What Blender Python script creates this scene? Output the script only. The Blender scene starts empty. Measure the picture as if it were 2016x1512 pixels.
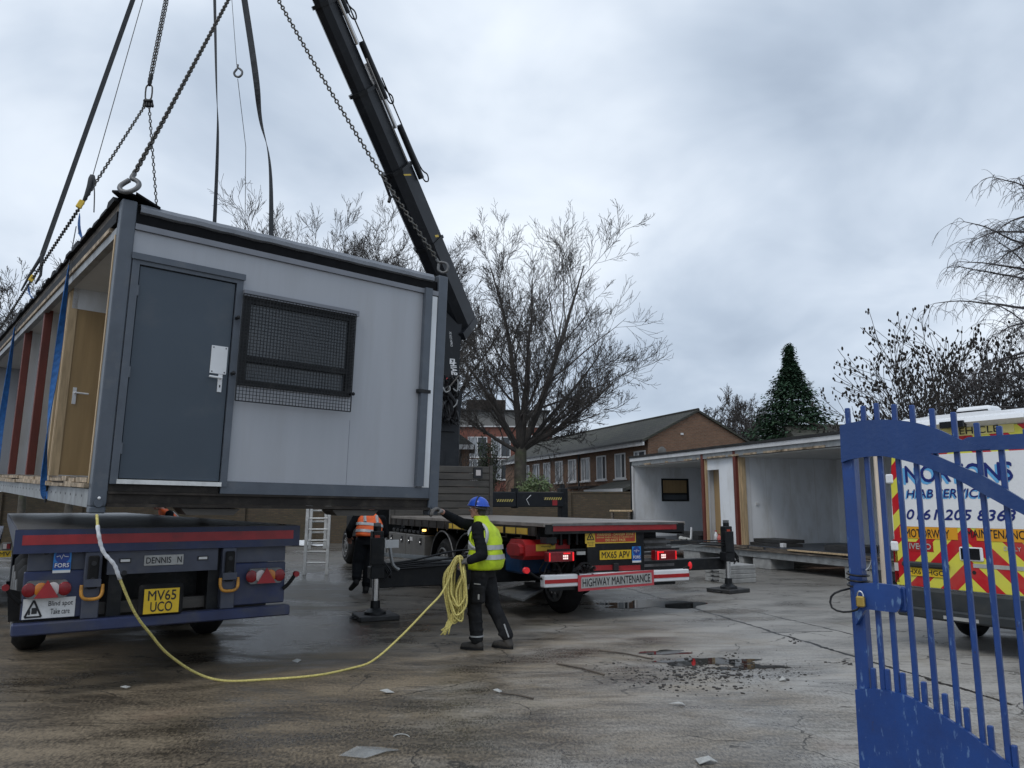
import bpy, math, random
from mathutils import Vector, Matrix, noise as mnoise
random.seed(7)
scene = bpy.context.scene
COL = scene.collection

# ------------------------------------------------------------------ camera
F, HZ, CH = 1490.0, 992.0, 1.72
PITCH = math.atan((HZ - 756) / F)
cam_d = bpy.data.cameras.new("camera")
cam_d.sensor_width = 36.0
cam_d.lens = F / 2016 * 36
cam_d.clip_start = 0.05
cam_d.clip_end = 2000
cam = bpy.data.objects.new("camera", cam_d)
COL.objects.link(cam)
cam.location = (0, 0, CH)
cam.rotation_euler = (math.pi / 2 + PITCH, 0, 0)
scene.camera = cam

# ------------------------------------------------------------------ node helpers
def node(nt, typ, **kw):
    n = nt.nodes.new(typ)
    for k, v in kw.items():
        if k.startswith('i_'):
            key = k[2:]
            key = int(key) if key.isdigit() else key.replace('_', ' ')
            s = n.inputs[key]
            if hasattr(v, 'is_output'):
                nt.links.new(v, s)
            else:
                s.default_value = v
        else:
            setattr(n, k, v)
    return n
def mth(nt, op, a, b=None, c=None, clamp=False):
    n = nt.nodes.new('ShaderNodeMath'); n.operation = op; n.use_clamp = clamp
    for i, x in enumerate((a, b, c)):
        if x is None: continue
        if hasattr(x, 'is_output'): nt.links.new(x, n.inputs[i])
        else: n.inputs[i].default_value = x
    return n.outputs[0]
def mixc(nt, f, a, b, mode='MIX'):
    n = nt.nodes.new('ShaderNodeMix'); n.data_type = 'RGBA'; n.blend_type = mode
    for s, x in ((n.inputs[0], f), (n.inputs[6], a), (n.inputs[7], b)):
        if hasattr(x, 'is_output'): nt.links.new(x, s)
        else: s.default_value = x if not isinstance(x, tuple) or len(x) == 4 else (*x, 1)
    return n.outputs[2]
def ramp(nt, f, stops, interp='LINEAR'):
    n = nt.nodes.new('ShaderNodeValToRGB'); n.color_ramp.interpolation = interp
    el = n.color_ramp.elements
    while len(el) < len(stops): el.new(0.5)
    for e, (p, c) in zip(el, stops):
        e.position = p
        e.color = (c, c, c, 1) if not isinstance(c, tuple) else (*c, 1)
    nt.links.new(f, n.inputs[0])
    return n.outputs[0]
def noise(nt, vec, scale, detail=5, rough=.55, dist=0):
    n = node(nt, 'ShaderNodeTexNoise')
    n.inputs['Scale'].default_value = scale; n.inputs['Detail'].default_value = detail
    n.inputs['Roughness'].default_value = rough; n.inputs['Distortion'].default_value = dist
    if vec is not None: nt.links.new(vec, n.inputs['Vector'])
    return n.outputs[0]
def mapping(nt, vec, scale=(1, 1, 1), rot=(0, 0, 0), loc=(0, 0, 0)):
    n = node(nt, 'ShaderNodeMapping')
    nt.links.new(vec, n.inputs[0])
    n.inputs['Scale'].default_value = scale; n.inputs['Rotation'].default_value = rot; n.inputs['Location'].default_value = loc
    return n.outputs[0]

# ------------------------------------------------------------------ world: overcast sky
SUN_EL, SUN_AZ = math.radians(52), math.radians(215)     # behind the left shoulder of the camera
w = bpy.data.worlds.new("World"); scene.world = w; w.use_nodes = True
nt = w.node_tree; nt.nodes.clear()
tc = node(nt, 'ShaderNodeTexCoord').outputs['Generated']
sp = node(nt, 'ShaderNodeSeparateXYZ', i_0=tc)
zz = mth(nt, 'ADD', mth(nt, 'MAXIMUM', sp.outputs[2], 0.0), 0.42)
px = mth(nt, 'DIVIDE', sp.outputs[0], zz); py = mth(nt, 'DIVIDE', sp.outputs[1], zz)
pv = node(nt, 'ShaderNodeCombineXYZ', i_0=px, i_1=py, i_2=0.0).outputs[0]
SKYOFF = (3.1, 1.7, 0)
n1 = noise(nt, mapping(nt, pv, (1, 1.15, 1), (0, 0, -.5), SKYOFF), 1.25, 5, .5, .25)
n2 = noise(nt, mapping(nt, pv, (1, 1.15, 1), (0, 0, .7), (7.3, 2.1, 0)), 2.9, 5, .5, .5)
cl = mth(nt, 'ADD', mth(nt, 'MULTIPLY', n1, .66), mth(nt, 'MULTIPLY', n2, .34))
cl = mth(nt, 'ADD', .5, mth(nt, 'MULTIPLY', mth(nt, 'SUBTRACT', cl, .5), 1.15))
# brighter and darker banks of cloud, each lying in its own part of the sky
wv = node(nt, 'ShaderNodeTexNoise', i_Vector=tc, i_Scale=2.6, i_Detail=4)
wa = node(nt, 'ShaderNodeVectorMath', operation='MULTIPLY_ADD'); nt.links.new(wv.outputs['Color'], wa.inputs[0]); wa.inputs[1].default_value = (.34, .34, .34); nt.links.new(tc, wa.inputs[2])
wn = node(nt, 'ShaderNodeVectorMath', operation='SUBTRACT', i_0=wa.outputs[0]); wn.inputs[1].default_value = (.17, .17, .17)
for d_, rad, amp in (((.14, .90, .42), .20, .06), ((.46, .84, .28), .26, .11), ((-.45, .78, .48), .34, .05), ((.02, .85, .62), .26, .05), ((.50, .72, .55), .26, -.07), ((.38, .93, .16), .22, -.04), ((.10, .78, .62), .2, -.03), ((-.12, .95, .3), .2, .015), ((.3, .82, .5), .22, -.03)):
    dv = Vector(d_).normalized(); ds_ = node(nt, 'ShaderNodeVectorMath', operation='DISTANCE', i_0=wn.outputs[0]); ds_.inputs[1].default_value = dv
    lobe = mth(nt, 'SUBTRACT', 1., mth(nt, 'DIVIDE', ds_.outputs['Value'], rad * 1.6), clamp=True); lobe = mth(nt, 'MULTIPLY', lobe, mth(nt, 'MULTIPLY', lobe, mth(nt, 'SUBTRACT', 3., mth(nt, 'MULTIPLY', lobe, 2.))))
    cl = mth(nt, 'ADD', cl, mth(nt, 'MULTIPLY', lobe, amp * 1.7))
ccol = ramp(nt, cl, [(.34, (.255, .305, .38)), (.43, (.315, .37, .447)), (.53, (.40, .455, .53)), (.62, (.50, .55, .615)), (.72, (.585, .63, .68))])
sky = node(nt, 'ShaderNodeTexSky')
sky.sky_type = 'NISHITA'; sky.sun_disc = False
sky.sun_elevation = SUN_EL; sky.sun_rotation = SUN_AZ
bg1 = node(nt, 'ShaderNodeBackground', i_Color=sky.outputs[0], i_Strength=0.05)
bg2 = node(nt, 'ShaderNodeBackground', i_Color=ccol, i_Strength=1.0)
mx = node(nt, 'ShaderNodeMixShader', i_0=0.93)
nt.links.new(bg1.outputs[0], mx.inputs[1]); nt.links.new(bg2.outputs[0], mx.inputs[2])
out = node(nt, 'ShaderNodeOutputWorld'); nt.links.new(mx.outputs[0], out.inputs[0])

sun_d = bpy.data.lights.new("sun", 'SUN'); sun_d.energy = 0.6; sun_d.angle = math.radians(25); sun_d.color = (1, .97, .93)
sun = bpy.data.objects.new("sun", sun_d); COL.objects.link(sun)
sd = Vector((math.sin(SUN_AZ) * math.cos(SUN_EL), math.cos(SUN_AZ) * math.cos(SUN_EL), math.sin(SUN_EL)))
sun.rotation_euler = sd.to_track_quat('Z', 'Y').to_euler()
scene.view_settings.view_transform = 'Standard'; scene.view_settings.look = 'None'
scene.view_settings.exposure = 0.76; scene.view_settings.gamma = 1

# ------------------------------------------------------------------ photo geometry helpers (real depth for each point)
CP, SP = math.cos(PITCH), math.sin(PITCH)
def ray(u, v):
    a = (u - 1008) / F; b = (756 - v) / F
    return Vector((a, CP - b * SP, SP + b * CP))
def gnd(u, v, z=0.0):
    r = ray(u, v); q = r * ((z - CH) / r.z); q.z += CH; return q
def at(u, v, Y):
    r = ray(u, v); q = r * (Y / r.y); q.z += CH; return q
def on(M, u, v, off=0.0):
    """local (x, z) where the sight line meets the plane y = off of frame M"""
    Mi = M.inverted(); o = Mi @ Vector((0, 0, CH)); d = Mi.to_3x3() @ ray(u, v)
    t = (off - o.y) / d.y; p = o + d * t
    return p.x, p.z
def onx(M, u, v, off=0.0):
    Mi = M.inverted(); o = Mi @ Vector((0, 0, CH)); d = Mi.to_3x3() @ ray(u, v)
    t = (off - o.x) / d.x; p = o + d * t
    return p.y, p.z

# ------------------------------------------------------------------ materials
MATS = {}
def mat(name, col, rough=.55, metal=0., var=.12, vs=3., bump=0., bs=40., dirt=None, da=.5, ds=2., stretch=(1, 1, 1), emit=0., spec=.5):
    m = bpy.data.materials.new(name); m.use_nodes = True; MATS[name] = m
    nt = m.node_tree; b = nt.nodes['Principled BSDF']
    tc = node(nt, 'ShaderNodeTexCoord').outputs['Object']
    v = mapping(nt, tc, stretch)
    n = noise(nt, v, vs, 6, .6)
    c0 = tuple(max(0, x * (1 - var)) for x in col); c1 = tuple(min(1, x * (1 + var)) for x in col)
    c = mixc(nt, ramp(nt, n, [(.3, 0.), (.7, 1.)]), c0, c1)
    if dirt:
        d = noise(nt, mapping(nt, tc, stretch, (0, 0, 0), (5, 3, 1)), ds, 8, .65)
        df = ramp(nt, d, [(.62 - .3 * da, 0.), (.78 - .2 * da, min(1., da * 1.4))])
        c = mixc(nt, df, c, dirt)
    nt.links.new(c, b.inputs['Base Color'])
    rr = mth(nt, 'ADD', rough - .08, mth(nt, 'MULTIPLY', noise(nt, v, vs * 3, 4), .16), clamp=True)
    nt.links.new(rr, b.inputs['Roughness'])
    b.inputs['Metallic'].default_value = metal
    b.inputs['Specular IOR Level'].default_value = spec
    if bump:
        bn = node(nt, 'ShaderNodeBump', i_Strength=bump, i_Distance=.01)
        nt.links.new(noise(nt, tc, bs, 4), bn.inputs['Height']); nt.links.new(bn.outputs[0], b.inputs['Normal'])
    if emit:
        b.inputs['Emission Color'].default_value = (*col, 1); b.inputs['Emission Strength'].default_value = emit
    return m
def glass(name, col, rough=.06):
    m = mat(name, col, rough, var=.05); return m

mat('panel_grey', (.37, .384, .412), .42, var=.05, vs=.8, bump=.05, bs=2.2, dirt=(.33, .335, .35), da=.42, ds=.9, stretch=(4, 4, .4))
mat('frame_grey', (.082, .097, .119), .45, var=.12, vs=5, dirt=(.16, .16, .16), da=.25, ds=6)
mat('door_grey', (.044, .062, .083), .42, var=.06, vs=1.5, dirt=(.09, .1, .11), da=.25, ds=2.5)
mat('trim_grey', (.19, .2, .225), .5, var=.1)
mat('membrane', (.20, .215, .24), .5, var=.15, vs=6, bump=.25, bs=18)
mat('bitumen', (.006, .006, .007), .6, var=.4, vs=8, spec=.12)
mat('black_steel', (.010, .011, .0125), .42, spec=.3, var=.35, vs=5, dirt=(.05, .047, .042), da=.3, ds=6)
mat('boom_steel', (.009, .0105, .0135), .36, spec=.32, var=.25, vs=2, dirt=(.035, .037, .04), da=.3, ds=3)
mat('beam_brown', (.024, .02, .017), .6, spec=.25, var=.35, vs=4, dirt=(.09, .075, .06), da=.4, ds=5)
mat('galvanised', (.3, .31, .31), .5, .4, var=.25, vs=6, dirt=(.12, .11, .1), da=.4, ds=4)
mat('chrome', (.7, .7, .7), .16, .95, var=.05)
mat('aluminium', (.72, .72, .70), .38, .25, var=.15, vs=7, dirt=(.35, .34, .32), da=.4, ds=5)
mat('white_metal', (.72, .73, .74), .4, var=.05)
mat('rust_red', (.13, .028, .018), .6, var=.25, vs=6, dirt=(.07, .025, .02), da=.4, ds=6, stretch=(1, 1, .3))
mat('timber', (.5, .37, .22), .7, var=.25, vs=5, dirt=(.25, .17, .1), da=.35, ds=3, stretch=(4, 4, .5))
mat('old_timber', (.17, .14, .11), .8, var=.5, vs=4, dirt=(.045, .038, .032), da=.7, ds=5, stretch=(.6, .6, 5), bump=.4)
mat('splinter_wood', (.42, .33, .23), .8, var=.5, vs=9, dirt=(.12, .09, .06), da=.6, ds=7)
mat('tan_door', (.37, .25, .12), .42, var=.12, vs=2, dirt=(.30, .19, .085), da=.4, ds=1.5, stretch=(6, 6, .5))
mat('white_interior', (.79, .81, .83), .5, var=.05, vs=1, dirt=(.52, .51, .48), da=.42, ds=1.3, stretch=(1.5, 1.5, .5))
mat('ceiling_white', (.66, .66, .64), .6, var=.05)
mat('dark_floor', (.035, .04, .05), .4, var=.3)
mat('trailer_blue', (.022, .032, .085), .5, var=.3, vs=3, bump=.06, bs=6, dirt=(.065, .066, .072), da=.55, ds=2.2)
mat('trailer_grey_blue', (.055, .062, .088), .5, var=.3, vs=3, dirt=(.1, .1, .1), da=.4, ds=3)
mat('deck_ply', (.06, .055, .05), .36, var=.4, vs=3, dirt=(.02, .019, .018), da=.5, ds=1.2)
mat('deck_truck', (.25, .222, .195), .38, var=.25, vs=3, dirt=(.07, .062, .055), da=.5, ds=1.6)
mat('red_reflector', (.30, .018, .022), .35, var=.2, vs=6, dirt=(.12, .02, .025), da=.35, ds=5)
mat('red_paint', (.4, .016, .018), .38, var=.12, dirt=(.16, .02, .02), da=.3, ds=4)
mat('pink_red', (.5, .06, .075), .5, var=.12)
mat('lamp_red', (.2, .008, .012), .22, var=.3, vs=12)
mat('lamp_red_lit', (.9, .02, .025), .2, var=0, emit=.55)
mat('lamp_red_dim', (.8, .02, .025), .2, var=0, emit=.12)
mat('lamp_white_lit', (1., .75, .7), .2, var=0, emit=.5)
mat('lamp_amber_lit', (1., .55, .12), .2, var=0, emit=2.5)
mat('lamp_amber', (.5, .17, .02), .2, var=.1)
mat('lamp_clear', (.55, .5, .48), .15, var=.1)
mat('plate_yellow', (.68, .45, .02), .42, var=.08, dirt=(.45, .3, .04), da=.25, ds=12)
mat('label_yellow', (.68, .46, .05), .5, var=.1, dirt=(.4, .28, .06), da=.3, ds=9)
mat('label_red', (.42, .05, .02), .5, var=.15, vs=9)
mat('label_blue', (.02, .2, .55), .45, var=.1)
mat('label_dark_blue', (.015, .05, .25), .45, var=.1)
mat('label_white', (.66, .66, .65), .45, var=.08, dirt=(.4, .4, .38), da=.35, ds=12)
mat('label_silver', (.4, .4, .38), .45, var=.15, dirt=(.22, .21, .2), da=.4, ds=12)
mat('ink', (.012, .012, .014), .5, var=0)
mat('ink_white', (.75, .75, .75), .5, var=0)
mat('ink_yellow', (.75, .6, .2), .5, var=0)
mat('ink_blue', (.008, .02, .16), .45, var=0)
mat('ink_sky', (.12, .4, .72), .45, var=0)
mat('yellow_ring', (.5, .23, .03), .45, var=.3, vs=15, dirt=(.1, .05, .02), da=.4, ds=14)
mat('rubber', (.010, .010, .0105), .75, spec=.25, var=.3, vs=6, dirt=(.035, .033, .03), da=.4, ds=4)
mat('wheel_grey', (.16, .16, .16), .5, .3, var=.3, dirt=(.06, .055, .05), da=.5, ds=7)
mat('box_grey', (.135, .13, .12), .45, var=.12, dirt=(.07, .066, .06), da=.4, ds=3)
mat('headboard_brown', (.07, .062, .052), .45, var=.3, vs=4, dirt=(.03, .027, .025), da=.5, ds=2, stretch=(.5, 1, 3))
mat('hose', (.009, .009, .01), .4, spec=.35, var=.2)
mat('tank_blue', (.01, .045, .12), .5, var=.3)
mat('webbing_dark', (.035, .038, .042), .7, var=.3, vs=12)
mat('webbing_blue', (.018, .12, .36), .6, var=.3, vs=14)
mat('chain_steel', (.07, .068, .062), .42, .75, var=.4, vs=14, dirt=(.06, .04, .025), da=.4, ds=12)
mat('hook_steel', (.13, .13, .13), .45, .5, var=.3, vs=12)
mat('rope_yellow', (.60, .52, .17), .75, var=.35, vs=70, dirt=(.36, .29, .10), da=.4, ds=30)
mat('rope_white', (.62, .63, .65), .75, var=.2, vs=30, dirt=(.35, .33, .3), da=.4, ds=22)
mat('concrete_pad', (.30, .30, .29), .7, var=.25, vs=6, bump=.2)
mat('rubber_pad', (.03, .03, .03), .6, var=.35, vs=6)
mat('hi_vis_yellow', (.55, .72, .018), .6, var=.18, vs=9, bump=.9, bs=16, dirt=(.36, .46, .03), da=.45, ds=7)
mat('hi_vis_orange', (.85, .13, .02), .6, var=.18, vs=9, bump=.9, bs=16, dirt=(.6, .08, .02), da=.35, ds=7)
mat('reflective', (.42, .43, .43), .35, .1, var=.12, vs=12)
mat('black_cloth', (.009, .01, .012), .9, spec=.15, var=.4, vs=9, bump=.5, bs=22)
mat('dark_trousers', (.019, .0195, .021), .9, spec=.15, var=.4, vs=7, bump=.6, bs=18, dirt=(.05, .048, .044), da=.3, ds=9)
mat('boot_leather', (.045, .04, .035), .7, var=.4, vs=10)
mat('skin', (.42, .22, .16), .5, var=.12, vs=14)
mat('glove_grey', (.13, .125, .12), .8, var=.3, vs=14)
mat('hair_grey', (.05, .045, .04), .8, var=.4, vs=30)
mat('helmet_blue', (.018, .085, .5), .28, var=.08)
mat('white_paper', (.42, .42, .40), .7, var=.15, vs=20)
mat('bark', (.085, .075, .06), .9, var=.45, vs=4, bump=.6, bs=16, dirt=(.07, .085, .04), da=.5, ds=2.2)
mat('twig', (.062, .055, .05), .9, var=.3, vs=3)
mat('twig_birch', (.085, .078, .078), .9, var=.3)
mat('seed_brown', (.022, .018, .014), .9, var=.4, vs=2)
mat('conifer_leaf', (.02, .056, .026), .75, var=.55, vs=1.1, dirt=(.04, .07, .028), da=.45, ds=1.7)
mat('ivy_leaf', (.045, .06, .03), .7, var=.5, vs=2)
mat('shrub_leaf', (.09, .135, .05), .5, var=.6, vs=9, dirt=(.34, .36, .18), da=.45, ds=14)
mat('roof_felt', (.02, .02, .02), .8, var=.4, vs=3, bump=.5)
mat('upvc_white', (.66, .66, .66), .4, var=.05)
mat('fascia_white', (.6, .6, .6), .5, var=.1, dirt=(.3, .3, .28), da=.3, ds=2)
mat('window_glass', (.075, .085, .095), .07, var=.35, vs=.7)
mat('net_curtain', (.30, .32, .34), .6, var=.35, vs=5, stretch=(5, 5, .4))
mat('dark_pipe', (.012, .012, .013), .4, var=.1)
mat('brown_trim', (.03, .02, .015), .6, var=.2)
mat('flat_cladding', (.15, .148, .14), .6, var=.12)
mat('van_white', (.80, .81, .82), .28, var=.03, dirt=(.6, .6, .58), da=.25, ds=1.5)
mat('van_grey', (.028, .033, .036), .45, var=.2, dirt=(.06, .058, .052), da=.35, ds=3)
mat('van_orange', (.72, .33, .02), .4, var=.05)
mat('van_yellow', (.72, .62, .22), .4, var=.05)
mat('van_dark_glass', (.012, .013, .015), .12, var=.1)
mat('brass', (.55, .38, .1), .3, .8, var=.2)
mat('broom_wood', (.55, .46, .36), .6, var=.15, vs=3)
mat('mud', (.022, .018, .015), .55, var=.4, vs=9, bump=.6)
mat('bottle_red', (.5, .12, .1), .4, var=.1)

# clear plastic sheet
m = mat('clear_plastic', (.5, .52, .52), .18, var=.2, vs=7, bump=.5, bs=9)
m.node_tree.nodes['Principled BSDF'].inputs['Alpha'].default_value = .28

def brick_mat(name, c1, c2, mortar, rowh=.075, bw=.225, axis='xy', rough=.85, msize=.012, dirt=(.05, .045, .03), da=.4):
    m = bpy.data.materials.new(name); m.use_nodes = True; MATS[name] = m
    nt = m.node_tree; b = nt.nodes['Principled BSDF']
    tc = node(nt, 'ShaderNodeTexCoord').outputs['Object']
    s = node(nt, 'ShaderNodeSeparateXYZ', i_0=tc)
    vv = node(nt, 'ShaderNodeCombineXYZ', i_0=mth(nt, 'ADD', s.outputs[0], s.outputs[1]), i_1=s.outputs[2], i_2=0.0).outputs[0]
    br = node(nt, 'ShaderNodeTexBrick', i_Vector=vv)
    br.inputs['Scale'].default_value = 1; br.inputs['Brick Width'].default_value = bw; br.inputs['Row Height'].default_value = rowh
    br.inputs['Mortar Size'].default_value = msize; br.inputs['Color1'].default_value = (*c1, 1)
    br.inputs['Color2'].default_value = (*c2, 1); br.inputs['Mortar'].default_value = (*mortar, 1)
    n = noise(nt, tc, .8, 7, .65); d = ramp(nt, n, [(.45, 0.), (.75, da)])
    c = mixc(nt, d, br.outputs[0], dirt)
    n2 = noise(nt, mapping(nt, tc, (3, 3, 9)), 2.5, 4); c = mixc(nt, ramp(nt, n2, [(.35, .35), (.6, 0.)]), c, dirt)
    nt.links.new(c, b.inputs['Base Color']); b.inputs['Roughness'].default_value = rough
    bn = node(nt, 'ShaderNodeBump', i_Strength=.5, i_Distance=.01, i_Height=br.outputs[1]); bn.invert = True
    nt.links.new(bn.outputs[0], b.inputs['Normal'])
    return m
brick_mat('house_brick', (.25, .125, .07), (.185, .088, .05), (.2, .15, .11), da=.25)
brick_mat('red_brick', (.30, .085, .055), (.23, .065, .045), (.16, .1, .08), da=.2)
brick_mat('yard_brick', (.12, .08, .045), (.075, .05, .032), (.07, .06, .045), da=.6, dirt=(.045, .045, .025))
brick_mat('tile_roof', (.055, .052, .045), (.035, .034, .032), (.018, .018, .017), rowh=.16, bw=.3, msize=.02, dirt=(.07, .075, .045), da=.5)

def paint_worn(name, base, light, dark):
    m = bpy.data.materials.new(name); m.use_nodes = True; MATS[name] = m
    nt = m.node_tree; b = nt.nodes['Principled BSDF']
    tc = node(nt, 'ShaderNodeTexCoord').outputs['Object']
    c = mixc(nt, ramp(nt, noise(nt, tc, 5, 5), [(.35, 0.), (.7, 1.)]), base, dark)
    s = noise(nt, mapping(nt, tc, (26, 26, 7)), 1.6, 5, .6)
    c = mixc(nt, ramp(nt, s, [(.60, 0.), (.66, .6)]), c, light)
    c = mixc(nt, ramp(nt, noise(nt, mapping(nt, tc, (9, 9, 5), (0, 0, 0), (4, 4, 1)), 2.2, 8, .75), [(.66, 0.), (.70, .8)]), c, (.05, .035, .03))
    nt.links.new(c, b.inputs['Base Color'])
    nt.links.new(ramp(nt, s, [(.5, .36), (.7, .6)]), b.inputs['Roughness'])
    bn = node(nt, 'ShaderNodeBump', i_Strength=.25, i_Distance=.004)
    nt.links.new(noise(nt, tc, 30, 4), bn.inputs['Height']); nt.links.new(bn.outputs[0], b.inputs['Normal'])
    return m
paint_worn('gate_blue_worn', (.014, .058, .235), (.15, .26, .44), (.016, .045, .17))
mat('gate_blue', (.010, .042, .160), .38, var=.16, vs=3, dirt=(.045, .085, .21), da=.34, ds=9, stretch=(1, 1, .4), bump=.14, bs=50)

def stripe_mat(name, ca, cb, cx, period, ratio=.5, off=0., slope=1., mirror=True):
    """diagonal stripes in the local x-z plane, mirrored about x = cx (printed sheet)"""
    m = bpy.data.materials.new(name); m.use_nodes = True; MATS[name] = m
    nt = m.node_tree; b = nt.nodes['Principled BSDF']
    tc = node(nt, 'ShaderNodeTexCoord').outputs['Object']
    s = node(nt, 'ShaderNodeSeparateXYZ', i_0=tc)
    xx = mth(nt, 'SUBTRACT', s.outputs[0], cx)
    if mirror: xx = mth(nt, 'ABSOLUTE', xx)
    t = mth(nt, 'ADD', mth(nt, 'MULTIPLY', xx, slope), s.outputs[2])
    f = mth(nt, 'FRACT', mth(nt, 'DIVIDE', mth(nt, 'ADD', t, off + 50 * period), period))
    c = mixc(nt, mth(nt, 'LESS_THAN', f, ratio), cb, ca)
    c = mixc(nt, ramp(nt, noise(nt, tc, 3, 6), [(.5, 0.), (.8, .3)]), c, (.35, .3, .2))
    nt.links.new(c, b.inputs['Base Color']); b.inputs['Roughness'].default_value = .35
    return m
stripe_mat('hazard_tape', (.62, .5, .12), (.012, .012, .012), 0, .11, .45, mirror=False, slope=-1.6)

# ground: worn wet concrete yard
def ground_mat():
    m = bpy.data.materials.new('wet_concrete'); m.use_nodes = True; MATS['wet_concrete'] = m
    nt = m.node_tree; b = nt.nodes['Principled BSDF']
    tc = node(nt, 'ShaderNodeTexCoord').outputs['Object']
    ROT = -math.radians(36)
    big = noise(nt, mapping(nt, tc, (1, 1, 1), loc=(2.3, 7.7, 0)), .30, 5, .6, .4)
    str1 = noise(nt, mapping(nt, tc, (.8, 2.6, 1), (0, 0, ROT)), 1.0, 10, .74, .7)
    str2 = noise(nt, mapping(nt, tc, (1.3, 15, 1), (0, 0, ROT), (4, 1, 0)), 1.0, 8, .74, .9)
    smask = ramp(nt, noise(nt, mapping(nt, tc, (.5, 1.3, 1), (0, 0, ROT), (1, 8, 0)), .8, 4), [(.46, 0.), (.60, 1.)])
    mid = noise(nt, mapping(nt, tc, (1, 1.8, 1), (0, 0, ROT), (9, 4, 0)), .9, 8, .68, .6)
    s = node(nt, 'ShaderNodeSeparateXYZ', i_0=tc)
    # wet dark base with pale worn aggregate and brushed streaks showing through; greyer to the right, where wet sheen is painted in as paler colour
    side = mth(nt, 'ADD', mth(nt, 'MULTIPLY', s.outputs[0], .22), mth(nt, 'ADD', mth(nt, 'MULTIPLY', mth(nt, 'SUBTRACT', mid, .5), 2.0), .22), clamp=True)
    far = mth(nt, 'MULTIPLY', mth(nt, 'SUBTRACT', s.outputs[1], 9.5), .14, clamp=True)
    fine = noise(nt, mapping(nt, tc, (1, .42, 1), (0, 0, .15)), 46, 6, .82)
    dark = mixc(nt, side, (.046, .038, .029), (.102, .096, .088))
    dark = mixc(nt, far, dark, (.062, .059, .054))
    lite = mixc(nt, side, (.262, .208, .142), (.37, .355, .328))
    lite = mixc(nt, mth(nt, 'MULTIPLY', far, .8), lite, (.17, .158, .14))
    patch = noise(nt, mapping(nt, tc, (.7, 1.6, 1), (0, 0, ROT), (2, 5, 0)), 1.1, 7, .7, .5)
    near = mth(nt, 'SUBTRACT', 1.5, mth(nt, 'MULTIPLY', s.outputs[1], .12), clamp=True)
    val = mth(nt, 'ADD', mth(nt, 'ADD', mth(nt, 'ADD', mth(nt, 'MULTIPLY', fine, .36), mth(nt, 'MULTIPLY', near, mth(nt, 'MULTIPLY', mth(nt, 'SUBTRACT', fine, .5), .56))), mth(nt, 'MULTIPLY', str1, .26)), mth(nt, 'ADD', mth(nt, 'MULTIPLY', patch, .30), mth(nt, 'MULTIPLY', str2, .14)))
    band = None
    for (u0, v0, u1, v1, wd) in ((-200, 1470, 1500, 1262, .22), (-100, 1395, 900, 1290, .12), (500, 1440, 1500, 1345, .16), (300, 1330, 1250, 1215, .16)):
        A, B = gnd(u0, v0), gnd(u1, v1); d = (B - A).normalized(); nx, ny = -d.y, d.x
        e = mth(nt, 'SUBTRACT', mth(nt, 'ADD', mth(nt, 'MULTIPLY', s.outputs[0], nx), mth(nt, 'MULTIPLY', s.outputs[1], ny)), nx * A.x + ny * A.y)
        e = mth(nt, 'ADD', e, mth(nt, 'MULTIPLY', mth(nt, 'SUBTRACT', mid, .5), .9))
        bnd = mth(nt, 'SUBTRACT', 1., mth(nt, 'DIVIDE', mth(nt, 'ABSOLUTE', e), wd * 1.8), clamp=True)
        band = bnd if band is None else mth(nt, 'MAXIMUM', band, bnd)
    val = mth(nt, 'ADD', val, mth(nt, 'ADD', mth(nt, 'MULTIPLY', band, .075), mth(nt, 'SUBTRACT', mth(nt, 'MULTIPLY', side, .085), .05)))
    val = mth(nt, 'ADD', val, mth(nt, 'MULTIPLY', mth(nt, 'SUBTRACT', big, .5), .22))
    cover = ramp(nt, val, [(.42, 0.), (.51, .45), (.62, 1.)])
    c = mixc(nt, cover, dark, lite)
    c = mixc(nt, mth(nt, 'MULTIPLY', smask, ramp(nt, str2, [(.38, .45), (.49, 0.)])), c, (.03, .027, .023))
    c = mixc(nt, ramp(nt, noise(nt, tc, .55, 6, .6), [(.60, 0.), (.74, .28)]), c, (.15, .07, .045))
    c = mixc(nt, ramp(nt, noise(nt, mapping(nt, tc, loc=(3, 9, 0)), .7, 6, .6), [(.60, 0.), (.74, .35)]), c, (.12, .11, .05))
    spk = cover
    # crack network
    warp = node(nt, 'ShaderNodeVectorMath', operation='ADD')
    nz = node(nt, 'ShaderNodeTexNoise', i_Vector=tc, i_Scale=2.2, i_Detail=5)
    sc_ = node(nt, 'ShaderNodeVectorMath', operation='SCALE', i_0=nz.outputs['Color']); sc_.inputs['Scale'].default_value = .7
    nt.links.new(tc, warp.inputs[0]); nt.links.new(sc_.outputs[0], warp.inputs[1])
    vo = node(nt, 'ShaderNodeTexVoronoi', feature='DISTANCE_TO_EDGE', i_Vector=warp.outputs[0], i_Scale=.75)
    ck = mth(nt, 'LESS_THAN', vo.outputs['Distance'], .007)
    ck = mth(nt, 'MULTIPLY', ck, ramp(nt, noise(nt, tc, .7, 3), [(.48, 0.), (.56, 1.)]))
    wob = mth(nt, 'MULTIPLY', mth(nt, 'SUBTRACT', noise(nt, tc, 2.5, 6, .7), .5), .22)
    joints = None
    for (u0, v0, u1, v1, wd) in ((1235, 1158, 1700, 1298, .028), (1480, 1203, 1705, 1255, .018), (1500, 1245, 1640, 1243, .02), (700, 1385, 1000, 1330, .006)):
        A, B = gnd(u0, v0), gnd(u1, v1); d = (B - A); L = d.length; d /= L; nx, ny = -d.y, d.x
        e = mth(nt, 'SUBTRACT', mth(nt, 'ADD', mth(nt, 'MULTIPLY', s.outputs[0], nx), mth(nt, 'MULTIPLY', s.outputs[1], ny)), nx * A.x + ny * A.y)
        e = mth(nt, 'ABSOLUTE', mth(nt, 'ADD', e, wob))
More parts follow.
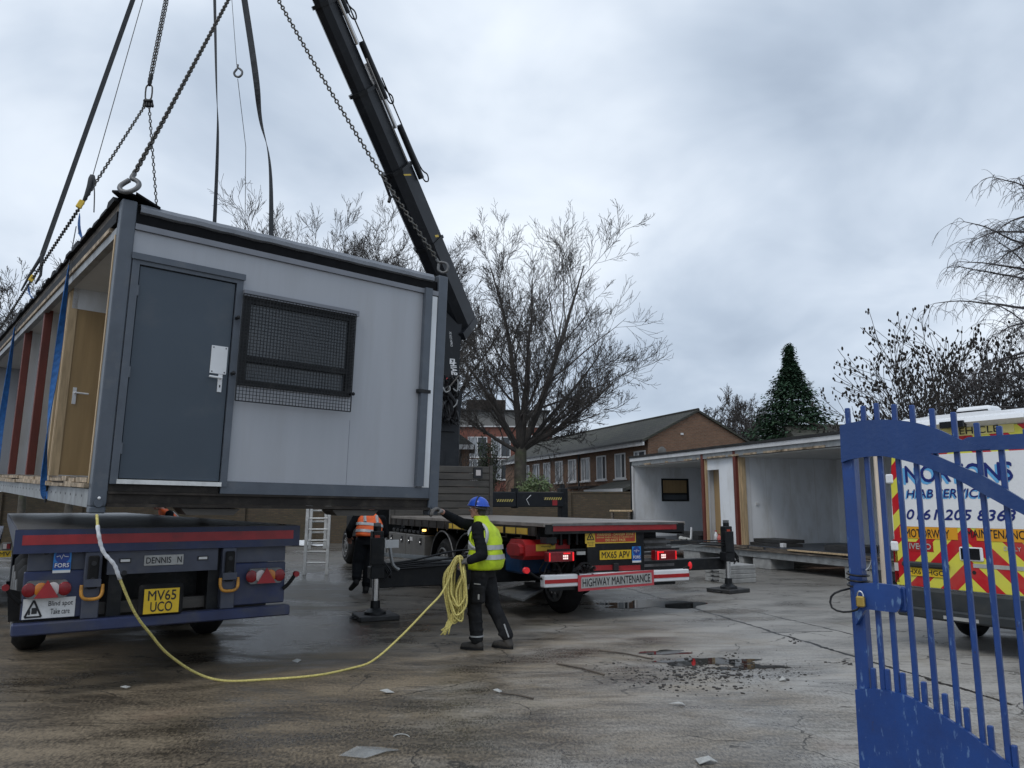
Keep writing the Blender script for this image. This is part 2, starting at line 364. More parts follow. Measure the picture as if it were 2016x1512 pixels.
        al = mth(nt, 'SUBTRACT', mth(nt, 'ADD', mth(nt, 'MULTIPLY', s.outputs[0], d.x), mth(nt, 'MULTIPLY', s.outputs[1], d.y)), d.x * A.x + d.y * A.y)
        j = mth(nt, 'MULTIPLY', mth(nt, 'LESS_THAN', e, wd), mth(nt, 'MULTIPLY', mth(nt, 'GREATER_THAN', al, 0.), mth(nt, 'LESS_THAN', al, L + (2 if wd > .02 else 0))))
        joints = j if joints is None else mth(nt, 'MAXIMUM', joints, j)
    ck = mth(nt, 'MAXIMUM', mth(nt, 'MULTIPLY', ck, .75), joints)
    c = mixc(nt, ck, c, (.012, .011, .01))
    nt.links.new(c, b.inputs['Base Color'])
    pool = ramp(nt, mth(nt, 'ADD', mth(nt, 'MULTIPLY', big, .6), mth(nt, 'MULTIPLY', patch, .4)), [(.40, 1.), (.53, 0.)])
    wet = mth(nt, 'ADD', .46, mth(nt, 'SUBTRACT', mth(nt, 'MULTIPLY', cover, .22), mth(nt, 'MULTIPLY', pool, .34)), clamp=True)
    wet = mth(nt, 'SUBTRACT', wet, mth(nt, 'MULTIPLY', far, .10), clamp=True)
    nt.links.new(wet, b.inputs['Roughness'])
    nt.links.new(mth(nt, 'ADD', .26, mth(nt, 'ADD', mth(nt, 'MULTIPLY', pool, .26), mth(nt, 'MULTIPLY', far, .14)), clamp=True), b.inputs['Specular IOR Level'])
    bn = node(nt, 'ShaderNodeBump', i_Strength=.6, i_Distance=.006)
    hh = mth(nt, 'ADD', mth(nt, 'MULTIPLY', fine, .8), mth(nt, 'SUBTRACT', mth(nt, 'MULTIPLY', str2, 1.2), mth(nt, 'MULTIPLY', ck, 2.)))
    nt.links.new(hh, bn.inputs['Height']); nt.links.new(bn.outputs[0], b.inputs['Normal'])
ground_mat()
m = mat('water', (.02, .019, .017), .03, var=.3); m.node_tree.nodes['Principled BSDF'].inputs['Specular IOR Level'].default_value = .6
for l in list(m.node_tree.links):
    if l.to_socket.name == 'Roughness': m.node_tree.links.remove(l)
m.node_tree.nodes['Principled BSDF'].inputs['Roughness'].default_value = .03

# ------------------------------------------------------------------ mesh builder
class MB:
    def __init__(s): s.v = []; s.f = []
    def add(s, vs, fs):
        o = len(s.v); s.v += [tuple(p) for p in vs]; s.f += [tuple(i + o for i in f) for f in fs]; return s
    def box(s, x0, x1, y0, y1, z0, z1):
        vs = [(x, y, z) for x in (x0, x1) for y in (y0, y1) for z in (z0, z1)]
        return s.add(vs, [(0, 1, 3, 2), (4, 6, 7, 5), (0, 4, 5, 1), (2, 3, 7, 6), (0, 2, 6, 4), (1, 5, 7, 3)])
    def bev(s, x0, x1, y0, y1, z0, z1, b=.01):
        # box with chamfered edges along all axes (24-vertex)
        vs = []; 
        X = (x0, x1); Y = (y0, y1); Z = (z0, z1)
        idx = {}
        for i in (0, 1):
            for j in (0, 1):
                for k in (0, 1):
                    sx, sy, sz = (b if i == 0 else -b), (b if j == 0 else -b), (b if k == 0 else -b)
                    for a in range(3):
                        p = [X[i] + sx, Y[j] + sy, Z[k] + sz]; p[a] = (X, Y, Z)[a][(i, j, k)[a]]
                        idx[i, j, k, a] = len(vs); vs.append(p)
        g = lambda i, j, k, a: idx[i, j, k, a]
        fs = [(g(0,0,0,0), g(0,0,1,0), g(0,1,1,0), g(0,1,0,0)), (g(1,0,0,0), g(1,1,0,0), g(1,1,1,0), g(1,0,1,0)),
              (g(0,0,0,1), g(1,0,0,1), g(1,0,1,1), g(0,0,1,1)), (g(0,1,0,1), g(0,1,1,1), g(1,1,1,1), g(1,1,0,1)),
              (g(0,0,0,2), g(0,1,0,2), g(1,1,0,2), g(1,0,0,2)), (g(0,0,1,2), g(1,0,1,2), g(1,1,1,2), g(0,1,1,2))]
        for i in (0, 1):
            for j in (0, 1):
                fs.append((g(i,j,0,0), g(i,j,1,0), g(i,j,1,1), g(i,j,0,1)))
                fs.append((g(i,0,j,0), g(i,1,j,0), g(i,1,j,2), g(i,0,j,2)))
                fs.append((g(0,i,j,1), g(1,i,j,1), g(1,i,j,2), g(0,i,j,2)))
                for k in (0, 1): fs.append((g(i,j,k,0), g(i,j,k,1), g(i,j,k,2)))
        return s.add(vs, fs)
    def beam(s, p0, p1, w, h, up=(0, 0, 1)):
        p0, p1 = Vector(p0), Vector(p1); d = (p1 - p0).normalized(); up = Vector(up)
        x = d.cross(up)
        if x.length < 1e-4: x = d.cross(Vector((1, 0, 0)))
        x.normalize(); y = x.cross(d).normalized()
        vs = []
        for p in (p0, p1):
            for a, c in ((-1, -1), (1, -1), (1, 1), (-1, 1)): vs.append(p + x * (a * w / 2) + y * (c * h / 2))
        return s.add(vs, [(0, 3, 2, 1), (4, 5, 6, 7), (0, 1, 5, 4), (1, 2, 6, 5), (2, 3, 7, 6), (3, 0, 4, 7)])
    def tube(s, pts, r, n=8, closed=False, cap=True):
        pts = [Vector(p) for p in pts]; N = len(pts)
        rs = r if isinstance(r, (list, tuple)) else [r] * N
        d = (pts[1] - pts[0]).normalized()
        a = d.cross(Vector((0, 0, 1)))
        if a.length < .05: a = d.cross(Vector((1, 0, 0)))
        a.normalize(); vs = []
        for i, p in enumerate(pts):
            if closed: d = (pts[(i + 1) % N] - pts[i - 1])
            else: d = pts[min(i + 1, N - 1)] - pts[max(i - 1, 0)]
            if d.length < 1e-9: d = Vector((0, 0, 1))
            d.normalize(); a = (a - d * a.dot(d))
            if a.length < 1e-5: a = d.orthogonal()
            a.normalize(); b = d.cross(a)
            for k in range(n):
                t = 2 * math.pi * k / n; vs.append(p + (a * math.cos(t) + b * math.sin(t)) * rs[i])
        fs = []
        for i in range(N if closed else N - 1):
            j = (i + 1) % N
            for k in range(n):
                l = (k + 1) % n; fs.append((i * n + k, i * n + l, j * n + l, j * n + k))
        if cap and not closed:
            fs.append(tuple(range(n - 1, -1, -1))); fs.append(tuple((N - 1) * n + k for k in range(n)))
        return s.add(vs, fs)
    def cyl(s, p0, p1, r0, r1=None, n=16): return s.tube([p0, p1], [r0, r0 if r1 is None else r1], n)
    def prism(s, poly, fn, t0, t1):
        """poly: 2D outline, fn(a, b, t) -> 3D point"""
        N = len(poly); vs = [fn(a, b, t0) for a, b in poly] + [fn(a, b, t1) for a, b in poly]
        fs = [tuple(range(N)), tuple(range(2 * N - 1, N - 1, -1))] + [(i, i + N, (i + 1) % N + N, (i + 1) % N) for i in range(N)]
        return s.add(vs, fs)
    def ell(s, c, r, n=12, m=8, M=None):
        c = Vector(c); r = r if isinstance(r, (tuple, list)) else (r, r, r); vs = []; fs = []
        def tr(p):
            p = Vector((p[0] * r[0], p[1] * r[1], p[2] * r[2])); return c + (M @ p if M else p)
        vs.append(tr((0, 0, -1)))
        for j in range(1, m):
            ph = -math.pi / 2 + math.pi * j / m
            for k in range(n):
                t = 2 * math.pi * k / n; vs.append(tr((math.cos(ph) * math.cos(t), math.cos(ph) * math.sin(t), math.sin(ph))))
        vs.append(tr((0, 0, 1))); L = len(vs) - 1
        for k in range(n):
            l = (k + 1) % n; fs.append((0, 1 + l, 1 + k)); fs.append((L, L - n + k, L - n + l))
            for j in range(m - 2): fs.append((1 + j * n + k, 1 + j * n + l, 1 + (j + 1) * n + l, 1 + (j + 1) * n + k))
        return s.add(vs, fs)
    def cap(s, p0, r0, p1, r1, n=12):
        """tapered capsule"""
        p0, p1 = Vector(p0), Vector(p1); d = (p1 - p0)
        if d.length < 1e-6: return s.ell(p0, max(r0, r1))
        d.normalize(); pts = []; rs = []
        for q in range(5):
            t = math.pi / 2 * q / 5; pts.append(p0 - d * r0 * math.cos(t)); rs.append(max(1e-4, r0 * math.sin(t)) if q else r0 * .08)
        pts.append(p0); rs.append(r0); pts.append(p1); rs.append(r1)
        for q in range(4, -1, -1):
            t = math.pi / 2 * q / 5; pts.append(p1 + d * r1 * math.cos(t)); rs.append(r1 * math.sin(t) if q else r1 * .08)
        return s.tube(pts, rs, n)
    def loft(s, rings, n=24, cap=True, grow=0., pw=2.0):
        """rings: (centre, rx, ry, yaw); superellipse section"""
        vs = []
        for c, rx, ry, yw in rings:
            c = Vector(c)
            for k in range(n):
                t = 2 * math.pi * k / n; ct, st = math.cos(t), math.sin(t)
                x = (rx + grow) * math.copysign(abs(ct) ** (2 / pw), ct); y = (ry + grow) * math.copysign(abs(st) ** (2 / pw), st)
                vs.append(c + Vector((x * math.cos(yw) - y * math.sin(yw), x * math.sin(yw) + y * math.cos(yw), 0)))
        fs = []
        for i in range(len(rings) - 1):
            for k in range(n):
                l = (k + 1) % n; fs.append((i * n + k, i * n + l, (i + 1) * n + l, (i + 1) * n + k))
        if cap:
            fs.append(tuple(range(n - 1, -1, -1))); fs.append(tuple((len(rings) - 1) * n + k for k in range(n)))
        return s.add(vs, fs)
    def mesh(s, name):
        me = bpy.data.meshes.new(name); me.from_pydata(s.v, [], s.f); me.update(); return me
    def build(s, name, m, parent=None, smooth=False, label=None, cat=None, group=None, kind=None, loc=None, world=None):
        me = s.mesh(name); o = bpy.data.objects.new(name, me); COL.objects.link(o)
        me.materials.append(MATS[m] if isinstance(m, str) else m)
        if smooth: me.shade_smooth()
        if smooth == 'auto': me.set_sharp_from_angle(angle=math.radians(35))
        if parent is not None: o.parent = parent
        if loc is not None: o.location = loc
        if world is not None: o.matrix_world = world
        tag(o, label, cat, group, kind); return o
    def build_split(s, name, m, parent=None, **k):
        # one object for every separate piece
        par = list(range(len(s.v)))
        def find(i):
            while par[i] != i: par[i] = par[par[i]]; i = par[i]
            return i
        for f in s.f:
            a = find(f[0])
            for i in f[1:]: par[find(i)] = a
        g = {}
        for f in s.f: g.setdefault(find(f[0]), []).append(f)
        out = []
        for fs in g.values():
            ids = sorted({i for f in fs for i in f}); mp = {i: j for j, i in enumerate(ids)}
            out.append(MB().add([s.v[i] for i in ids], [tuple(mp[i] for i in f) for f in fs]).build(name, m, parent, **k))
        return out
def tag(o, label=None, cat=None, group=None, kind=None):
    if label: o['label'] = label
    if cat: o['category'] = cat
    if group: o['group'] = group
    if kind: o['kind'] = kind
    return o
def thing(name, label, cat, loc=(0, 0, 0), rz=0., group=None, M=None):
    o = bpy.data.objects.new(name, None); COL.objects.link(o); o.empty_display_size = .2
    if M is not None: o.matrix_world = M
    else: o.location = loc; o.rotation_euler = (0, 0, rz)
    return tag(o, label, cat, group)
def frame(x, y, rz, z=0.): return Matrix.Translation((x, y, z)) @ Matrix.Rotation(rz, 4, 'Z')
def kids(o): return [c for c in bpy.data.objects if c.parent == o]
def copy_tree(o, parent=None):
    c = o.copy(); COL.objects.link(c)
    if parent is not None: c.parent = parent
    for ch in kids(o):
        k = copy_tree(ch, c); k.matrix_parent_inverse = ch.matrix_parent_inverse.copy()
    return c

# lettering: outlines of the built-in face turned into thin mesh
TXT = {}
def text_mesh(body, bold=0., shear=0., align='CENTER', line=1.0):
    key = (body, bold, shear, line)
    if key in TXT: return TXT[key]
    cu = bpy.data.curves.new('lettering', 'FONT'); cu.body = body; cu.size = 1; cu.offset = bold; cu.shear = shear; cu.align_x = align
    cu.space_line = line; cu.resolution_u = 3; cu.fill_mode = 'FRONT'
    o = bpy.data.objects.new('lettering', cu); COL.objects.link(o)
    dg = bpy.context.evaluated_depsgraph_get()
    me = bpy.data.meshes.new_from_object(o.evaluated_get(dg))
    vs = [v.co.copy() for v in me.vertices]; fs = [tuple(p.vertices) for p in me.polygons]
    bpy.data.objects.remove(o); bpy.data.curves.remove(cu); bpy.data.meshes.remove(me)
    x0 = min(v.x for v in vs); x1 = max(v.x for v in vs); y0 = min(v.y for v in vs); y1 = max(v.y for v in vs)
    TXT[key] = ([((v.x - x0) / (x1 - x0), (v.y - y0) / (y1 - y0)) for v in vs], fs); return TXT[key]
def letter(body, fn, m, parent, bold=0., shear=0., name='lettering', line=1.0, label=None):
    """fn(s, t) maps the unit box of the text to 3D"""
    vs, fs = text_mesh(body, 0., shear, line=line)
    b_ = MB().add([fn(a, b) for a, b in vs], fs)
    if bold > .004:      # heavier strokes: shifted copies, each a hair prouder than the last
        o = Vector(fn(0, 0)); n = (Vector(fn(1, 0)) - o).cross(Vector(fn(0, 1)) - o).normalized(); d = min(.4, bold * 7) * .11 / max(1, len(body) / (body.count('\n') + 1)); e = bold * .9
        for i, (sx, sy) in enumerate(((-d, 0), (d, 0), (0, e), (0, -e))): b_.add([Vector(fn(a + sx, b + sy)) + n * (.00025 * (i + 1)) for a, b in vs], fs)
    return b_.build(name, m, parent, label=label)
def letter_xz(body, x0, x1, z0, z1, y, m, parent, **k):
    return letter(body, lambda s, t: (x0 + (x1 - x0) * s, y, z0 + (z1 - z0) * t), m, parent, **k)
def px(M, u0, v0, u1, v1, off=0.):
    a = on(M, u0, v0, off); b = on(M, u1, v1, off)
    return min(a[0], b[0]), max(a[0], b[0]), min(a[1], b[1]), max(a[1], b[1])

def smooth_path(pts, sub=6):
    P = [Vector(p) for p in pts]; P = [P[0]] + P + [P[-1]]; o = []
    for i in range(1, len(P) - 2):
        a, b, c, d = P[i - 1], P[i], P[i + 1], P[i + 2]
        for k in range(sub):
            t = k / sub
            o.append(.5 * ((2 * b) + (c - a) * t + (2 * a - 5 * b + 4 * c - d) * t * t + (3 * b - a - 3 * c + d) * t ** 3))
    o.append(P[-2]); return o
def organic(mb, name, m, parent, voxel=.012, it=4, fac=.5):
    """fuse overlapping closed shapes into one continuous skin"""
    me = mb.mesh('tmp'); o = bpy.data.objects.new('tmp', me); COL.objects.link(o)
    r = o.modifiers.new('r', 'REMESH'); r.mode = 'VOXEL'; r.voxel_size = voxel
    if it: s = o.modifiers.new('s', 'SMOOTH'); s.factor = fac; s.iterations = it
    dg = bpy.context.evaluated_depsgraph_get(); dg.update()
    nm = bpy.data.meshes.new_from_object(o.evaluated_get(dg)); nm.name = name
    bpy.data.objects.remove(o); bpy.data.meshes.remove(me)
    ob = bpy.data.objects.new(name, nm); COL.objects.link(ob); nm.materials.clear(); nm.materials.append(MATS[m]); nm.shade_smooth()
    if parent is not None: ob.parent = parent
    return ob
# ================================================================== SETTING
MB().add([(-250, -30, 0), (250, -30, 0), (250, 500, 0), (-250, 500, 0)], [(0, 1, 2, 3)]).build('ground', 'wet_concrete', kind='structure')
def blob(cx, cy, rx, ry, rz, seed, n=60, rag=.35):
    rnd = random.Random(seed); ph = [(rnd.uniform(0, 6.3), rnd.uniform(.3, 1)) for _ in range(7)]; o = []
    for i in range(n):
        t = 2 * math.pi * i / n; k = 1 + rag * sum(a * math.sin((j + 2) * t + p) for j, (p, a) in enumerate(ph)) / 2.6
        x, y = rx * k * math.cos(t), ry * k * math.sin(t)
        o.append((cx + x * math.cos(rz) - y * math.sin(rz), cy + x * math.sin(rz) + y * math.cos(rz)))
    return o
def puddle(polys):
    b = MB()
    for p in polys: b.add([(x, y, .004) for x, y in p], [tuple(range(len(p)))])
    b.build('puddle', 'water', kind='structure')
q0, q1, q2 = gnd(1390, 1303), gnd(1330, 1290), gnd(1470, 1312)
puddle([blob(q0.x, q0.y, .52, .2, .1, 3), blob(q1.x - .1, q1.y + .15, .3, .13, .3, 5), blob(q2.x + .12, q2.y, .26, .1, -.2, 8),
        blob(q0.x + .2, q0.y - .35, .22, .07, 0, 9), blob(gnd(1290, 1190).x, gnd(1290, 1190).y, .9, .5, .3, 12), blob(gnd(1250, 1140).x + .3, gnd(1250, 1140).y, .8, .5, .3, 15)])

# ================================================================== LIFTED CABIN
def rodr(ax):
    v = Vector(ax); return Matrix.Rotation(v.length, 4, v.normalized())
CM = Matrix.Translation((-3.70338, 6.72171, 1.69738)) @ rodr((.02742475, .02466116, .68623231))
CW, CL, CHt = 3.66, 12.0, 2.83
cab = thing('portable_cabin', 'grey portable cabin with one open side, hanging from crane chains above the blue trailer', 'portable cabin', M=CM)
def ccol(x, y, z0=0., z1=CHt, s=.13):
    return MB().bev(x, x + s, y, y + s, z0, z1, .008).build('corner_post', 'frame_grey', cab)
ccol(0, 0); ccol(CW - .13, 0); ccol(0, CL - .13); ccol(CW - .13, CL - .13)
# front wall cut round door and window so nothing hides behind it
D = dict(zip(('x0', 'x1', 'z0', 'z1'), px(CM, 252, 735, 450, 735, .03)[:2] + (on(CM, 330, 951, .03)[1], on(CM, 375, 541, .03)[1])))
Wn = dict(zip(('x0', 'x1'), (on(CM, 471, 690, .03)[0], on(CM, 692, 720, .03)[0])))
Wn['z1'] = on(CM, 590, 602, .03)[1]; Wn['z0'] = on(CM, 575, 770, .03)[1]
WZ0, WZ1 = .258, CHt - .266
fw = MB()
for a, b_, z0, z1 in ((.13, D['x0'], .25, WZ1), (D['x0'], D['x1'], D['z1'], WZ1), (D['x1'], Wn['x0'], WZ0, WZ1), (Wn['x0'], Wn['x1'], Wn['z1'], WZ1), (Wn['x0'], Wn['x1'], WZ0, Wn['z0']), (Wn['x1'], CW - .13, WZ0, WZ1)):
    fw.box(a, b_, .03, .085, z0, z1)
fw.build('front_wall', 'panel_grey', cab)
MB().box(.13, CW - .13, .086, .10, .25, WZ1).build('wall_lining', 'white_interior', cab)
for xs in (D['x1'] + .06, Wn['x1'] + .02):
    MB().box(xs, xs + .004, .0285, .03, WZ0, Wn['z0'] - .25).build('panel_seam', 'trim_grey', cab)
# door
fr = MB(); f0, f1, fz = D['x0'] - .065, D['x1'] + .065, D['z1'] + .07
fr.box(f0, D['x0'], .0, .09, D['z0'] - .02, fz); fr.box(D['x1'], f1, .0, .09, D['z0'] - .02, fz); fr.box(D['x0'], D['x1'], .0, .09, D['z1'], fz)
fr.box(f0 - .012, f1 + .012, -.02, .0, fz - .03, fz + .03)
fr.build('door_frame', 'frame_grey', cab)
dr = MB().bev(D['x0'] + .008, D['x1'] - .008, .022, .07, D['z0'] + .03, D['z1'] - .008, .004).build('door', 'door_grey', cab)
MB().box(D['x0'] - .01, D['x1'] + .01, -.008, .028, D['z0'] - .018, D['z0'] + .022).build('threshold', 'aluminium', cab)
a0, a1, b0, b1 = px(CM, 417, 679, 449, 738, .01)
a0 = on(CM, 416, 700, .01)[0]; a1 = on(CM, 447, 712, .01)[0]
MB().box(a0, a1, .012, .0215, b0, b1).build('blanking_plate', 'white_metal', dr)
g0, g1 = on(CM, 433, 752, .01); lx, lz = g0, on(CM, 434, 754, .01)[1]
h = MB().box(lx - .02, lx + .02, .0085, .0215, lz - .09, lz + .085); h.tube([(lx, .012, lz + .045), (lx, -.035, lz + .045), (lx - .12, -.035, lz + .05)], .011, 8)
h.build('handle', 'white_metal', dr)
sb = MB()
for x in (a0 + .018, a1 - .018):
    for z in (b0 + .018, b1 - .018): sb.ell((x, .011, z), (.007, .004, .007), 8, 6)
sb.box(lx - .006, lx + .006, .006, .0084, lz - .045, lz - .02)
sb.build_split('screw', 'ink', dr)
hg = MB()
for z in (D['z0'] + .3, D['z0'] + 1.0, D['z1'] - .25): hg.cyl((D['x0'] + .004, .008, z - .05), (D['x0'] + .004, .008, z + .05), .012, n=8)
hg.build_split('hinge', 'frame_grey', cab)
# window
wf = MB(); x0, x1, z0, z1 = Wn['x0'], Wn['x1'], Wn['z0'], Wn['z1']; wm = z0 + (z1 - z0) * .30
for t in ((x0, x0 + .075, z0, z1), (x1 - .075, x1, z0, z1), (x0 + .075, x1 - .075, z1 - .075, z1), (x0 + .075, x1 - .075, z0, z0 + .06), (x0 + .075, x1 - .075, wm - .03, wm + .035)):
    wf.box(t[0], t[1], .005, .084, t[2], t[3])
win = wf.build('window', 'black_steel', cab)
MB().box(x0 + .075, x1 - .075, .05, .056, z0 + .06, wm - .03).build('pane', 'window_glass', win)
MB().box(x0 + .075, x1 - .075, .03, .036, wm + .035, z1 - .075).build('pane', 'window_glass', win)
MB().box(x0 - .02, x1 + .02, -.045, .005, z1 - .015, z1 + .045).build('head_drip', 'trim_grey', win)
# mesh guard: stands off the wall on bolts
gx0 = on(CM, 464, 770, -.07)[0]; gx1 = on(CM, 690, 720, -.07)[0] + .03; gz1 = z1 - .005; gz0 = on(CM, 571, 799, -.07)[1]
gr = MB(); st = .034; nx = int((gx1 - gx0) / st); nz = int((gz1 - gz0) / st)
for i in range(nx + 1): x = gx0 + (gx1 - gx0) * i / nx; gr.box(x - .0025, x + .0025, -.072, -.068, gz0, gz1)
for i in range(nz + 1): z = gz0 + (gz1 - gz0) * i / nz; gr.box(gx0, gx1, -.0675, -.0635, z - .0025, z + .0025)
for i in range(nz + 1):
    z = gz0 + (gz1 - gz0) * i / nz
    if z > gz0 + .25: gr.box(gx1 - .002, gx1 + .002, -.063, .028, z - .002, z + .002)
for y in (-.045, -.015, .015): gr.box(gx1 - .002, gx1 + .002, y - .002, y + .002, gz0 + .25, gz1)
gr.box(gx0 - .006, gx0 + .006, -.078, -.073, gz0, gz1); gr.box(gx0, gx1, -.078, -.073, gz0 - .006, gz0 + .006)
gr.box(gx0, gx1, -.078, -.073, gz1 - .006, gz1 + .006); gr.box(gx1 - .006, gx1 + .006, -.078, -.073, gz0, gz1)
gd = gr.build('window_guard', 'black_steel', cab)
for x, z in ((gx0 - .03, gz1 - .25), (gx0 - .03, gz0 + .27), (gx1 + .03, gz0 + .2)):
    MB().cyl((x, .03, z), (x, -.06, z), .016, n=8).ell((x, -.06, z), .02, 8, 6).build('bolt', 'black_steel', gd)
# right-hand strip: drainpipe, cover strip
dx = on(CM, 834, 760, .0)[0]
MB().box(dx - .05, dx + .045, -.035, .0285, .27, CHt - .2).build('downpipe', 'frame_grey', cab)
pb = MB().box(dx - .085, dx + .075, -.045, .0285, 1.36, 1.40); pb.build('pipe_bracket', 'black_steel', cab)
MB().box(dx + .05, CW - .135, .012, .0295, .259, CHt - .275).build('cover_strip', 'white_interior', cab)
# fascia, base channel, floor beam
MB().box(.131, CW - .131, .0, .09, CHt - .264, CHt - .208).build('head_trim', 'trim_grey', cab)
MB().box(.131, CW - .131, .035, .10, CHt - .207, CHt - .085).build('fascia_recess', 'bitumen', cab)
mb = MB(); rnd = random.Random(4); n = 40; prof = [(.10, -.005), (.03, -.005), (-.004, .005), (-.008, .045), (.02, .085), (.10, .092)]
vs = []; fs = []
for i in range(n + 1):
    x = .16 + (CW - .36) * i / n; wv = .006 * math.sin(i * 1.3) + rnd.uniform(-.007, .007)
    for y, z in prof: vs.append((x, y + wv * .6, CHt - .085 + z + wv * .5 - .01))
for i in range(n):
    for k in range(len(prof) - 1): fs.append((i * 6 + k, i * 6 + 6 + k, i * 6 + 7 + k, i * 6 + k + 1))
mb.add(vs, fs).build('roof_membrane', 'membrane', cab, smooth='auto')
MB().box(.05, CW - .05, .1, CL - .05, CHt - .1, CHt + .015).build('roof', 'roof_felt', cab)
MB().box(D['x1'] + .01, CW - .131, .012, .084, .137, .256).build('base_channel', 'frame_grey', cab)
bm = MB().box(.131, CW - .131, .03, .05, .03, .115).box(.131, D['x1'], .035, .08, .137, .25); bm.box(.131, CW - .131, -.03, .07, .0, .028); bm.box(.131, CW - .131, .0, .09, .115, .135)
bm.build('floor_beam', 'beam_brown', cab)
fk = MB()
for x in (1.05, 2.6): fk.prism([(x - .28, -.01), (x + .28, -.01), (x + .22, -.07), (x - .22, -.07)], lambda a, b, t: (a, t, b), .02, .3)
fk.build_split('fork_pocket', 'headboard_brown', cab)
for x in (0., CW - .13):
    c = MB().bev(x, x + .13, -.004, .13, -.06, .0, .01); c.cyl((x + .065, -.02, .03), (x + .065, .0, .03), .035, n=12)
    c.build('corner_casting', 'frame_grey', cab)
MB().ell((.065, -.018, .075), .014, 8, 6).build('lug_bolt', 'white_metal', cab)
# floor, ceiling, far walls
MB().box(.02, CW - .05, .1, CL - .13, .13, .26).build('floor', 'old_timber', cab)
MB().box(.08, CW - .06, .11, CL - .12, CHt - .30, CHt - .26).build('ceiling', 'ceiling_white', cab)
MB().box(CW - .09, CW - .02, .13, CL - .13, .26, CHt - .2).build('side_wall', 'panel_grey', cab)
MB().box(CW - .11, CW - .0905, .13, CL - .13, .26, CHt - .3).build('wall_lining', 'white_interior', cab)
MB().box(.13, CW - .13, CL - .08, CL - .02, .05, CHt - .1).build('back_wall', 'panel_grey', cab)
under = MB()
for i in range(14): under.box(.12, CW - .12, .5 + i * .82, .56 + i * .82, .02, .128)
under.build_split('floor_joist', 'beam_brown', cab)
MB().box(CW - .1, CW, .13, CL - .13, 0, .14).build('side_rail', 'beam_brown', cab)
# open long side
sl = MB().box(.0, .02, .13, CL - .13, .0, .15); sl.box(.0, .10, .13, CL - .13, -.012, .0); sl.build('side_channel', 'galvanised', cab)
hl = MB()
for i in range(40): hl.cyl((-.002, .4 + i * .28, .085), (.0, .4 + i * .28, .085), .012, n=8)
hl.build_split('fixing_hole', 'ink', cab)
rnd = random.Random(11); spn = MB(); y = .13
while y < CL - .5:
    l = rnd.uniform(.25, 1.1); k = rnd.random()
    spn.box(-.03 - .02 * k, .06, y, y + l, .15 + .012 * rnd.random(), .185 + .03 * rnd.random())
    spn.box(-.02 * k, .08, y + .05, y + l * .9, .2 + .012 * rnd.random(), .235 + .025 * rnd.random()); y += l * .98
spn.build_split('splintered_edge', 'splinter_wood', cab)
MB().box(.0, .075, .13, CL - .13, CHt - .09, CHt - .005).build('roof_rail', 'old_timber', cab)
MB().box(-.012, .05, .13, CL - .13, CHt - .2, CHt - .095).build('roof_rail', 'bitumen', cab)
MB().box(-.022, .03, .35, CL - .13, CHt - .245, CHt - .202).build('roof_rail', 'splinter_wood', cab)
MB().box(.0, .07, .13, CL - .13, CHt - .34, CHt - .25).build('roof_rail', 'galvanised', cab)
rag = MB(); rnd = random.Random(5); y = .1
while y < CL - .3:
    l = rnd.uniform(.12, .5); z = rnd.uniform(.02, .07); rag.prism([(y, CHt - .01), (y + l, CHt - .01), (y + l * rnd.uniform(.5, .9), CHt + z), (y + l * .2, CHt + z * rnd.uniform(.4, .9))], lambda a, b, t: (t, a, b), -.03 - rnd.uniform(0, .03), .12); y += l * .8
rag.build('torn_felt', 'bitumen', cab)
cf = MB(); cf.prism([(-.08, .1), (.02, -.02), (.28, .05), (.34, .2), (.1, .32)], lambda a, b, t: (a, b, CHt + .02 + t + .12 * (.3 - a)), 0, .02)
cf.prism([(.1, -.03), (.33, .0), (.36, .12), (.12, .1)], lambda a, b, t: (a, b, CHt - .03 + t + .35 * (.36 - a)), 0, .02); cf.build('torn_felt', 'bitumen', cab)
MB().box(-.006, .03, .131, .172, .2, CHt - .32).build('edge_batten', 'timber', cab)
def l_at(u, v=800): return onx(CM, u, v, .06)[0]
L_door = l_at(97, 925); L_p1 = l_at(56, 930); L_p2 = l_at(21, 925)
# partition with internal door
pz1 = CHt - .3
dx0 = .16; dx1 = 1.02; dz1 = .26 + 2.02
pt = MB().box(dx1, CW - .12, L_door, L_door + .07, .26, pz1).box(.1, dx1, L_door, L_door + .07, dz1, pz1); pt.build('partition', 'white_interior', cab)
idr = MB().box(dx0, dx1, L_door + .008, L_door + .05, .27, dz1).build('inner_door', 'tan_door', cab)
hh = MB().box(dx0 + .05, dx0 + .09, L_door - .002, L_door + .0075, 1.12, 1.32); hh.tube([(dx0 + .07, L_door, 1.255), (dx0 + .07, L_door - .05, 1.255), (dx0 + .21, L_door - .05, 1.25)], .011, 8)
hh.build('handle', 'white_metal', idr)
for yy, w_, m_ in ((L_door + .07, .055, 'timber'), (L_door + .0, .02, 'timber'), (L_door + .32, .06, 'timber')):
    MB().box(.07, .16, yy, yy + w_, .26, pz1).build('stud', m_, cab)
for yy in (L_p1, L_p2):
    MB().bev(.03, .13, yy, yy + .1, .24, CHt - .25, .006).build('red_post', 'rust_red', cab)
    MB().box(.04, .12, yy + .102, yy + .135, .24, CHt - .3).build('stud', 'timber', cab)
    MB().box(.14, CW - .12, yy + .2, yy + .27, .26, pz1).build('partition', 'white_interior', cab)

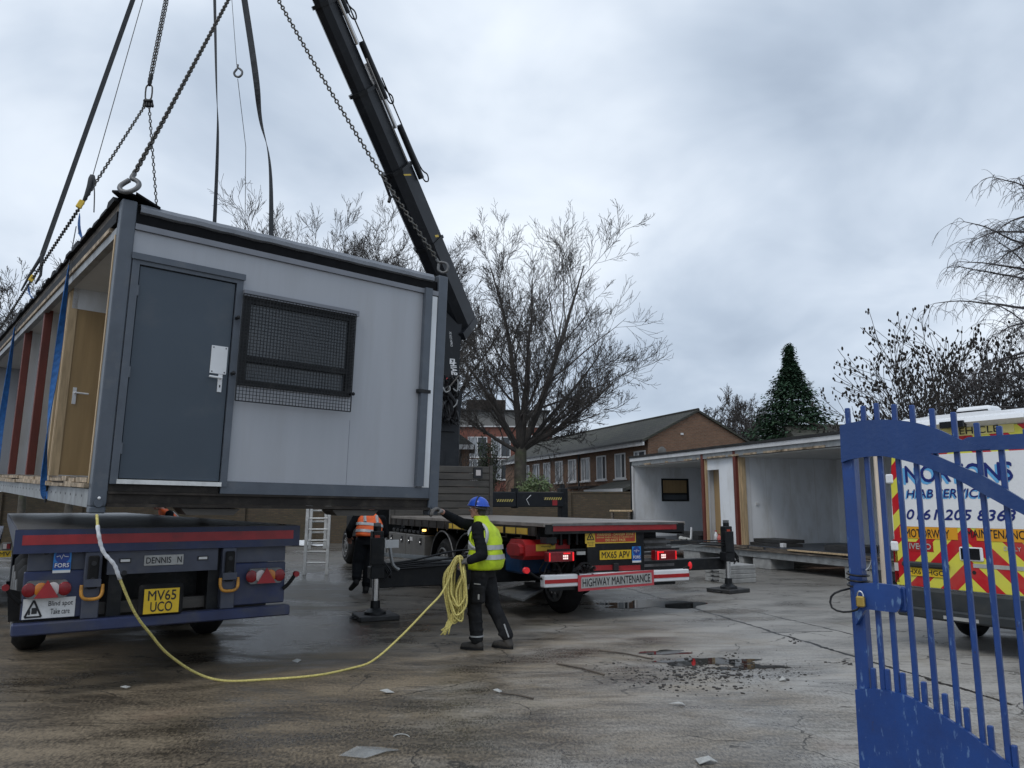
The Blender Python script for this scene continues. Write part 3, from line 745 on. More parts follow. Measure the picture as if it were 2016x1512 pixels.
# ================================================================== CABIN ON THE GROUND
GM = frame(4.33, 27.6, math.atan2(-.943, .334), .36)
G = 3.04; GW = 3.66; GL = 13.2
gc = thing('portable_cabin', 'white-lined portable cabin with one open side, standing on low blocks behind the lorry', 'portable cabin', M=GM)
MB().box(0, GL, .0, GW, .13, .22).build('floor', 'dark_floor', gc)
MB().box(0, GL, .0, GW, G - .09, G).build('roof', 'roof_felt', gc)
MB().box(-.05, GL, -.08, .08, G - .05, G + .02).build('roof_edge', 'roof_felt', gc)
MB().box(-.03, GL, -.05, -.0, G - .17, G - .055).build('fascia', 'fascia_white', gc)
MB().box(0, GL, .005, .09, G - .32, G - .095).build('head_rail', 'galvanised', gc)
r_ = MB(); rnd = random.Random(3)
for i in range(26):
    x = rnd.uniform(.8, GL - 1); r_.box(x, x + rnd.uniform(.1, .5), -.012, .004, G - .325, G - .27)
r_.build_split('splintered_edge', 'splinter_wood', gc)
MB().box(0.08, GL, .1, GW - .1, G - .36, G - .33).build('ceiling', 'ceiling_white', gc)
MB().box(0, GL, GW - .1, GW, .1, G - .1).build('back_wall', 'white_interior', gc)
xe, zw0 = .06, 0
wy0, wz1 = onx(GM, 1301, 942, xe); wy1, wz0 = onx(GM, 1356, 987, xe)
ew = MB().box(0, .08, .08, wy0, .2, G - .33).box(0, .08, wy1, GW - .1, .2, G - .33).box(0, .08, wy0, wy1, .2, wz0).box(0, .08, wy0, wy1, wz1, G - .33); ew.build('end_wall', 'white_interior', gc)
wm = wz0 + (wz1 - wz0) * .33
wf = MB().box(.02, .095, wy0, wy0 + .06, wz0, wz1).box(.02, .095, wy1 - .06, wy1, wz0, wz1).box(.02, .095, wy0 + .06, wy1 - .06, wz0, wz0 + .06).box(.02, .095, wy0 + .06, wy1 - .06, wz1 - .06, wz1).box(.02, .095, wy0 + .06, wy1 - .06, wm - .03, wm + .03)
gw = wf.build('window', 'black_steel', gc)
MB().box(.04, .046, wy0 + .06, wy1 - .06, wm + .03, wz1 - .06).build('pane', 'tan_door', gw, label='upper pane coloured tan for the view through it')  # tan view through the window is put into the pane's colour
MB().box(.04, .046, wy0 + .06, wy1 - .06, wz0 + .06, wm - .03).build('pane', 'window_glass', gw)
MB().box(.0, .09, .0, .075, .0, G - .33).build('corner_post', 'fascia_white', gc)
MB().box(-.06, -.002, -.03, .09, -.02, G - .1).build('corner_post', 'black_steel', gc)
sk = MB().box(.081, .095, .1, GW - .1, .22, .33); sk.build('skirting', 'white_interior', gc)
P1, P2 = on(GM, 1386, 990, .03)[0], on(GM, 1450, 985, .03)[0]
for x in (P1, P2): MB().bev(x - .06, x + .06, -.005, .11, .0, G - .1, .008).build('red_post', 'rust_red', gc)
# closed bay between the posts with a doorway
d0, d1 = on(GM, 1393, 990, .15)[0], on(GM, 1419, 990, .15)[0]; dz = on(GM, 1405, 925, .15)[1]
bw = MB().box(P1 + .06, d0, .13, .2, .22, G - .33).box(d1, P2 - .06, .13, .2, .22, G - .33).box(d0, d1, .13, .2, dz, G - .33); bw.build('partition', 'white_interior', gc)
MB().box(d0 - .05, d0, .1, .129, .22, dz + .05).build('door_frame', 'fascia_white', gc)
MB().box(P1 + .7, P2, GW - .9, GW - .8, .22, G - .33).build('partition', 'tan_door', gc)
MB().box(d0 - .02, d1 + .25, .42, .46, .23, dz + .1).build('inner_door', 'tan_door', gc)
MB().box(P2 + .06, P2 + .1, .09, .16, .22, G - .33).build('stud', 'timber', gc)
MB().box(P2 + .062, P2 + .12, .16, .30, .22, G - .33).build('stud', 'timber', gc)
MB().box(P1 + .062, P1 + .1, .05, .13, .22, G - .33).build('stud', 'timber', gc)
MB().box(P2 - .1, P2 - .062, .05, .129, .22, G - .33).build('stud', 'timber', gc)
MB().box(P2 + .0, P2 + .08, .30, GW - .1, .22, G - .33).build('partition', 'white_interior', gc)
MB().box(P2 + .081, P2 + .092, .31, .46, .22, G - .34).build('end_strip', 'upvc_white', gc)
sm = MB()
for y in (1.0, 1.85, 2.75): sm.box(P2 + .0805, P2 + .083, y, y + .012, .3, G - .36)
sm.build_split('panel_seam', 'ceiling_white', gc)
MB().box(P2 + .0815, P2 + .105, .62, .72, 1.32, 1.40).build('socket', 'upvc_white', gc)
MB().box(P1 - .1, P1 - .06, .3, GW - .1, .22, G - .33).build('partition', 'white_interior', gc)
MB().box(GL - .08, GL, 0.05, GW - .1, 0, G - .1).build('end_wall', 'white_interior', gc)
sc_ = MB().box(0, GL, -.02, .06, -.06, .09); sc_.box(0, GL, -.05, .0, -.07, -.061); sc_.build('side_channel', 'galvanised', gc)
spn = MB(); rnd = random.Random(21); y = .3
while y < GL - .4:
    l = rnd.uniform(.5, 2.); k = rnd.random()
    spn.box(y, y + l, -.06 - .03 * k, .05, .095 + .01 * rnd.random(), .125 + .02 * rnd.random()); spn.box(y + .1, y + l, -.04 * k, .1, .15, .2 + .02 * rnd.random()); y += l
spn.build('splintered_edge', 'old_timber', gc)
MB().box(on(GM, 1555, 1070)[0], on(GM, 1690, 1085)[0], -.09, .0, .18, .215).build('floor_edge', 'timber', gc)
# blocks under it
for i, (x, wd, lab) in enumerate(((on(GM, 1362, 1085)[0], .9, 'low grey timber block under the floor of the white-lined cabin, behind the truck bumper'),
                         (on(GM, 1500, 1100)[0], .75, 'grey concrete block carrying the white-lined cabin, right of the stack of square pads'),
                         (on(GM, 1455, 1090)[0], .4, 'small block under the white-lined cabin, behind the stabiliser leg'), (on(GM, 1690, 1130)[0], .8, 'block under the cabin floor seen behind the blue gate post'))):
    o = MB().bev(x - wd / 2, x + wd / 2, -.02, .75, -.36, -.075, .015).build('support_block', 'concrete_pad', None, world=GM)
    tag(o, lab, 'block', 'blocks under the standing cabin')
# loose things on the cabin floor
def loose(name, M, polys, m, label, cat, group=None, z=.224):
    b = MB()
    for p, z0, z1 in polys: b.prism(p, lambda a, c, t: (a, c, t), z0, z1)
    o = b.build(name, m, None, world=M); tag(o, label, cat, group); return o
bx = on(GM, 1530, 1070, .6)[0]
loose('floor_panel', GM, [([(bx - .9, .35), (bx + .55, .25), (bx + .6, .95), (bx - .85, 1.0)], .225, .30), ([(bx - 1.0, .5), (bx + .45, .35), (bx + .5, 1.1), (bx - .95, 1.2)], .31, .40)], 'rubber_pad', 'pile of flat black panels lying in the big open room of the white-lined cabin', 'panels')
bx = on(GM, 1665, 1080, .6)[0]
loose('floor_panel', GM, [([(bx - .5, .4), (bx + .7, .3), (bx + .7, .9), (bx - .4, 1.0)], .225, .36)], 'rubber_pad', 'single black panel on the cabin floor, partly hidden by the blue gate post', 'panels')
bx = on(GM, 1362, 1048, .7)[0]
loose('floor_panel', GM, [([(bx - .6, .5), (bx + .8, .4), (bx + .8, 1.2), (bx - .5, 1.3)], .225, .36), ([(bx - .4, .6), (bx + .9, .5), (bx + .9, 1.0), (bx - .2, 1.2)], .365, .47)], 'rubber_pad', 'black panels on the floor of the small room with the window', 'panels')
def bottle(u, v, h_, m_, lab):
    x, _ = on(GM, u, v, .06)
    t = thing('bottle', lab, 'bottle', M=GM @ Matrix.Translation((x, .06, .222)), group='bottles at the cabin doorway')
    MB().tube([(0, 0, 0), (0, 0, h_ * .65), (0, 0, h_ * .8), (0, 0, h_ * .9)], [.055, .055, .03, .025], 10).build('bottle_body', m_, t, smooth=True)
    MB().cyl((0, 0, h_ * .9), (0, 0, h_), .03, n=10).build('cap', 'red_paint', t)
bottle(1410, 1060, .36, 'upvc_white', 'white bottle with a red cap standing at the cabin doorway')
bottle(1416, 1060, .26, 'bottle_red', 'pale red bottle standing right of the white one at the cabin doorway')
x, _ = on(GM, 1541, 1068, .3)
tag(MB().bev(x - .06, x + .06, .25, .37, .221, .33, .008).build('small_box', 'upvc_white', None, world=GM), 'small white box on the floor edge of the big open cabin room', 'box')
x, _ = on(GM, 1348, 1052, .1)
b = MB(); rnd = random.Random(9)
for i in range(9): b.ell((x + rnd.uniform(-.2, .2), rnd.uniform(.0, .2), .25 + rnd.random() * .05), (rnd.uniform(.06, .13), .08, rnd.uniform(.03, .06)), 7, 5)
tag(b.build('crumpled_sheet', 'white_paper', None, world=GM), 'crumpled white sheet on the floor of the cabin room with the window', 'sheet')
x, _ = on(GM, 1360, 1050, .25)
tag(MB().beam((x, .25, .222), (x - .02, .3, .62), .05, .05).build('offcut', 'upvc_white', None, world=GM), 'short white upright offcut in the cabin room with the window', 'offcut')

# ================================================================== BLUE TRAILER
TM = frame(-4.42, 6.93, math.radians(33.6)); TW = 2.5
tr = thing('flatbed_trailer', 'dark blue flatbed trailer with yellow two-line plate, rear towards us, under the hanging cabin', 'trailer', M=TM)
def T(u, v, off=0.): return on(TM, u, v, off)
zr1, zr0 = T(300, 1049)[1], T(300, 1067)[1]
zd = T(300, 1038)[1]
TL = 14.0
MB().box(-.02, TW + .02, .0, TL, zd - .07, zd).build('deck', 'deck_ply', tr)
MB().box(-.04, TW + .04, -.03, .0, zr0 - .075, zd - .005).build('rear_rail', 'trailer_blue', tr)
MB().box(.02, TW - .03, -.034, -.031, zr0, zr1).build('reflective_strip', 'red_reflector', tr)
for x in (-.04, TW): MB().box(x, x + .04, .0, TL, zd - .16, zd - .005).build('side_rail', 'trailer_grey_blue', tr)
zb1, zb0 = T(300, 1209)[1], T(300, 1231)[1]
MB().bev(.0, TW - .04, -.06, .08, zb0, zb1, .012).build('bumper', 'trailer_blue', tr, label='blue rear bumper beam')
zl = T(300, 1128)[1]
for xa, xb in ((.06, .60), (1.86, TW - .08)):
    MB().bev(xa, xb, .03, .10, zb1 + .02, zr0 - .24, .01).build('rear_panel', 'trailer_blue', tr)
    MB().box(xa + .02, xb, .06, .11, zr0 - .235, zr0 - .08).build('rear_panel', 'trailer_grey_blue', tr)
MB().box(.72, 1.72, .02, .10, zl, zr0 - .08).build('cross_panel', 'trailer_grey_blue', tr)
x0, x1 = T(166, 1120)[0], T(200, 1120)[0]; x2, x3 = T(437, 1110)[0], T(464, 1110)[0]
for a, c in ((x0, x1), (x2, x3)):
    MB().bev(a, c, -.02, .1, zb1 + .001, zr0 - .076, .008).build('upright', 'trailer_grey_blue', tr)
    zt = zr0 - .11
    k = MB().bev((a + c) / 2 - .045, (a + c) / 2 + .045, -.06, -.02, zt - .30, zt, .012); k.build('rubber_buffer', 'rubber', tr)
    k2 = MB()
    for z in (zt - .07, zt - .22): k2.cyl(((a + c) / 2, -.066, z), ((a + c) / 2, -.06, z), .022, n=10)
    k2.build_split('buffer_bolt', 'ink', tr)
    zc = T(180, 1150)[1]; xm = (a + c) / 2
    MB().box(xm - .07, xm + .07, -.07, -.02, zc - .02, zc + .05).build('ring_bracket', 'trailer_grey_blue', tr)
    MB().tube(smooth_path([(xm - .085, -.05, zc), (xm - .085, -.06, zc - .08), (xm - .05, -.065, zc - .125), (xm + .05, -.065, zc - .125), (xm + .085, -.06, zc - .08), (xm + .085, -.05, zc)], 4), .016, 8).build('lashing_ring', 'yellow_ring', tr, smooth=True)
def light_cluster(u0, v0, u1, v1, order, parent):
    a, c, z0, z1 = px(TM, u0, v0, u1, v1, .02); zm = (z0 + z1) / 2 + .012; hh = .078; n = 10
    poly = [(a + .05 + hh * .5 * math.cos(t), zm + hh * math.sin(t)) for t in [math.pi / 2 + math.pi * i / n for i in range(n + 1)]] + [(c - .05 + hh * .5 * math.cos(t), zm + hh * math.sin(t)) for t in [-math.pi / 2 + math.pi * i / n for i in range(n + 1)]]
    L = MB().prism(poly, lambda p, q, t: (p, t, q), -.03, .03).build('tail_light', 'wheel_grey', parent)
    W = c - a; seg = W / 4
    for i, m_ in enumerate(order):
        MB().ell((a + seg * (i + .5), -.03, zm), (seg * .60, .010, hh * .80), 16, 8).build('lens', m_, L, smooth=True)
    xm = (a + c) / 2
    MB().prism([(xm - .095, zm - .072), (xm + .095, zm - .072), (xm, zm + .085)], lambda p, q, t: (p, t, q), -.07, -.055).build('triangle_reflector', 'red_reflector', L)
light_cluster(46, 1146, 136, 1178, ('lamp_red', 'lamp_amber', 'lamp_clear', 'lamp_red'), tr)
light_cluster(484, 1121, 556, 1149, ('lamp_red', 'lamp_clear', 'lamp_amber', 'lamp_red'), tr)
def side_marker(x, sgn, z, parent):
    MB().tube(smooth_path([(x, .02, z - .1), (x + sgn * .05, .0, z - .05), (x + sgn * .11, -.02, z + .04)], 4), .02, 8).build('marker_stalk', 'rubber', parent, smooth=True)
    MB().cyl((x + sgn * .12, -.05, z + .05), (x + sgn * .12, .0, z + .05), .03, n=12).build('marker_lamp', 'lamp_red', parent)
side_marker(.05, -1, T(60, 1165)[1], tr); side_marker(TW - .1, 1, T(560, 1140)[1], tr)
for xa, xb in ((-.06, .02),):
    MB().prism([(T(14, 1170)[0], T(14, 1165)[1]), (T(42, 1170)[0], T(42, 1170)[1]), (T(38, 1225)[0], T(38, 1230)[1]), (T(16, 1230)[0], T(16, 1232)[1])], lambda p, q, t: (p, t, q), .25, .3).build('mud_flap', 'rubber', tr)
MB().box(.1, TW - .1, .62, .66, .5, zd - .2).build('added_dark_backing', 'black_steel', tr)  # added black sheet: darkens the open tail and hides bright ground behind
MB().box(.62, 1.84, .2, .3, zb1 + .01, zb1 + .12).build('inner_beam', 'headboard_brown', tr)
# plates and stickers
p0, p1, z0, z1 = px(TM, 284, 1160, 350, 1204, -.08)
MB().bev(p0 - .04, p1 + .04, -.10, .0, z0 - .02, z1 + .04, .02).build('plate_holder', 'rubber', tr)
pl = MB().box(p0, p1, -.106, -.101, z0, z1).build('number_plate', 'plate_yellow', tr)
letter_xz('MV65', p0 + .035, p1 - .03, z0 + (z1 - z0) * .53, z0 + (z1 - z0) * .93, -.108, 'ink', pl, bold=.02)
letter_xz('UCO', p0 + .06, p1 - .06, z0 + (z1 - z0) * .08, z0 + (z1 - z0) * .47, -.108, 'ink', pl, bold=.02)
p0, p1, z0, z1 = px(TM, 285, 1093, 361, 1112, .0)
zc = (z0 + z1) / 2
sg = MB().bev(p0, p1, .006, .0195, zc - .05, zc + .05, .004).build('maker_plate', 'label_silver', tr)
Wd = p1 - p0
letter_xz('DENNIS', p0 + .05 * Wd, p0 + .68 * Wd, zc - .028, zc + .03, .003, 'ink', sg, bold=.025)
letter_xz('N', p0 + .84 * Wd, p0 + .95 * Wd, zc - .028, zc + .03, .003, 'ink', sg, bold=.025)
for u in (247, 400):
    x, z = T(u, 1104 if u < 300 else 1099)
    l = MB().box(x - .05, x + .05, .01, .0195, z - .02, z + .022).build('lamp_unit', 'ink', tr); MB().box(x - .04, x + .04, .005, .0095, z - .01, z + .013).build('lens', 'label_white', l)
def fors(M, u0, v0, u1, v1, y, parent, strip=True):
    a, c, z0, z1 = px(M, u0, v0, u1, v1, y); H = z1 - z0
    s = MB().box(a, c, y - .004, y, z0 + .12 * H, z1).build('sticker', 'label_blue', parent)
    MB().box(a, c, y - .0045, y, z0, z0 + .12 * H).build('label_strip', 'label_white', s)
    MB().box(a + .005, c - .005, y - .0055, y - .0042, z0 + .17 * H, z0 + .46 * H).build('label_strip', 'label_dark_blue', s)
    n = 24; cx, cz, r = (a + c) / 2, z0 + .72 * H, (c - a) * .42
    ring = [(cx + r * math.cos(2 * math.pi * i / n), cz + r * math.sin(2 * math.pi * i / n)) for i in range(n)]
    MB().prism(ring, lambda p, q, t: (p, t, q), y - .0055, y - .0042).build('roundel', 'label_dark_blue', s)
    wv = [(cx - r * .8, cz), (cx - r * .35, cz + .01), (cx - r * .15, cz - r * .35), (cx + r * .1, cz + r * .35), (cx + r * .3, cz), (cx + r * .8, cz)]
    MB().tube([(p, y - .006, q) for p, q in wv], .0035, 5).build('pulse_line', 'ink_white', s)
    letter_xz('FORS', a + .1 * (c - a), c - .1 * (c - a), z0 + .25 * H, z0 + .43 * H, y - .0075, 'ink_white', s, bold=.03)
fors(TM, 107, 1084, 138, 1127, .028, tr)
p0, p1, z0, z1 = px(TM, 46, 1180, 146, 1213, .025); 
bs = MB().box(p0, p1, .02, .028, z0, z1).build('sticker', 'label_white', tr, label='white warning sticker with black triangle'); Wd, H = p1 - p0, z1 - z0
letter_xz('Blind spot', p0 + .48 * Wd, p0 + .95 * Wd, z0 + .52 * H, z0 + .84 * H, .018, 'ink', bs, bold=.006)
letter_xz('Take care', p0 + .53 * Wd, p0 + .90 * Wd, z0 + .18 * H, z0 + .45 * H, .018, 'ink', bs, bold=.006)
tx = p0 + .2 * Wd
tri = MB()
A_, B_, C_ = (tx - .15 * Wd, z0 + .1 * H), (tx + .16 * Wd, z0 + .1 * H), (tx, z0 + .92 * H)
for s_, e_ in ((A_, B_), (B_, C_), (C_, A_)): tri.beam((s_[0], .017, s_[1]), (e_[0], .017, e_[1]), .004, .016, up=(0, 0, 1) if s_[1] != e_[1] else (0, 0, 1))
tri.box(tx - .012, tx + .03, .016, .019, z0 + .25 * H, z0 + .55 * H); tri.box(tx - .035, tx - .022, .016, .019, z0 + .22 * H, z0 + .45 * H)
tri.build('warning_symbol', 'ink', bs)
hs = MB()
for u, v in ((245, 1128), (92, 1087), (156, 1085)): x, z = T(u, v); hs.cyl((x, .012, z), (x, .0195, z), .025, n=10)
hs.build_split('drain_hole', 'ink', tr)
# chassis and wheels
ch = MB()
for x in (.75, 1.65): ch.box(x, x + .12, .1, TL, .62, zd - .07)
for i in range(12): ch.box(.1, TW - .1, .5 + i, .58 + i, zd - .2, zd - .071)
ch.build('chassis', 'black_steel', tr)
def wheel(parent, x0, x1, y, r, sgn, twin=False, name='wheel', steer=0):
    zc = r; X = (x0, x1); n = 36; rings = [(0, .62 * r), (.0, .82 * r), (.18, .97 * r), (.32, r), (.68, r), (.82, .97 * r), (1, .82 * r), (1, .62 * r)]
    vs = []; fs = []
    for t, rr in rings:
        for k in range(n):
            a = 2 * math.pi * k / n; vs.append((x0 + (x1 - x0) * t, y + rr * math.cos(a), zc + rr * math.sin(a)))
    for i in range(len(rings) - 1):
        for k in range(n): l = (k + 1) % n; fs.append((i * n + k, i * n + l, (i + 1) * n + l, (i + 1) * n + k))
    tread = MB().add(vs, fs)
    ob = tread.build(name, 'rubber', parent, smooth='auto')
    xf = x0 if sgn < 0 else x1; d = 1 if sgn < 0 else -1
    rim = MB().tube([(xf + d * .02, y, zc), (xf + d * .10, y, zc)], [.6 * r, .5 * r], 28)
    rim.tube([(xf + d * .0, y + .61 * r * math.cos(2 * math.pi * i / 28), zc + .61 * r * math.sin(2 * math.pi * i / 28)) for i in range(28)], .022, 6, closed=True)
    rim.cyl((xf - d * .01, y, zc), (xf + d * .1, y, zc), .2 * r, .26 * r, 18)
    rim.build('rim', 'wheel_grey', ob)
    nb = MB()
    for i in range(10):
        a = 2 * math.pi * i / 10; nb.cyl((xf - d * .005, y + .38 * r * math.cos(a), zc + .38 * r * math.sin(a)), (xf + d * .03, y + .38 * r * math.cos(a), zc + .38 * r * math.sin(a)), .018, n=6)
    hb = MB()
    for i in range(8):
        a = 2 * math.pi * (i + .5) / 8; hb.cyl((xf + d * .015, y + .49 * r * math.cos(a), zc + .49 * r * math.sin(a)), (xf + d * .019, y + .49 * r * math.cos(a), zc + .49 * r * math.sin(a)), .04, n=8)
    nb.build_split('wheel_nut', 'chrome', ob); hb.build_split('rim_hole', 'ink', ob)
    return ob
for y in (2.9, 4.2, 5.5):
    wheel(tr, .07, .41, y, .5, -1); wheel(tr, TW - .41, TW - .07, y, .5, 1)
MB().box(.1, TW - .1, 2.85, 2.95, .42, .56).box(.1, TW - .1, 4.15, 4.25, .42, .56).build('axle', 'black_steel', tr)
for x in (.05, TW - .3): MB().tube([(x + .12, TL - 2.5, .1), (x + .12, TL - 2.5, 1.2)], .07, 8).box(x, x + .24, TL - 2.65, TL - 2.35, .0, .1).build('landing_leg', 'trailer_grey_blue', tr)

# second trailer, mostly outside the left edge
T2M = frame(-8.62 - 2.5 * math.cos(.58), 13.0 - 2.5 * math.sin(.58), .58)
t2 = thing('flatbed_trailer', 'grey trailer with raised ramp arms, cut off by the left edge of the photo', 'trailer', M=T2M)
MB().box(0, 2.5, 0, 9, 1.0, 1.14).build('deck', 'trailer_grey_blue', t2)
MB().bev(0, 2.5, -.05, .06, .95, 1.13, .01).build('rear_rail', 'wheel_grey', t2)
MB().box(.1, 2.45, .05, .12, .5, .95).build('rear_panel', 'black_steel', t2)
MB().bev(0, 2.5, -.06, .06, .38, .5, .01).build('bumper', 'trailer_grey_blue', t2)
a, c, z0, z1 = px(T2M, 4, 1068, 22, 1082)
l = MB().bev(a, c, -.09, -.0, z0, z1, .012).build('tail_light', 'wheel_grey', t2); MB().box(a + .02, (a + c) / 2, -.1, -.091, z0 + .02, z1 - .02).build('lens', 'lamp_clear', l)
MB().box((a + c) / 2, c - .02, -.1, -.091, z0 + .02, z1 - .02).build('lens', 'lamp_red', l)
a, c, z0, z1 = px(T2M, 4, 1084, 23, 1096); c -= .01
pl = MB().box(c - .52, c, -.06, -.051, z0, z1).build('number_plate', 'plate_yellow', t2)
letter_xz('MV', c - .17, c - .02, z0 + .02, z1 - .02, -.063, 'ink', pl, bold=.02)
for x in (.3, 1.9): 
    rm = MB()
    for dx_ in (0, .16, .32): rm.beam((x + dx_, -.02, 1.15), (x + dx_, .55, 2.3), .05, .09)
    for k in range(6): rm.beam((x, .07 + k * .095, 1.3 + k * .19), (x + .32, .07 + k * .095, 1.3 + k * .19), .05, .04)
    rm.build('ramp', 'trailer_grey_blue', t2)
for y in (2.2, 3.5): wheel(t2, 2.1, 2.44, y, .45, 1); wheel(t2, .06, .4, y, .45, -1)
# ================================================================== CRANE LORRY
KM = frame(.4805, 11.327, .44507)
KW = 2.5
tk = thing('crane_lorry', 'flatbed lorry with a black knuckle crane, long empty deck and red-striped rear bumper', 'lorry', M=KM)
def K(u, v, off=0.): return on(KM, u, v, off)
def W(x, y, z): return KM @ Vector((x, y, z))
z_r0, z_r1 = K(1208, 1044)[1], K(1208, 1034)[1]; zd = K(1208, 1028)[1]
KL = 7.75
MB().bev(-.03, KW + .05, -.02, KL, zd - .06, zd, .006).build('deck', 'deck_truck', tk)
MB().box(.0, KW + .02, -.03, -.001, z_r0 - .04, zd - .025).build('rear_rail', 'black_steel', tk)
a, c = K(1087, 1040)[0], K(1329, 1038)[0]
MB().box(a, c, -.036, -.031, z_r0, z_r1).build('reflective_strip', 'red_reflector', tk)
MB().box(a - .02, c + .02, -.05, -.03, z_r1 + .003, zd - .012).build('edge_strip', 'wheel_grey', tk)
MB().box(-.03, .0, .25, KL, zd - .2, zd - .062).build('side_rail', 'beam_brown', tk)
MB().box(KW, KW + .04, .0, KL, zd - .2, zd - .062).build('side_rail', 'black_steel', tk)
yp = MB(); y = .5
for i in range(4):
    MB().box(-.037, -.0305, y, y + .78, zd - .185, zd - .09).build('side_panel', 'label_yellow', tk, label='grimy yellow side panel'); y += .86
rb = MB()
for i in range(16): rb.box(-.042, -.03, .42 + i * .46, .45 + i * .46, zd - .2, zd - .065)
rb.build_split('rail_rib', 'beam_brown', tk)
MB().box(.03, .2, .0, .2, zd - .3, zd - .21).build('corner_block', 'black_steel', tk)
# chassis
ch = MB()
for x in (.8, 1.6): ch.box(x, x + .1, .15, 14.3, .72, 1.02)
for i in range(13): ch.box(.15, KW - .15, .5 + i * .56, .57 + i * .56, zd - .28, zd - .061)
ch.build('chassis', 'black_steel', tk)
# rear light boards and middle panel
m0, m1, mz0, mz1 = px(KM, 1158, 1046, 1266, 1124, .05)
mp = MB().bev(m0 - .03, m1 + .02, .03, .09, mz0, mz1, .008); mp.build('rear_panel', 'black_steel', tk)
a, c, z0, z1 = px(KM, 1152, 1047, 1252, 1068, .02)
s = MB().box(a, c, .02, .028, z0, z1).build('warning_sign', 'label_yellow', tk); w_ = c - a; h = z1 - z0
MB().box(a + .19 * w_, c - .02 * w_, .016, .0198, z0 + .1 * h, z1 - .1 * h).build('sign_panel', 'label_red', s)
MB().box(a + .03, a + .185 * w_, .018, .026, z0 - .28 * h, z0).build('sign_tail', 'label_yellow', s)
letter_xz('WARNING - DANGER ZONE', a + .22 * w_, c - .05 * w_, z0 + .64 * h, z0 + .84 * h, .0135, 'ink_yellow', s, bold=.02)
letter_xz('BEWARE WHEN VEHICLE IS TURNING LEFT', a + .22 * w_, c - .05 * w_, z0 + .44 * h, z0 + .56 * h, .0135, 'ink_yellow', s)
letter_xz('DO NOT PASS', a + .39 * w_, c - .22 * w_, z0 + .16 * h, z0 + .36 * h, .0135, 'ink_yellow', s, bold=.02)
letter_xz('Blind spot', a + .04 * w_, a + .17 * w_, z0 + .12 * h - .02, z0 + .24 * h - .02, .0135, 'ink', s, bold=.01)
letter_xz('Take care', a + .055 * w_, a + .155 * w_, z0 - .16 * h, z0 - .06 * h, .0155, 'ink', s, bold=.01)
tri = MB(); tx = a + .1 * w_; A_, B_, C_ = (tx - .06, z0 + .34 * h), (tx + .06, z0 + .34 * h), (tx, z0 + .9 * h)
for p_, q_ in ((A_, B_), (B_, C_), (C_, A_)): tri.beam((p_[0], .015, p_[1]), (q_[0], .015, q_[1]), .004, .012)
tri.box(tx - .01, tx + .01, .013, .016, z0 + .42 * h, z0 + .66 * h); tri.build('warning_symbol', 'ink', s)
a, c, z0, z1 = px(KM, 1181, 1084, 1243, 1100, .02)
pl = MB().box(a, c, .02, .029, z0, z1).build('number_plate', 'plate_yellow', tk)
letter_xz('MX65 APV', a + .03, c - .03, z0 + .16 * (z1 - z0), z1 - .14 * (z1 - z0), .017, 'ink', pl, bold=.022)
fors(KM, 1244, 1076, 1262, 1107, .028, tk)
for u0, u1 in ((1163, 1206), (1218, 1261)):
    a, c, z0, z1 = px(KM, u0, 1114, u1, 1122, .02); MB().box(a, c, .02, .0295, z0, z1).build('reflector', 'red_reflector', tk)
a, c, z0, z1 = px(KM, 1207, 1109, 1217, 1122, .0); MB().bev(a, c, -.03, .03, z0, z1, .01).build('tow_socket', 'ink', tk)
def lights(u0, v0, u1, v1, wu, parent):
    a, c, z0, z1 = px(KM, u0, v0, u1, v1, -.05)
    L = MB().bev(a, c, -.07, .06, z0, z1, .012).build('tail_light', 'lamp_red', parent)
    W_ = c - a; rw = MB()
    left = wu < 0
    e0 = a + .02 if left else a + .04
    for i in range(7):
        z = z0 + .02 + (z1 - z0 - .04) * i / 6
        rw.box((a + .015) if left else (c - .035), (a + .035) if left else (c - .015), -.074, -.0705, z - .006, z + .006)
        rw.box((c - .035) if left else (a + .03), (c - .012) if left else (a + .06), -.074, -.0705, z - .007, z + .007)
    for i in range(6): x = (a + .58 * W_ + i * .02) if left else (a + .1 * W_ + i * .02); rw.box(x, x + .012, -.074, -.0705, z1 - .035, z1 - .015)
    rw.build('led_strip', 'lamp_red_lit', L)
    wh = MB(); x = a + (.56 if left else .26) * W_
    for i in range(3):
        for j in range(2): wh.box(x + i * .03, x + i * .03 + .022, -.074, -.0705, z0 + .035 + j * .035, z0 + .06 + j * .035)
    wh.build('reversing_lamp', 'lamp_white_lit', L)
lights(1078, 1087, 1130, 1105, -1, tk); lights(1289, 1084, 1332, 1102, 1, tk)
a, c, z0, z1 = px(KM, 1136, 1086, 1152, 1092, .0); MB().box(a, c, -.01, .02, z0, z1).build('clear_reflector', 'label_silver', tk)
MB().box(.1, m0 - .04, .06, .12, K(1100, 1086)[1], K(1100, 1082)[1]).build('light_bar', 'black_steel', tk)
MB().box(m1 + .03, KW - .02, .06, .12, K(1300, 1084)[1] , K(1300, 1080)[1]).build('light_bar', 'black_steel', tk)
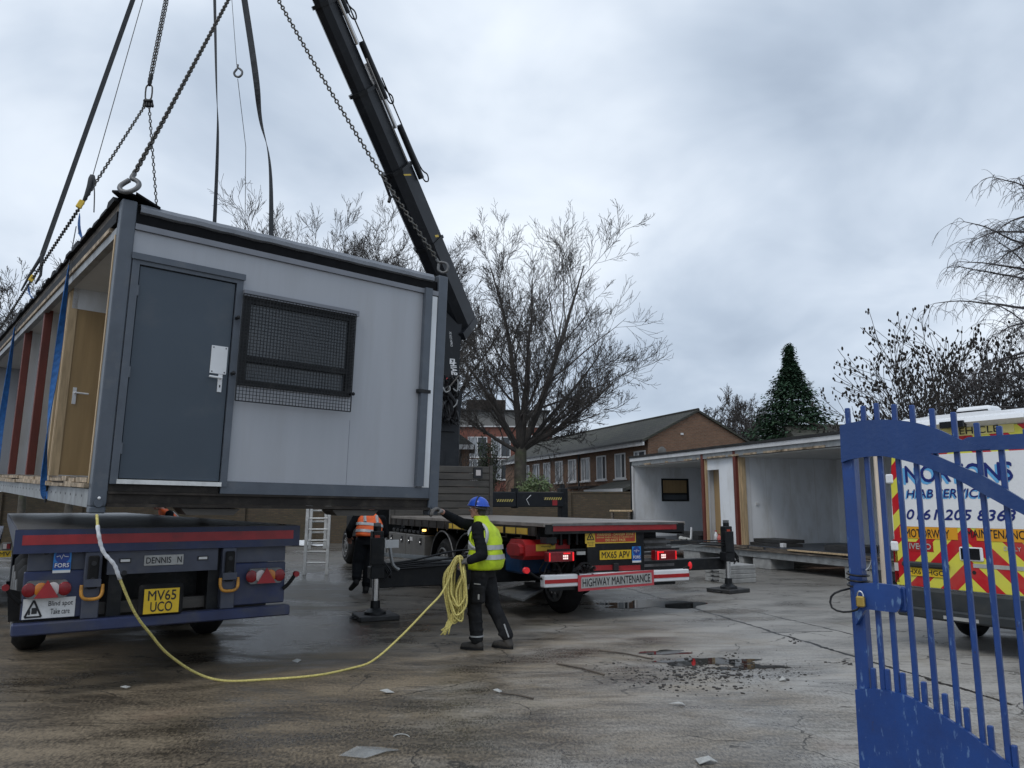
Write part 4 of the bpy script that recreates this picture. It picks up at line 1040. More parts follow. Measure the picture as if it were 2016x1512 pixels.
# red hydraulic tank, grey box, blue tank, amber lamps
a, c, z0, z1 = px(KM, 1026, 1064, 1122, 1100, .35)
rt = MB(); 
rt.prism([(z0 + .06, .35), (z0, .42), (z0, .85), (z0 + .05, .92), (z1 - .05, .92), (z1, .85), (z1, .45), (z1 - .07, .35)], lambda p, q, t: (t, q, p), a + .07, c)
rt.prism([(z0 + .1, .4), (z0 + .06, .45), (z0 + .06, .8), (z0 + .1, .86), (z1 - .1, .86), (z1 - .06, .8), (z1 - .06, .48), (z1 - .1, .4)], lambda p, q, t: (t, q, p), a, a + .07)
rto = rt.build('storage_box', 'red_paint', tk)
a2, c2, z2, z3 = px(KM, 1055, 1072, 1093, 1084, .35)
lb = MB().box(a2, c2, .342, .3495, z2, z3).build('label', 'label_yellow', rto)
letter_xz('Warning', a2 + .25 * (c2 - a2), c2 - .25 * (c2 - a2), z2 + .5 * (z3 - z2), z2 + .8 * (z3 - z2), .34, 'ink', lb)
a, c, z0, z1 = px(KM, 1268, 1060, 1314, 1084, .3); MB().bev(a, c, .3, .7, z0, z1, .02).build('tool_box', 'box_grey', tk)
MB().bev(.1, .65, 1.0, 1.6, .62, 1.02, .03).build('fuel_tank', 'tank_blue', tk)
for i, (y, z) in enumerate(((.62, 1.13), (2.6, 1.15), (5.4, 1.17))):
    MB().box(-.02, .04, y, y + .06, z - .02, z + .02).ell((-.022, y + .03, z), (.012, .03, .022), 8, 6).build('marker_lamp', 'lamp_amber_lit', tk)
# bumper
b0, b1 = K(1067, 1142)[0], K(1351, 1135)[0]; bz0, bz1 = K(1210, 1149)[1], K(1210, 1126)[1]
bp = MB().bev(b0, b1, -.08, .06, bz0, bz1, .012).build('bumper', 'white_metal', tk)
MB().box(b0 + .004, b1 - .004, -.086, -.081, bz0 + .32 * (bz1 - bz0), bz0 + .64 * (bz1 - bz0)).build('red_stripe', 'red_paint', bp)
MB().box(b0 + .1, b1 - .25, -.04, .05, bz0 - .05, bz0 - .002).build('under_bar', 'black_steel', bp)
a, c, z0, z1 = px(KM, 1138, 1128, 1288, 1158, -.1)
rot = .0; z0 += .015; w_ = c - a
def tl(s_, t_): return (a + w_ * s_, -.10, z0 + (z1 - z0) * t_ * .86 + (z1 - z0) * .12 * s_)
sg = MB().add([tl(0, 0), tl(1, 0), tl(1, 1), tl(0, 1)] + [Vector(tl(*q)) + Vector((0, .008, 0)) for q in ((0, 0), (1, 0), (1, 1), (0, 1))], [(0, 1, 2, 3), (7, 6, 5, 4), (0, 4, 5, 1), (1, 5, 6, 2), (2, 6, 7, 3), (3, 7, 4, 0)]).build('highway_sign', 'pink_red', bp)
MB().add([Vector(tl(*q)) + Vector((0, -.003, 0)) for q in ((.035, .17), (.97, .15), (.965, .84), (.04, .86))], [(0, 1, 2, 3)]).build('sign_face', 'label_silver', sg)
def ts(s_, t_): p = tl(.055 + .89 * s_, .26 + .5 * t_); return (p[0], p[1] - .006, p[2])
letter('HIGHWAY MAINTENANCE', ts, 'ink', sg, bold=.014)
# underrun markers, cable bundle, step plate
x, z = K(1036, 1123); MB().tube(smooth_path([(b0 + .02, .0, bz1 - .06), (b0 - .1, -.02, bz1 - .02), (x + .05, -.02, z - .03)], 4), .018, 6).build('marker_stalk', 'rubber', tk)
MB().cyl((x, -.03, z), (x, .03, z), .045, n=12).build('marker_lamp', 'lamp_red_dim', tk)
x, z = K(1357, 1113); MB().tube(smooth_path([(b1 - .05, .0, bz1), (b1 + .0, -.02, bz1 + .03), (x - .02, -.02, z - .03)], 4), .018, 6).build('marker_stalk', 'rubber', tk)
MB().ell((x, -.02, z), (.035, .03, .06), 10, 8).build('marker_lamp', 'lamp_red_dim', tk)
cb = MB(); rnd = random.Random(8); x, z = K(1147, 1118)
for i in range(16):
    t = math.pi * (i / 15.) ; r_ = rnd.uniform(.09, .17)
    cb.tube(smooth_path([(x + rnd.uniform(-.03, .03), -.05, z - .08), (x + r_ * .7 * math.cos(t), -.08 - rnd.uniform(0, .05), z + .3 * r_ * math.sin(t)), (x + r_ * 1.2 * math.cos(t), -.07, z - .04 + r_ * .5 * math.sin(t))], 4), .011, 5)
for i in range(5): cb.tube([(x + .13 * math.cos(k * .5) , -.04 - i * .012, z - .05 + .13 * math.sin(k * .5)) for k in range(13)], .014, 5)
cb.build('cable_bundle', 'hose', tk)
sp_ = MB(); q = [gnd(975, 1163, .30), gnd(1035, 1150, .34), gnd(1070, 1158, .38), gnd(1030, 1180, .32)]; Ki = KM.inverted(); q = [Ki @ p for p in q]
sp_.add(q + [p - Vector((0, 0, .03)) for p in q], [(0, 1, 2, 3)[::-1], (4, 5, 6, 7), (0, 4, 5, 1), (1, 5, 6, 2), (2, 6, 7, 3), (3, 7, 4, 0)]).build('step_plate', 'galvanised', tk)
MB().beam(q[1] + Vector((0, 0, .0)), (b0 + .1, .05, bz0 + .02), .05, .08).build('step_bracket', 'black_steel', tk)
# hydraulics clutter under the tail
cl = MB(); rnd = random.Random(12)
for i in range(16):
    x = rnd.uniform(.15, .95); y = rnd.uniform(.15, .5); z = rnd.uniform(.7, 1.25)
    cl.tube(smooth_path([(x, y, z), (x + rnd.uniform(-.15, .15), y + .05, z - rnd.uniform(.1, .25)), (x + rnd.uniform(-.2, .25), y, z - rnd.uniform(.2, .35))], 4), .013, 5)
for i in range(5): x = .3 + i * .14; cl.cyl((x, .3, 1.1), (x, .3, 1.28), .03, n=8)
cl.build('rear_hose', 'hose', tk)
cv = MB()
for i in range(5): cv.box(m1 + .06, KW - .1, .1 + i * .02, .12 + i * .02, .74 + i * .09, .78 + i * .09)
cv.build_split('cross_bar', 'wheel_grey', tk)
# wheels and mudguards
for y in (4.31, 3.0):
    wheel(tk, .02, .36, y, .53, -1); wheel(tk, KW - .36, KW - .02, y, .53, 1)
for y in (12.46, 10.9): wheel(tk, .02, .36, y, .53, -1); wheel(tk, KW - .36, KW - .02, y, .53, 1)
wheel(tk, .66, .98, .95, .5, -1)
for y in (4.31, 3.0):
    for x0, x1 in ((-.0, .45), (KW - .45, KW)):
        vs = []; fs = []; n = 16
        for i in range(n + 1):
            t = math.radians(-8 + 196 * i / n)
            for x, rr in ((x0, .64), (x1, .64), (x1, .66), (x0, .675)): vs.append((x, y + rr * math.cos(t), .53 + rr * math.sin(t)))
        for i in range(n):
            for k in range(4): l = (k + 1) % 4; fs.append((i * 4 + k, i * 4 + l, i * 4 + 4 + l, i * 4 + 4 + k))
        g = MB().add(vs, fs); g2 = MB().tube([(x0 if x0 < 1 else x1, y + .66 * math.cos(math.radians(-8 + 196 * i / n)), .53 + .66 * math.sin(math.radians(-8 + 196 * i / n))) for i in range(n + 1)], .016, 5)
        go = g.build('mudguard', 'rubber', tk, smooth='auto'); g2.build('mudguard_trim', 'wheel_grey', go)
for x in (.38, KW - .5):
    MB().box(.2, KW - .2, 3.0 - .05, 3.05, .48, .58).build('axle', 'black_steel', tk)
# side lockers
y0, z0 = onx(KM, 766, 1100, .02); y1, z1 = onx(KM, 838, 1058, .02); y0, y1 = min(y0, y1), max(y0, y1)
ym = (y0 + y1) / 2
for ya, yb in ((y0, ym - .01), (ym + .01, y1)):
    lk = MB().bev(.0, .5, ya, yb, .52, 1.06, .012).build('side_locker', 'box_grey', tk)
    for yy in (ya + .2 * (yb - ya), ya + .8 * (yb - ya)):
        MB().box(-.012, -.0, yy - .05, yy + .05, .86, 1.0).build('latch_plate', 'ink', lk); MB().ell((-.02, yy, .9), (.012, .02, .03), 8, 6).build('latch', 'chrome', lk)
MB().box(-.006, -.0005, ym - .5, ym - .22, .92, 1.0).build('label', 'label_white', lk)
cd = MB()
for i in range(8): cd.bev(.02, .3, y0 + .1 + i * .3, y0 + .32 + i * .3, 1.08, 1.16, .015)
cd.build_split('deck_fitting', 'black_steel', tk)
sg_ = MB().box(.02, .06, y1 + .3, 9.6, .55, .65).box(.02, .06, y1 + .3, 9.6, .8, .9); sg_.build_split('side_guard', 'galvanised', tk)
# headboard
hz = W(KW, KL, 0); hz1 = at(945, 918, hz.y).z
hb = MB(); nb = 7; hb_h = (hz1 - zd) / nb
for i in range(nb): hb.bev(.05, KW + .03, KL, KL + .06, zd + i * hb_h, zd + (i + 1) * hb_h - .012, .012)
hbo = hb.build('headboard', 'headboard_brown', tk)
MB().box(KW + .03, KW + .12, KL - .01, KL + .09, zd - .2, hz1 + .02).box(-.05, .05, KL - .01, KL + .09, zd - .2, hz1 + .02).build_split('headboard_post', 'headboard_brown', tk)
a = (KM.inverted() @ at(937, 931, hz.y)).x
MB().box(a - .13, a + .11, KL - .03, KL - .0, hz1 - .30, hz1 - .04).build('lamp_housing', 'ink', hbo); MB().box(a - .07, a + .06, KL - .036, KL - .0305, hz1 - .24, hz1 - .1).build('lamp_lens', 'lamp_clear', hbo)
# cab (hidden behind the hanging cabin from here, but it is there)
cbm = MB(); cy0, cy1 = 10.0, 12.3
cbm.prism([(cy0, .95), (cy1 + .1, .75), (cy1 + .12, 1.7), (cy1 - .1, 2.75), (cy1 - .5, 3.0), (cy0, 3.0)], lambda p, q, t: (t, p, q), .02, KW - .02)
cbo = cbm.build('cab', 'black_steel', tk)
for x in (.012, KW - .019): MB().prism([(cy0 + .9, 1.75), (cy1 - .05, 1.75), (cy1 - .2, 2.5), (cy0 + .9, 2.5)], lambda p, q, t: (t, p, q), x, x + .007).build('side_window', 'window_glass', cbo)
# front right outrigger beam and leg
yb_ = KL + .75
def Kx(u, v, y): p = KM.inverted() @ at(u, v, W(KW + 1.5, y, 0).y); return p
P0, P1_ = Kx(948, 983, yb_), Kx(1122, 983, yb_)
bz0, bz1 = Kx(1035, 998, yb_).z, Kx(1035, 969, yb_).z
ob = MB().bev(KW - .5, P1_.x, yb_ - .16, yb_ + .16, bz0, bz1, .015).build('outrigger_beam', 'boom_steel', tk)
a, c = Kx(945, 983, yb_).x, Kx(1004, 983, yb_).x
def tape(u0, u1, v0, v1, y):
    a_, b_ = Kx(u0, v0, y).x, Kx(u1, v0, y).x; MB().box(a_, b_, y - .164, y - .1605, Kx(u0, v1, y).z, Kx(u0, v0, y).z).build('hazard_tape', 'hazard_tape', ob)
tape(958, 998, 983, 988, yb_); tape(1072, 1116, 979, 984, yb_)
a_, b_ = Kx(1093, 990, yb_).x, Kx(1105, 990, yb_).x; MB().box(a_, b_, yb_ - .165, yb_ - .1605, Kx(1093, 995, yb_).z, Kx(1093, 984, yb_).z).build('red_marker', 'red_reflector', ob)
xx = Kx(1007, 980, yb_).x; MB().box(xx - .02, xx + .02, yb_ - .19, yb_ + .19, bz0 - .03, bz1 + .1).build('beam_collar', 'boom_steel', ob)
MB().tube([(Kx(1040, 980, yb_).x, yb_ - .165, bz1 - .08), (Kx(1029, 988, yb_).x, yb_ - .165, (bz0 + bz1) / 2), (Kx(1036, 996, yb_).x, yb_ - .165, bz0 + .05)], .009, 5).build('arrow_mark', 'ink_white', ob)
lx = Kx(1126, 985, yb_).x
lg = MB().bev(lx - .11, lx + .11, yb_ - .11, yb_ + .11, .75, bz1 + .12, .015).cyl((lx, yb_, bz1 + .1), (lx, yb_, bz1 + .22), .07); lgo = lg.build('outrigger_leg', 'black_steel', tk)
MB().cyl((lx, yb_, .16), (lx, yb_, .76), .055).build('jack_ram', 'chrome', lgo); MB().cyl((lx, yb_, .06), (lx, yb_, .17), .22, .08, 20).build('foot', 'black_steel', lgo)
# rear stabilisers
def rear_leg(u, v, pad_h, ztop):
    p = gnd(u, v); p.z = 0; q = KM.inverted() @ p; x, y = q.x, q.y
    L = MB().bev(x - .085, x + .085, y - .085, y + .085, .62, ztop, .012); L.cyl((x, y, ztop - .02), (x, y, ztop + .07), .06).bev(x - .12, x + .09, y - .11, y - .086, ztop - .5, ztop - .1, .005)
    L.bev(x - .11, x + .11, y - .10, y + .10, .60, .78, .01)
    o = L.build('outrigger_leg', 'black_steel', tk)
    MB().cyl((x, y, pad_h + .10), (x, y, .62), .055, n=18).build('jack_ram', 'chrome', o)
    MB().tube([(x, y, pad_h + .005), (x, y, pad_h + .04), (x, y, pad_h + .09), (x, y, pad_h + .20)], [.17, .16, .075, .07], 20).build('foot', 'black_steel', o, smooth='auto')
    MB().box(x - .06, x + .02, y - .092, y - .0855, ztop - .14, ztop - .06).build('label', 'label_red', o)
    MB().box(x - .05, x + .05, y - .03, y + .03, ztop + .07, ztop + .12).build('sensor_cap', 'wheel_grey', o)
    h_ = MB()
    for k in range(3): h_.tube(smooth_path([(x + .09, y - .05, ztop - .45 - k * .03), (x + .2, y - .08, ztop - .6 - k * .05), (x + .17, y - .1, .65), (x + .08, y - .09, .55)], 5), .014, 5)
    h_.build('hose', 'hose', o)
    return x, y
xl, yl = rear_leg(738, 1219, .075, K(740, 1066, 1.5)[1] if False else 1.31)
xr, yr = rear_leg(1435, 1166, .075, 1.28)
ym_ = (yl + yr) / 2
for (xa, xb, yy) in ((xl - .02, 1.25, yl), (1.25, xr + .02, yr)):
    MB().bev(xa, xb, yy + .09, yy + .27, .44, .80 if xa < 0 else .66, .012).build('stabiliser_beam', 'black_steel', tk)
    MB().beam((xa + .1 if xa < 0 else xb - .1, yy + .18, .95), (.3 if xa < 0 else 2.2, yy + .18, .72), .04, .06).build('hose_guard', 'galvanised', tk)
hs = MB()
for k in range(5): hs.tube(smooth_path([(xl + .09, yl, .72 + .02 * k), (xl + .6, yl - .05, .74 + .03 * k), (xl + 1.3, yl - .05, .78 + .05 * k - .06 * (k % 2)), (.1, yl + .1, .9 + .02 * k), (.6, yl + .2, 1.0)], 6), .017, 6)
for k in range(3): hs.tube(smooth_path([(xr - .05, yr - .05, .9 + .05 * k), (xr - .8, yr, .95 + .03 * k), (KW + .4, yr, 1.0), (KW - .4, yr, 1.0)], 6), .014, 6)
hs.build_split('stabiliser_hose', 'hose', tk)
MB().box(xl + .12, xl + .34, yl - .03, yl + .02, 1.05, 1.17).build('control_box', 'label_white', tk)
MB().tube(smooth_path([(xl + .2, yl - .02, 1.05), (xl + .25, yl - .03, .8), (xl + .35, yl - .03, .72)], 4), .03, 6).build('control_arm', 'galvanised', tk)

# ---- the crane itself
cx, cy = 1.35, KL + .85
col = MB().bev(cx - .75, cx + .75, cy - .3, cy + .35, 1.0, 1.55, .03); col.tube([(cx, cy, 1.5), (cx, cy, 1.8), (cx, cy, 3.1)], [.5, .38, .34], 20)
Kc = at(876, 868, W(cx, cy, 0).y); Kq = KM.inverted() @ Kc
col.bev(Kq.x - .33, Kq.x + .35, cy - .28, cy + .28, 1.5, Kq.z + .6, .03)
co = col.build('crane_column', 'boom_steel', tk)
Y0 = W(cx, cy, 0).y
A = at(874, 850, Y0); B = at(887, 612, Y0 - .1)
ii = KM.inverted().to_3x3()
def loc(p): return KM.inverted() @ Vector(p)
la, lb = loc(A), loc(B)
ib = MB().beam(la, lb, .46, .55, up=(0, -1, 0)).beam(la + (lb - la) * .05 + Vector((.26, 0, 0)), la + (lb - la) * .33 + Vector((.31, 0, 0)), .16, .4, up=(0, -1, 0))
ibo = ib.build('inner_boom', 'boom_steel', tk)
ex = ii @ Vector((1, 0, 0))
def on_boom(s_, t_, p0, p1, wpx, off):
    p = Vector(p0).lerp(Vector(p1), s_); return p
# white lettering down the inner boom, on its rear face
ax_ = (lb - la).normalized(); side = ax_.cross(Vector((0, -1, 0))).normalized(); nrm = side.cross(ax_).normalized()
if nrm.y > 0: nrm = -nrm
def on_inner(u, v):
    p = loc(at(u, v, Y0 - .35)); d = p - la; return d.dot(ax_), d.dot(side)
def vtext(body, u0, v0, u1, v1, wdt, parent, **k):
    # text runs downwards along the boom
    s0, t0 = on_inner(u0, v0); s1, t1 = on_inner(u1, v1)
    def fn(s_, t_):
        sa = s0 + (s1 - s0) * s_; tt = t0 + (t1 - t0) * s_ + wdt * (t_ - .5)
        return la + ax_ * sa + side * (tt * 1.) + nrm * .279
    return letter(body, fn, 'ink_white', parent, **k)
sgn = 1 if side.x > 0 else -1
vtext('HIAB', 894, 713, 898, 738, .16 * sgn, ibo, bold=.05)
vtext('XS 622 HIPRO', 886, 653, 890, 682, .06 * sgn, ibo)
s0, t0 = on_inner(892, 711); lg_ = MB(); 
c0 = la + ax_ * s0 + side * t0 + nrm * .279
lg_.add([c0 + ax_ * a_ + side * b_ for a_, b_ in ((-.07, -.07), (-.07, .07), (.07, .07), (.07, -.07))], [(0, 1, 2, 3)]); lg_.build('emblem', 'ink_white', ibo)
lg_ = MB().add([c0 + nrm * .003 + ax_ * a_ + side * b_ for a_, b_ in ((-.05, -.04), (.0, .045), (.0, .0), (.05, .045), (.04, -.045), (.0, .01))], [(0, 1, 2), (3, 4, 5)]); lg_.build('emblem_mark', 'ink', ibo)
r0 = loc(at(886, 750, Y0 - .4)); MB().ell(r0, (.13, .08, .1), 10, 8).build('valve_cover', 'red_paint', ibo); MB().cyl(r0 + Vector((.12, -.09, -.02)), r0 + Vector((.12, -.05, -.02)), .07, n=14).build('gauge', 'label_white', ibo)
hc = MB(); rnd = random.Random(31)
for i in range(22):
    pts = [loc(at(rnd.uniform(868, 905), v, Y0 - .4 - rnd.random() * .25)) for v in (745 + rnd.uniform(-8, 8), 775, 800 + rnd.uniform(-8, 10), 825 + rnd.uniform(-5, 15))]
    hc.tube(smooth_path(pts, 5), rnd.uniform(.018, .035), 6)
hc.tube(smooth_path([loc(at(872, 770, Y0 - .6)), loc(at(885, 776, Y0 - .7)), loc(at(898, 800, Y0 - .6)), loc(at(893, 830, Y0 - .5)), loc(at(903, 833, Y0 - .5))], 5), .05, 8)
hc.build('crane_hose', 'hose', tk)
hc = MB()
for (p) in (((872, 762), (878, 772), (886, 768), (885, 760)), ((892, 765), (900, 770), (902, 755), (901, 747)), ((893, 802), (899, 795), (901, 787))):
    hc.tube(smooth_path([loc(at(u, v, Y0 - .75)) for u, v in p], 5), .016, 5)
hc.build('grey_hose', 'galvanised', tk)
# outer boom: knuckle to tip
Kn = at(897, 612, Y0 - .15); Tp = at(437, -455, 12.3)
ld, lt = loc(Kn), loc(Tp); bd = (lt - ld).normalized(); Lb = (lt - ld).length
bs = Vector((0, 0, 1)).cross(bd).normalized(); bu = bd.cross(bs).normalized()      # side, top
def bp_(s_, a_, b_): return ld + bd * s_ + bs * a_ + bu * b_
def section(s0, s1, w, h, name='boom_section'):
    prof = [(-w / 2, h / 2), (w / 2, h / 2), (w / 2, -h * .22), (w * .22, -h / 2), (-w * .22, -h / 2), (-w / 2, -h * .22)]
    m_ = MB().prism(prof, lambda a_, b_, t: bp_(t, a_, b_), s0, s1); return m_
def s_of(v, u):          # distance along the boom where it crosses a picture row
    best = min((abs(( _pv(KM @ bp_(Lb * i / 400, 0, 0)) - v)), Lb * i / 400) for i in range(401)); return best[1]
def _pv(p):
    d = p.y * CP + (p.z - CH) * SP; up = -p.y * SP + (p.z - CH) * CP; return 756 - F * up / d
s1, s2, s3, s4 = s_of(480, 0), s_of(335, 0), s_of(182, 0), s_of(8, 0)
outer = section(-.42, s2, .58, .66).build('outer_boom', 'boom_steel', tk)
MB().prism([(-.29, .33), (.29, .33), (.31, -.12), (.29, -.5), (-.29, -.5)], lambda a_, b_, t: bp_(t, a_, b_), -.62, -.42).build('boom_butt', 'boom_steel', outer)
b1 = section(s2, s3, .46, .54).build('boom_extension', 'boom_steel', tk)
b2 = section(s3, s4, .40, .46).build('boom_extension', 'boom_steel', tk)
b3 = section(s4, Lb, .34, .40).build('boom_extension', 'boom_steel', tk)
for s_, w, h, par in ((s2, .66, .74, outer), (s3, .54, .62, b1), (s4, .47, .54, b2), (s1, .64, .72, outer)):
    c_ = MB(); pr = [(-w / 2, h / 2), (w / 2, h / 2), (w / 2, -h * .24), (w * .24, -h / 2), (-w * .24, -h / 2), (-w / 2, -h * .24)]
    c_.prism(pr, lambda a_, b_, t: bp_(t, a_, b_), s_ - .05, s_ + .03); c_.build('boom_collar', 'black_steel', par)
    MB().prism([(-.1, h / 2), (.1, h / 2), (.08, h / 2 + .16), (-.08, h / 2 + .16)], lambda a_, b_, t: bp_(t, a_, b_), s_ - .08, s_ + .12).build('cylinder_bracket', 'black_steel', par)
for (sa, sb_, off, par, ax0) in ((s2 - .45, s3 + .1, .36, b1, .34), (s3 - .35, s4 + .1, .30, b2, .30), (s4 - .35, Lb - .3, .26, b3, .27)):
    m_ = MB().cyl(bp_(sa, ax0, off + .05), bp_(sa + (sb_ - sa) * .55, ax0, off + .05), .075, n=14); m_.build('extension_cylinder', 'black_steel', par)
    MB().cyl(bp_(sa + (sb_ - sa) * .54, ax0 - .05, off - .05), bp_(sb_ + .5, ax0 - .05, off - .05), .045, n=12).build('cylinder_rod', 'chrome', par)
    MB().cyl(bp_(sa + .3, ax0 - .16, off - .02), bp_(sb_ + .4, ax0 - .16, off - .02), .035, n=10).build('rod_guide', 'chrome', par)
    MB().tube(smooth_path([bp_(sa + .05, ax0, off + .1), bp_(sa - .12, ax0, off + .16), bp_(sa - .16, ax0, off + .30), bp_(sa - .02, ax0, off + .36), bp_(sa + .25, ax0, off + .2), bp_(sa + 1.2, ax0, off + .16), bp_(sb_, ax0, off + .14)], 5), .018, 6).build('cylinder_hose', 'hose', par)
# handle-like bracket on the belly and yellow marks
hk = MB().tube([bp_(s2 - .05, 0, -.35), bp_(s2 + .1, 0, -.56), bp_(s2 - .42, 0, -.62), bp_(s2 - .5, 0, -.46), bp_(s2 - .35, .0, -.35)], .035, 8); hk.cyl(bp_(s2 - .42, 0, -.6), bp_(s2 - .5, 0, -.75), .04, n=8)
hk.build('belly_bracket', 'black_steel', outer)
def mark(s_, l, ang, m_, par, w=.03, h0=.0, fx=.29):
    MB().add([bp_(s_, fx + .004, h0), bp_(s_ + l * math.cos(ang), fx + .004, h0 + l * math.sin(ang)), bp_(s_ + l * math.cos(ang) + w, fx + .004, h0 + l * math.sin(ang)), bp_(s_ + w, fx + .004, h0)], [(0, 1, 2, 3)]).build('yellow_mark', m_, par)
mark(s2 - .25, .3, -1.2, 'label_yellow', outer, .04, .12)
mark(s1 + .05, .16, -1.2, 'label_yellow', outer, .06, .2)

# ================================================================== CHAINS, SLINGS, STRAPS
def chain_mb(pts, pitch, r, wide):
    P = [Vector(p) for p in pts]; L = [0]
    for i in range(len(P) - 1): L.append(L[-1] + (P[i + 1] - P[i]).length)
    b = MB(); n = int(L[-1] / pitch); seg = 0
    for i in range(n):
        s = (i + .5) * pitch
        while seg < len(P) - 2 and L[seg + 1] < s: seg += 1
        t = (s - L[seg]) / (L[seg + 1] - L[seg]); c = P[seg].lerp(P[seg + 1], t); d = (P[seg + 1] - P[seg]).normalized()
        a_ = d.orthogonal().normalized(); bb = d.cross(a_); ang = math.radians(35 + 90 * (i % 2)); x = a_ * math.cos(ang) + bb * math.sin(ang)
        hl = pitch * .5 + r * .9; hw = wide - r; pp = []
        st = max(hl - r - hw, 0.001)
        for k in range(6): th = -math.pi / 2 + math.pi * k / 5; pp.append(c + d * (st + hw * math.cos(th)) + x * hw * math.sin(th))
        for k in range(6): th = math.pi / 2 + math.pi * k / 5; pp.append(c + d * (-st + hw * math.cos(th)) + x * hw * math.sin(th))
        b.tube(pp, r, 5, closed=True)
    return b
def sag(p, q, s_, n=10):
    p, q = Vector(p), Vector(q); return [p.lerp(q, i / n) - Vector((0, 0, 4 * s_ * (i / n) * (1 - i / n))) for i in range(n + 1)]
def roofp(u, v, Y):
    q = CM.inverted() @ at(u, v, Y); q.z = CHt + .02; return CM @ q
A1 = at(498, -92, 9.4); A2 = at(414, -430, 12.1)
HL, HR = CM @ Vector((.03, -.0, CHt + .13)), CM @ Vector((CW - .06, .06, CHt + .12))
def hook(name_parent, p, d, s=1.):
    d = Vector(d).normalized(); xx = d.cross(Vector((0, 1, 0))).normalized()
    pts = [(0, .16), (0, .10), (-.045, .07), (-.085, .02), (-.08, -.04), (-.03, -.085), (.03, -.07), (.06, -.02), (.05, .02), (.012, .075)]
    return MB().tube(smooth_path([p + d * (b_ * s) + xx * (a_ * s) for a_, b_ in pts], 4), [.02 * s] * ((len(pts) - 1) * 4 + 1), 8)
def chain_thing(label, pts, pitch, r, wide, group='lifting chains', hooks=()):
    t = thing('lifting_chain', label, 'chain', loc=tuple(pts[0]), group=group)
    o = chain_mb(pts, pitch, r, wide).build('chain_links', 'chain_steel', t, smooth=True); o.location = -Vector(pts[0])
    for p, d, s_ in hooks:
        k = hook(None, Vector(p), d, s_).build('hook', 'hook_steel', t, smooth=True); k.location = -Vector(pts[0])
    return t
dl = (A1 - HL).normalized(); dr_ = (A1 - HR).normalized()
chain_thing('thick steel chain with an open hook on the left front roof corner of the cabin', sag(HL + dl * .17, A1, .02), .047, .0105, .031, hooks=((HL, dl, 1.15),))
chain_thing('thick steel chain from the cabin\'s right front roof corner, crossing the crane boom', sag(HR + dr_ * .13, A1, .12), .055, .0105, .031, hooks=((HR, dr_, .85),))
# bundle hanging from the crane hook with a big oval ring
R0 = at(293, 182, 11.5)
top = A2
t = thing('lifting_chain', 'doubled chain hanging from above, ending in a large oval ring', 'chain', loc=tuple(R0), group='lifting chains')
for dx_ in (-.035, .035):
    o = chain_mb([R0 + Vector((dx_ * .5, 0, .16)), top + Vector((dx_, 0, 0))], .06, .009, .027).build('chain_links', 'chain_steel', t, smooth=True); o.location = -R0
rg = MB().tube([R0 + Vector((.055 * math.cos(a_ * math.pi / 8), 0, .0 + .085 * math.sin(a_ * math.pi / 8) + (.055 if 0 < a_ < 8 else (-.055 if a_ > 8 else 0)))) for a_ in range(16)], .0125, 6, closed=True)
o = rg.build('oval_ring', 'chain_steel', t, smooth=True); o.location = -R0
sh = MB()
for k in range(4): sh.cap(R0 + Vector((-.05 + k * .03, .01 * k, -.13)), .02, R0 + Vector((-.06 + k * .045, 0, -.24)), .026, 8)
sh.cap(R0 + Vector((-.05, 0, -.15)), .03, R0 + Vector((.05, 0, -.15)), .03, 8)
shu = MB().cap(R0 + Vector((0, 0, .14)), .03, R0 + Vector((.02, 0, .30)), .028, 8); k_ = shu.build('shortening_clutch', 'black_steel', t, smooth=True); k_.location = -R0
o = sh.build('grab_hook', 'black_steel', t, smooth=True); o.location = -R0
SA = at(160, 404, 9.6); SB = at(62, 552, 12.3)
chain_thing('thin chain from the oval ring down to the cabin\'s far left corner', [R0 + Vector((-.03, 0, -.2)), SA, SB, CM @ Vector((.0, CL - .2, CHt + .25))], .062, .009, .027)
chain_thing('thin chain dropping from the oval ring straight down behind the cabin roof', [R0 + Vector((.02, 0, -.22)), at(309, 415, 11.7), roofp(309, 415, 11.7)], .06, .009, .026)
def ribbon(pts, wd, th, tw0=0., tw1=0., nrm=Vector((1, 0, 0)), sub=10):
    P = smooth_path(pts, sub); b = MB(); vs = []; N = len(P)
    for i, p in enumerate(P):
        d = (P[min(i + 1, N - 1)] - P[max(0, i - 1)]).normalized(); x = (nrm - d * nrm.dot(d)).normalized(); y = d.cross(x)
        a_ = tw0 + (tw1 - tw0) * i / (N - 1); u = x * math.cos(a_) + y * math.sin(a_); w_ = d.cross(u)
        vs += [p + u * wd / 2 + w_ * th / 2, p - u * wd / 2 + w_ * th / 2, p - u * wd / 2 - w_ * th / 2, p + u * wd / 2 - w_ * th / 2]
    fs = [(0, 1, 2, 3), tuple(4 * N - 4 + k for k in (3, 2, 1, 0))]
    for i in range(N - 1):
        for k in range(4): l = (k + 1) % 4; fs.append((4 * i + k, 4 * i + 4 + k, 4 * i + 4 + l, 4 * i + l))
    return b.add(vs, fs)
def sling(label, pts, wd, tw0, tw1, m_='webbing_dark', group='webbing slings', eye=True):
    t = thing('lifting_sling', label, 'sling', loc=tuple(pts[0]), group=group); p0 = Vector(pts[0])
    o = ribbon([Vector(p) for p in pts], wd, .012, tw0, tw1).build('webbing', m_, t); o.location = -p0
    if eye:
        d = (Vector(pts[1]) - p0).normalized(); e = MB()
        for s_ in (-1, 1): e.cap(p0, .03, p0 - d * .35 + Vector((s_ * .09, 0, 0)), .022, 8).cap(p0 - d * .35 + Vector((s_ * .09, 0, 0)), .022, p0 - d * (.62 if s_ < 0 else .5) + Vector((s_ * .1 - .04, 0, 0)), .014, 8)
        k = e.build('sling_eye', m_, t, smooth=True); k.location = -p0
    return t
P3 = at(83, 503, 12.2)
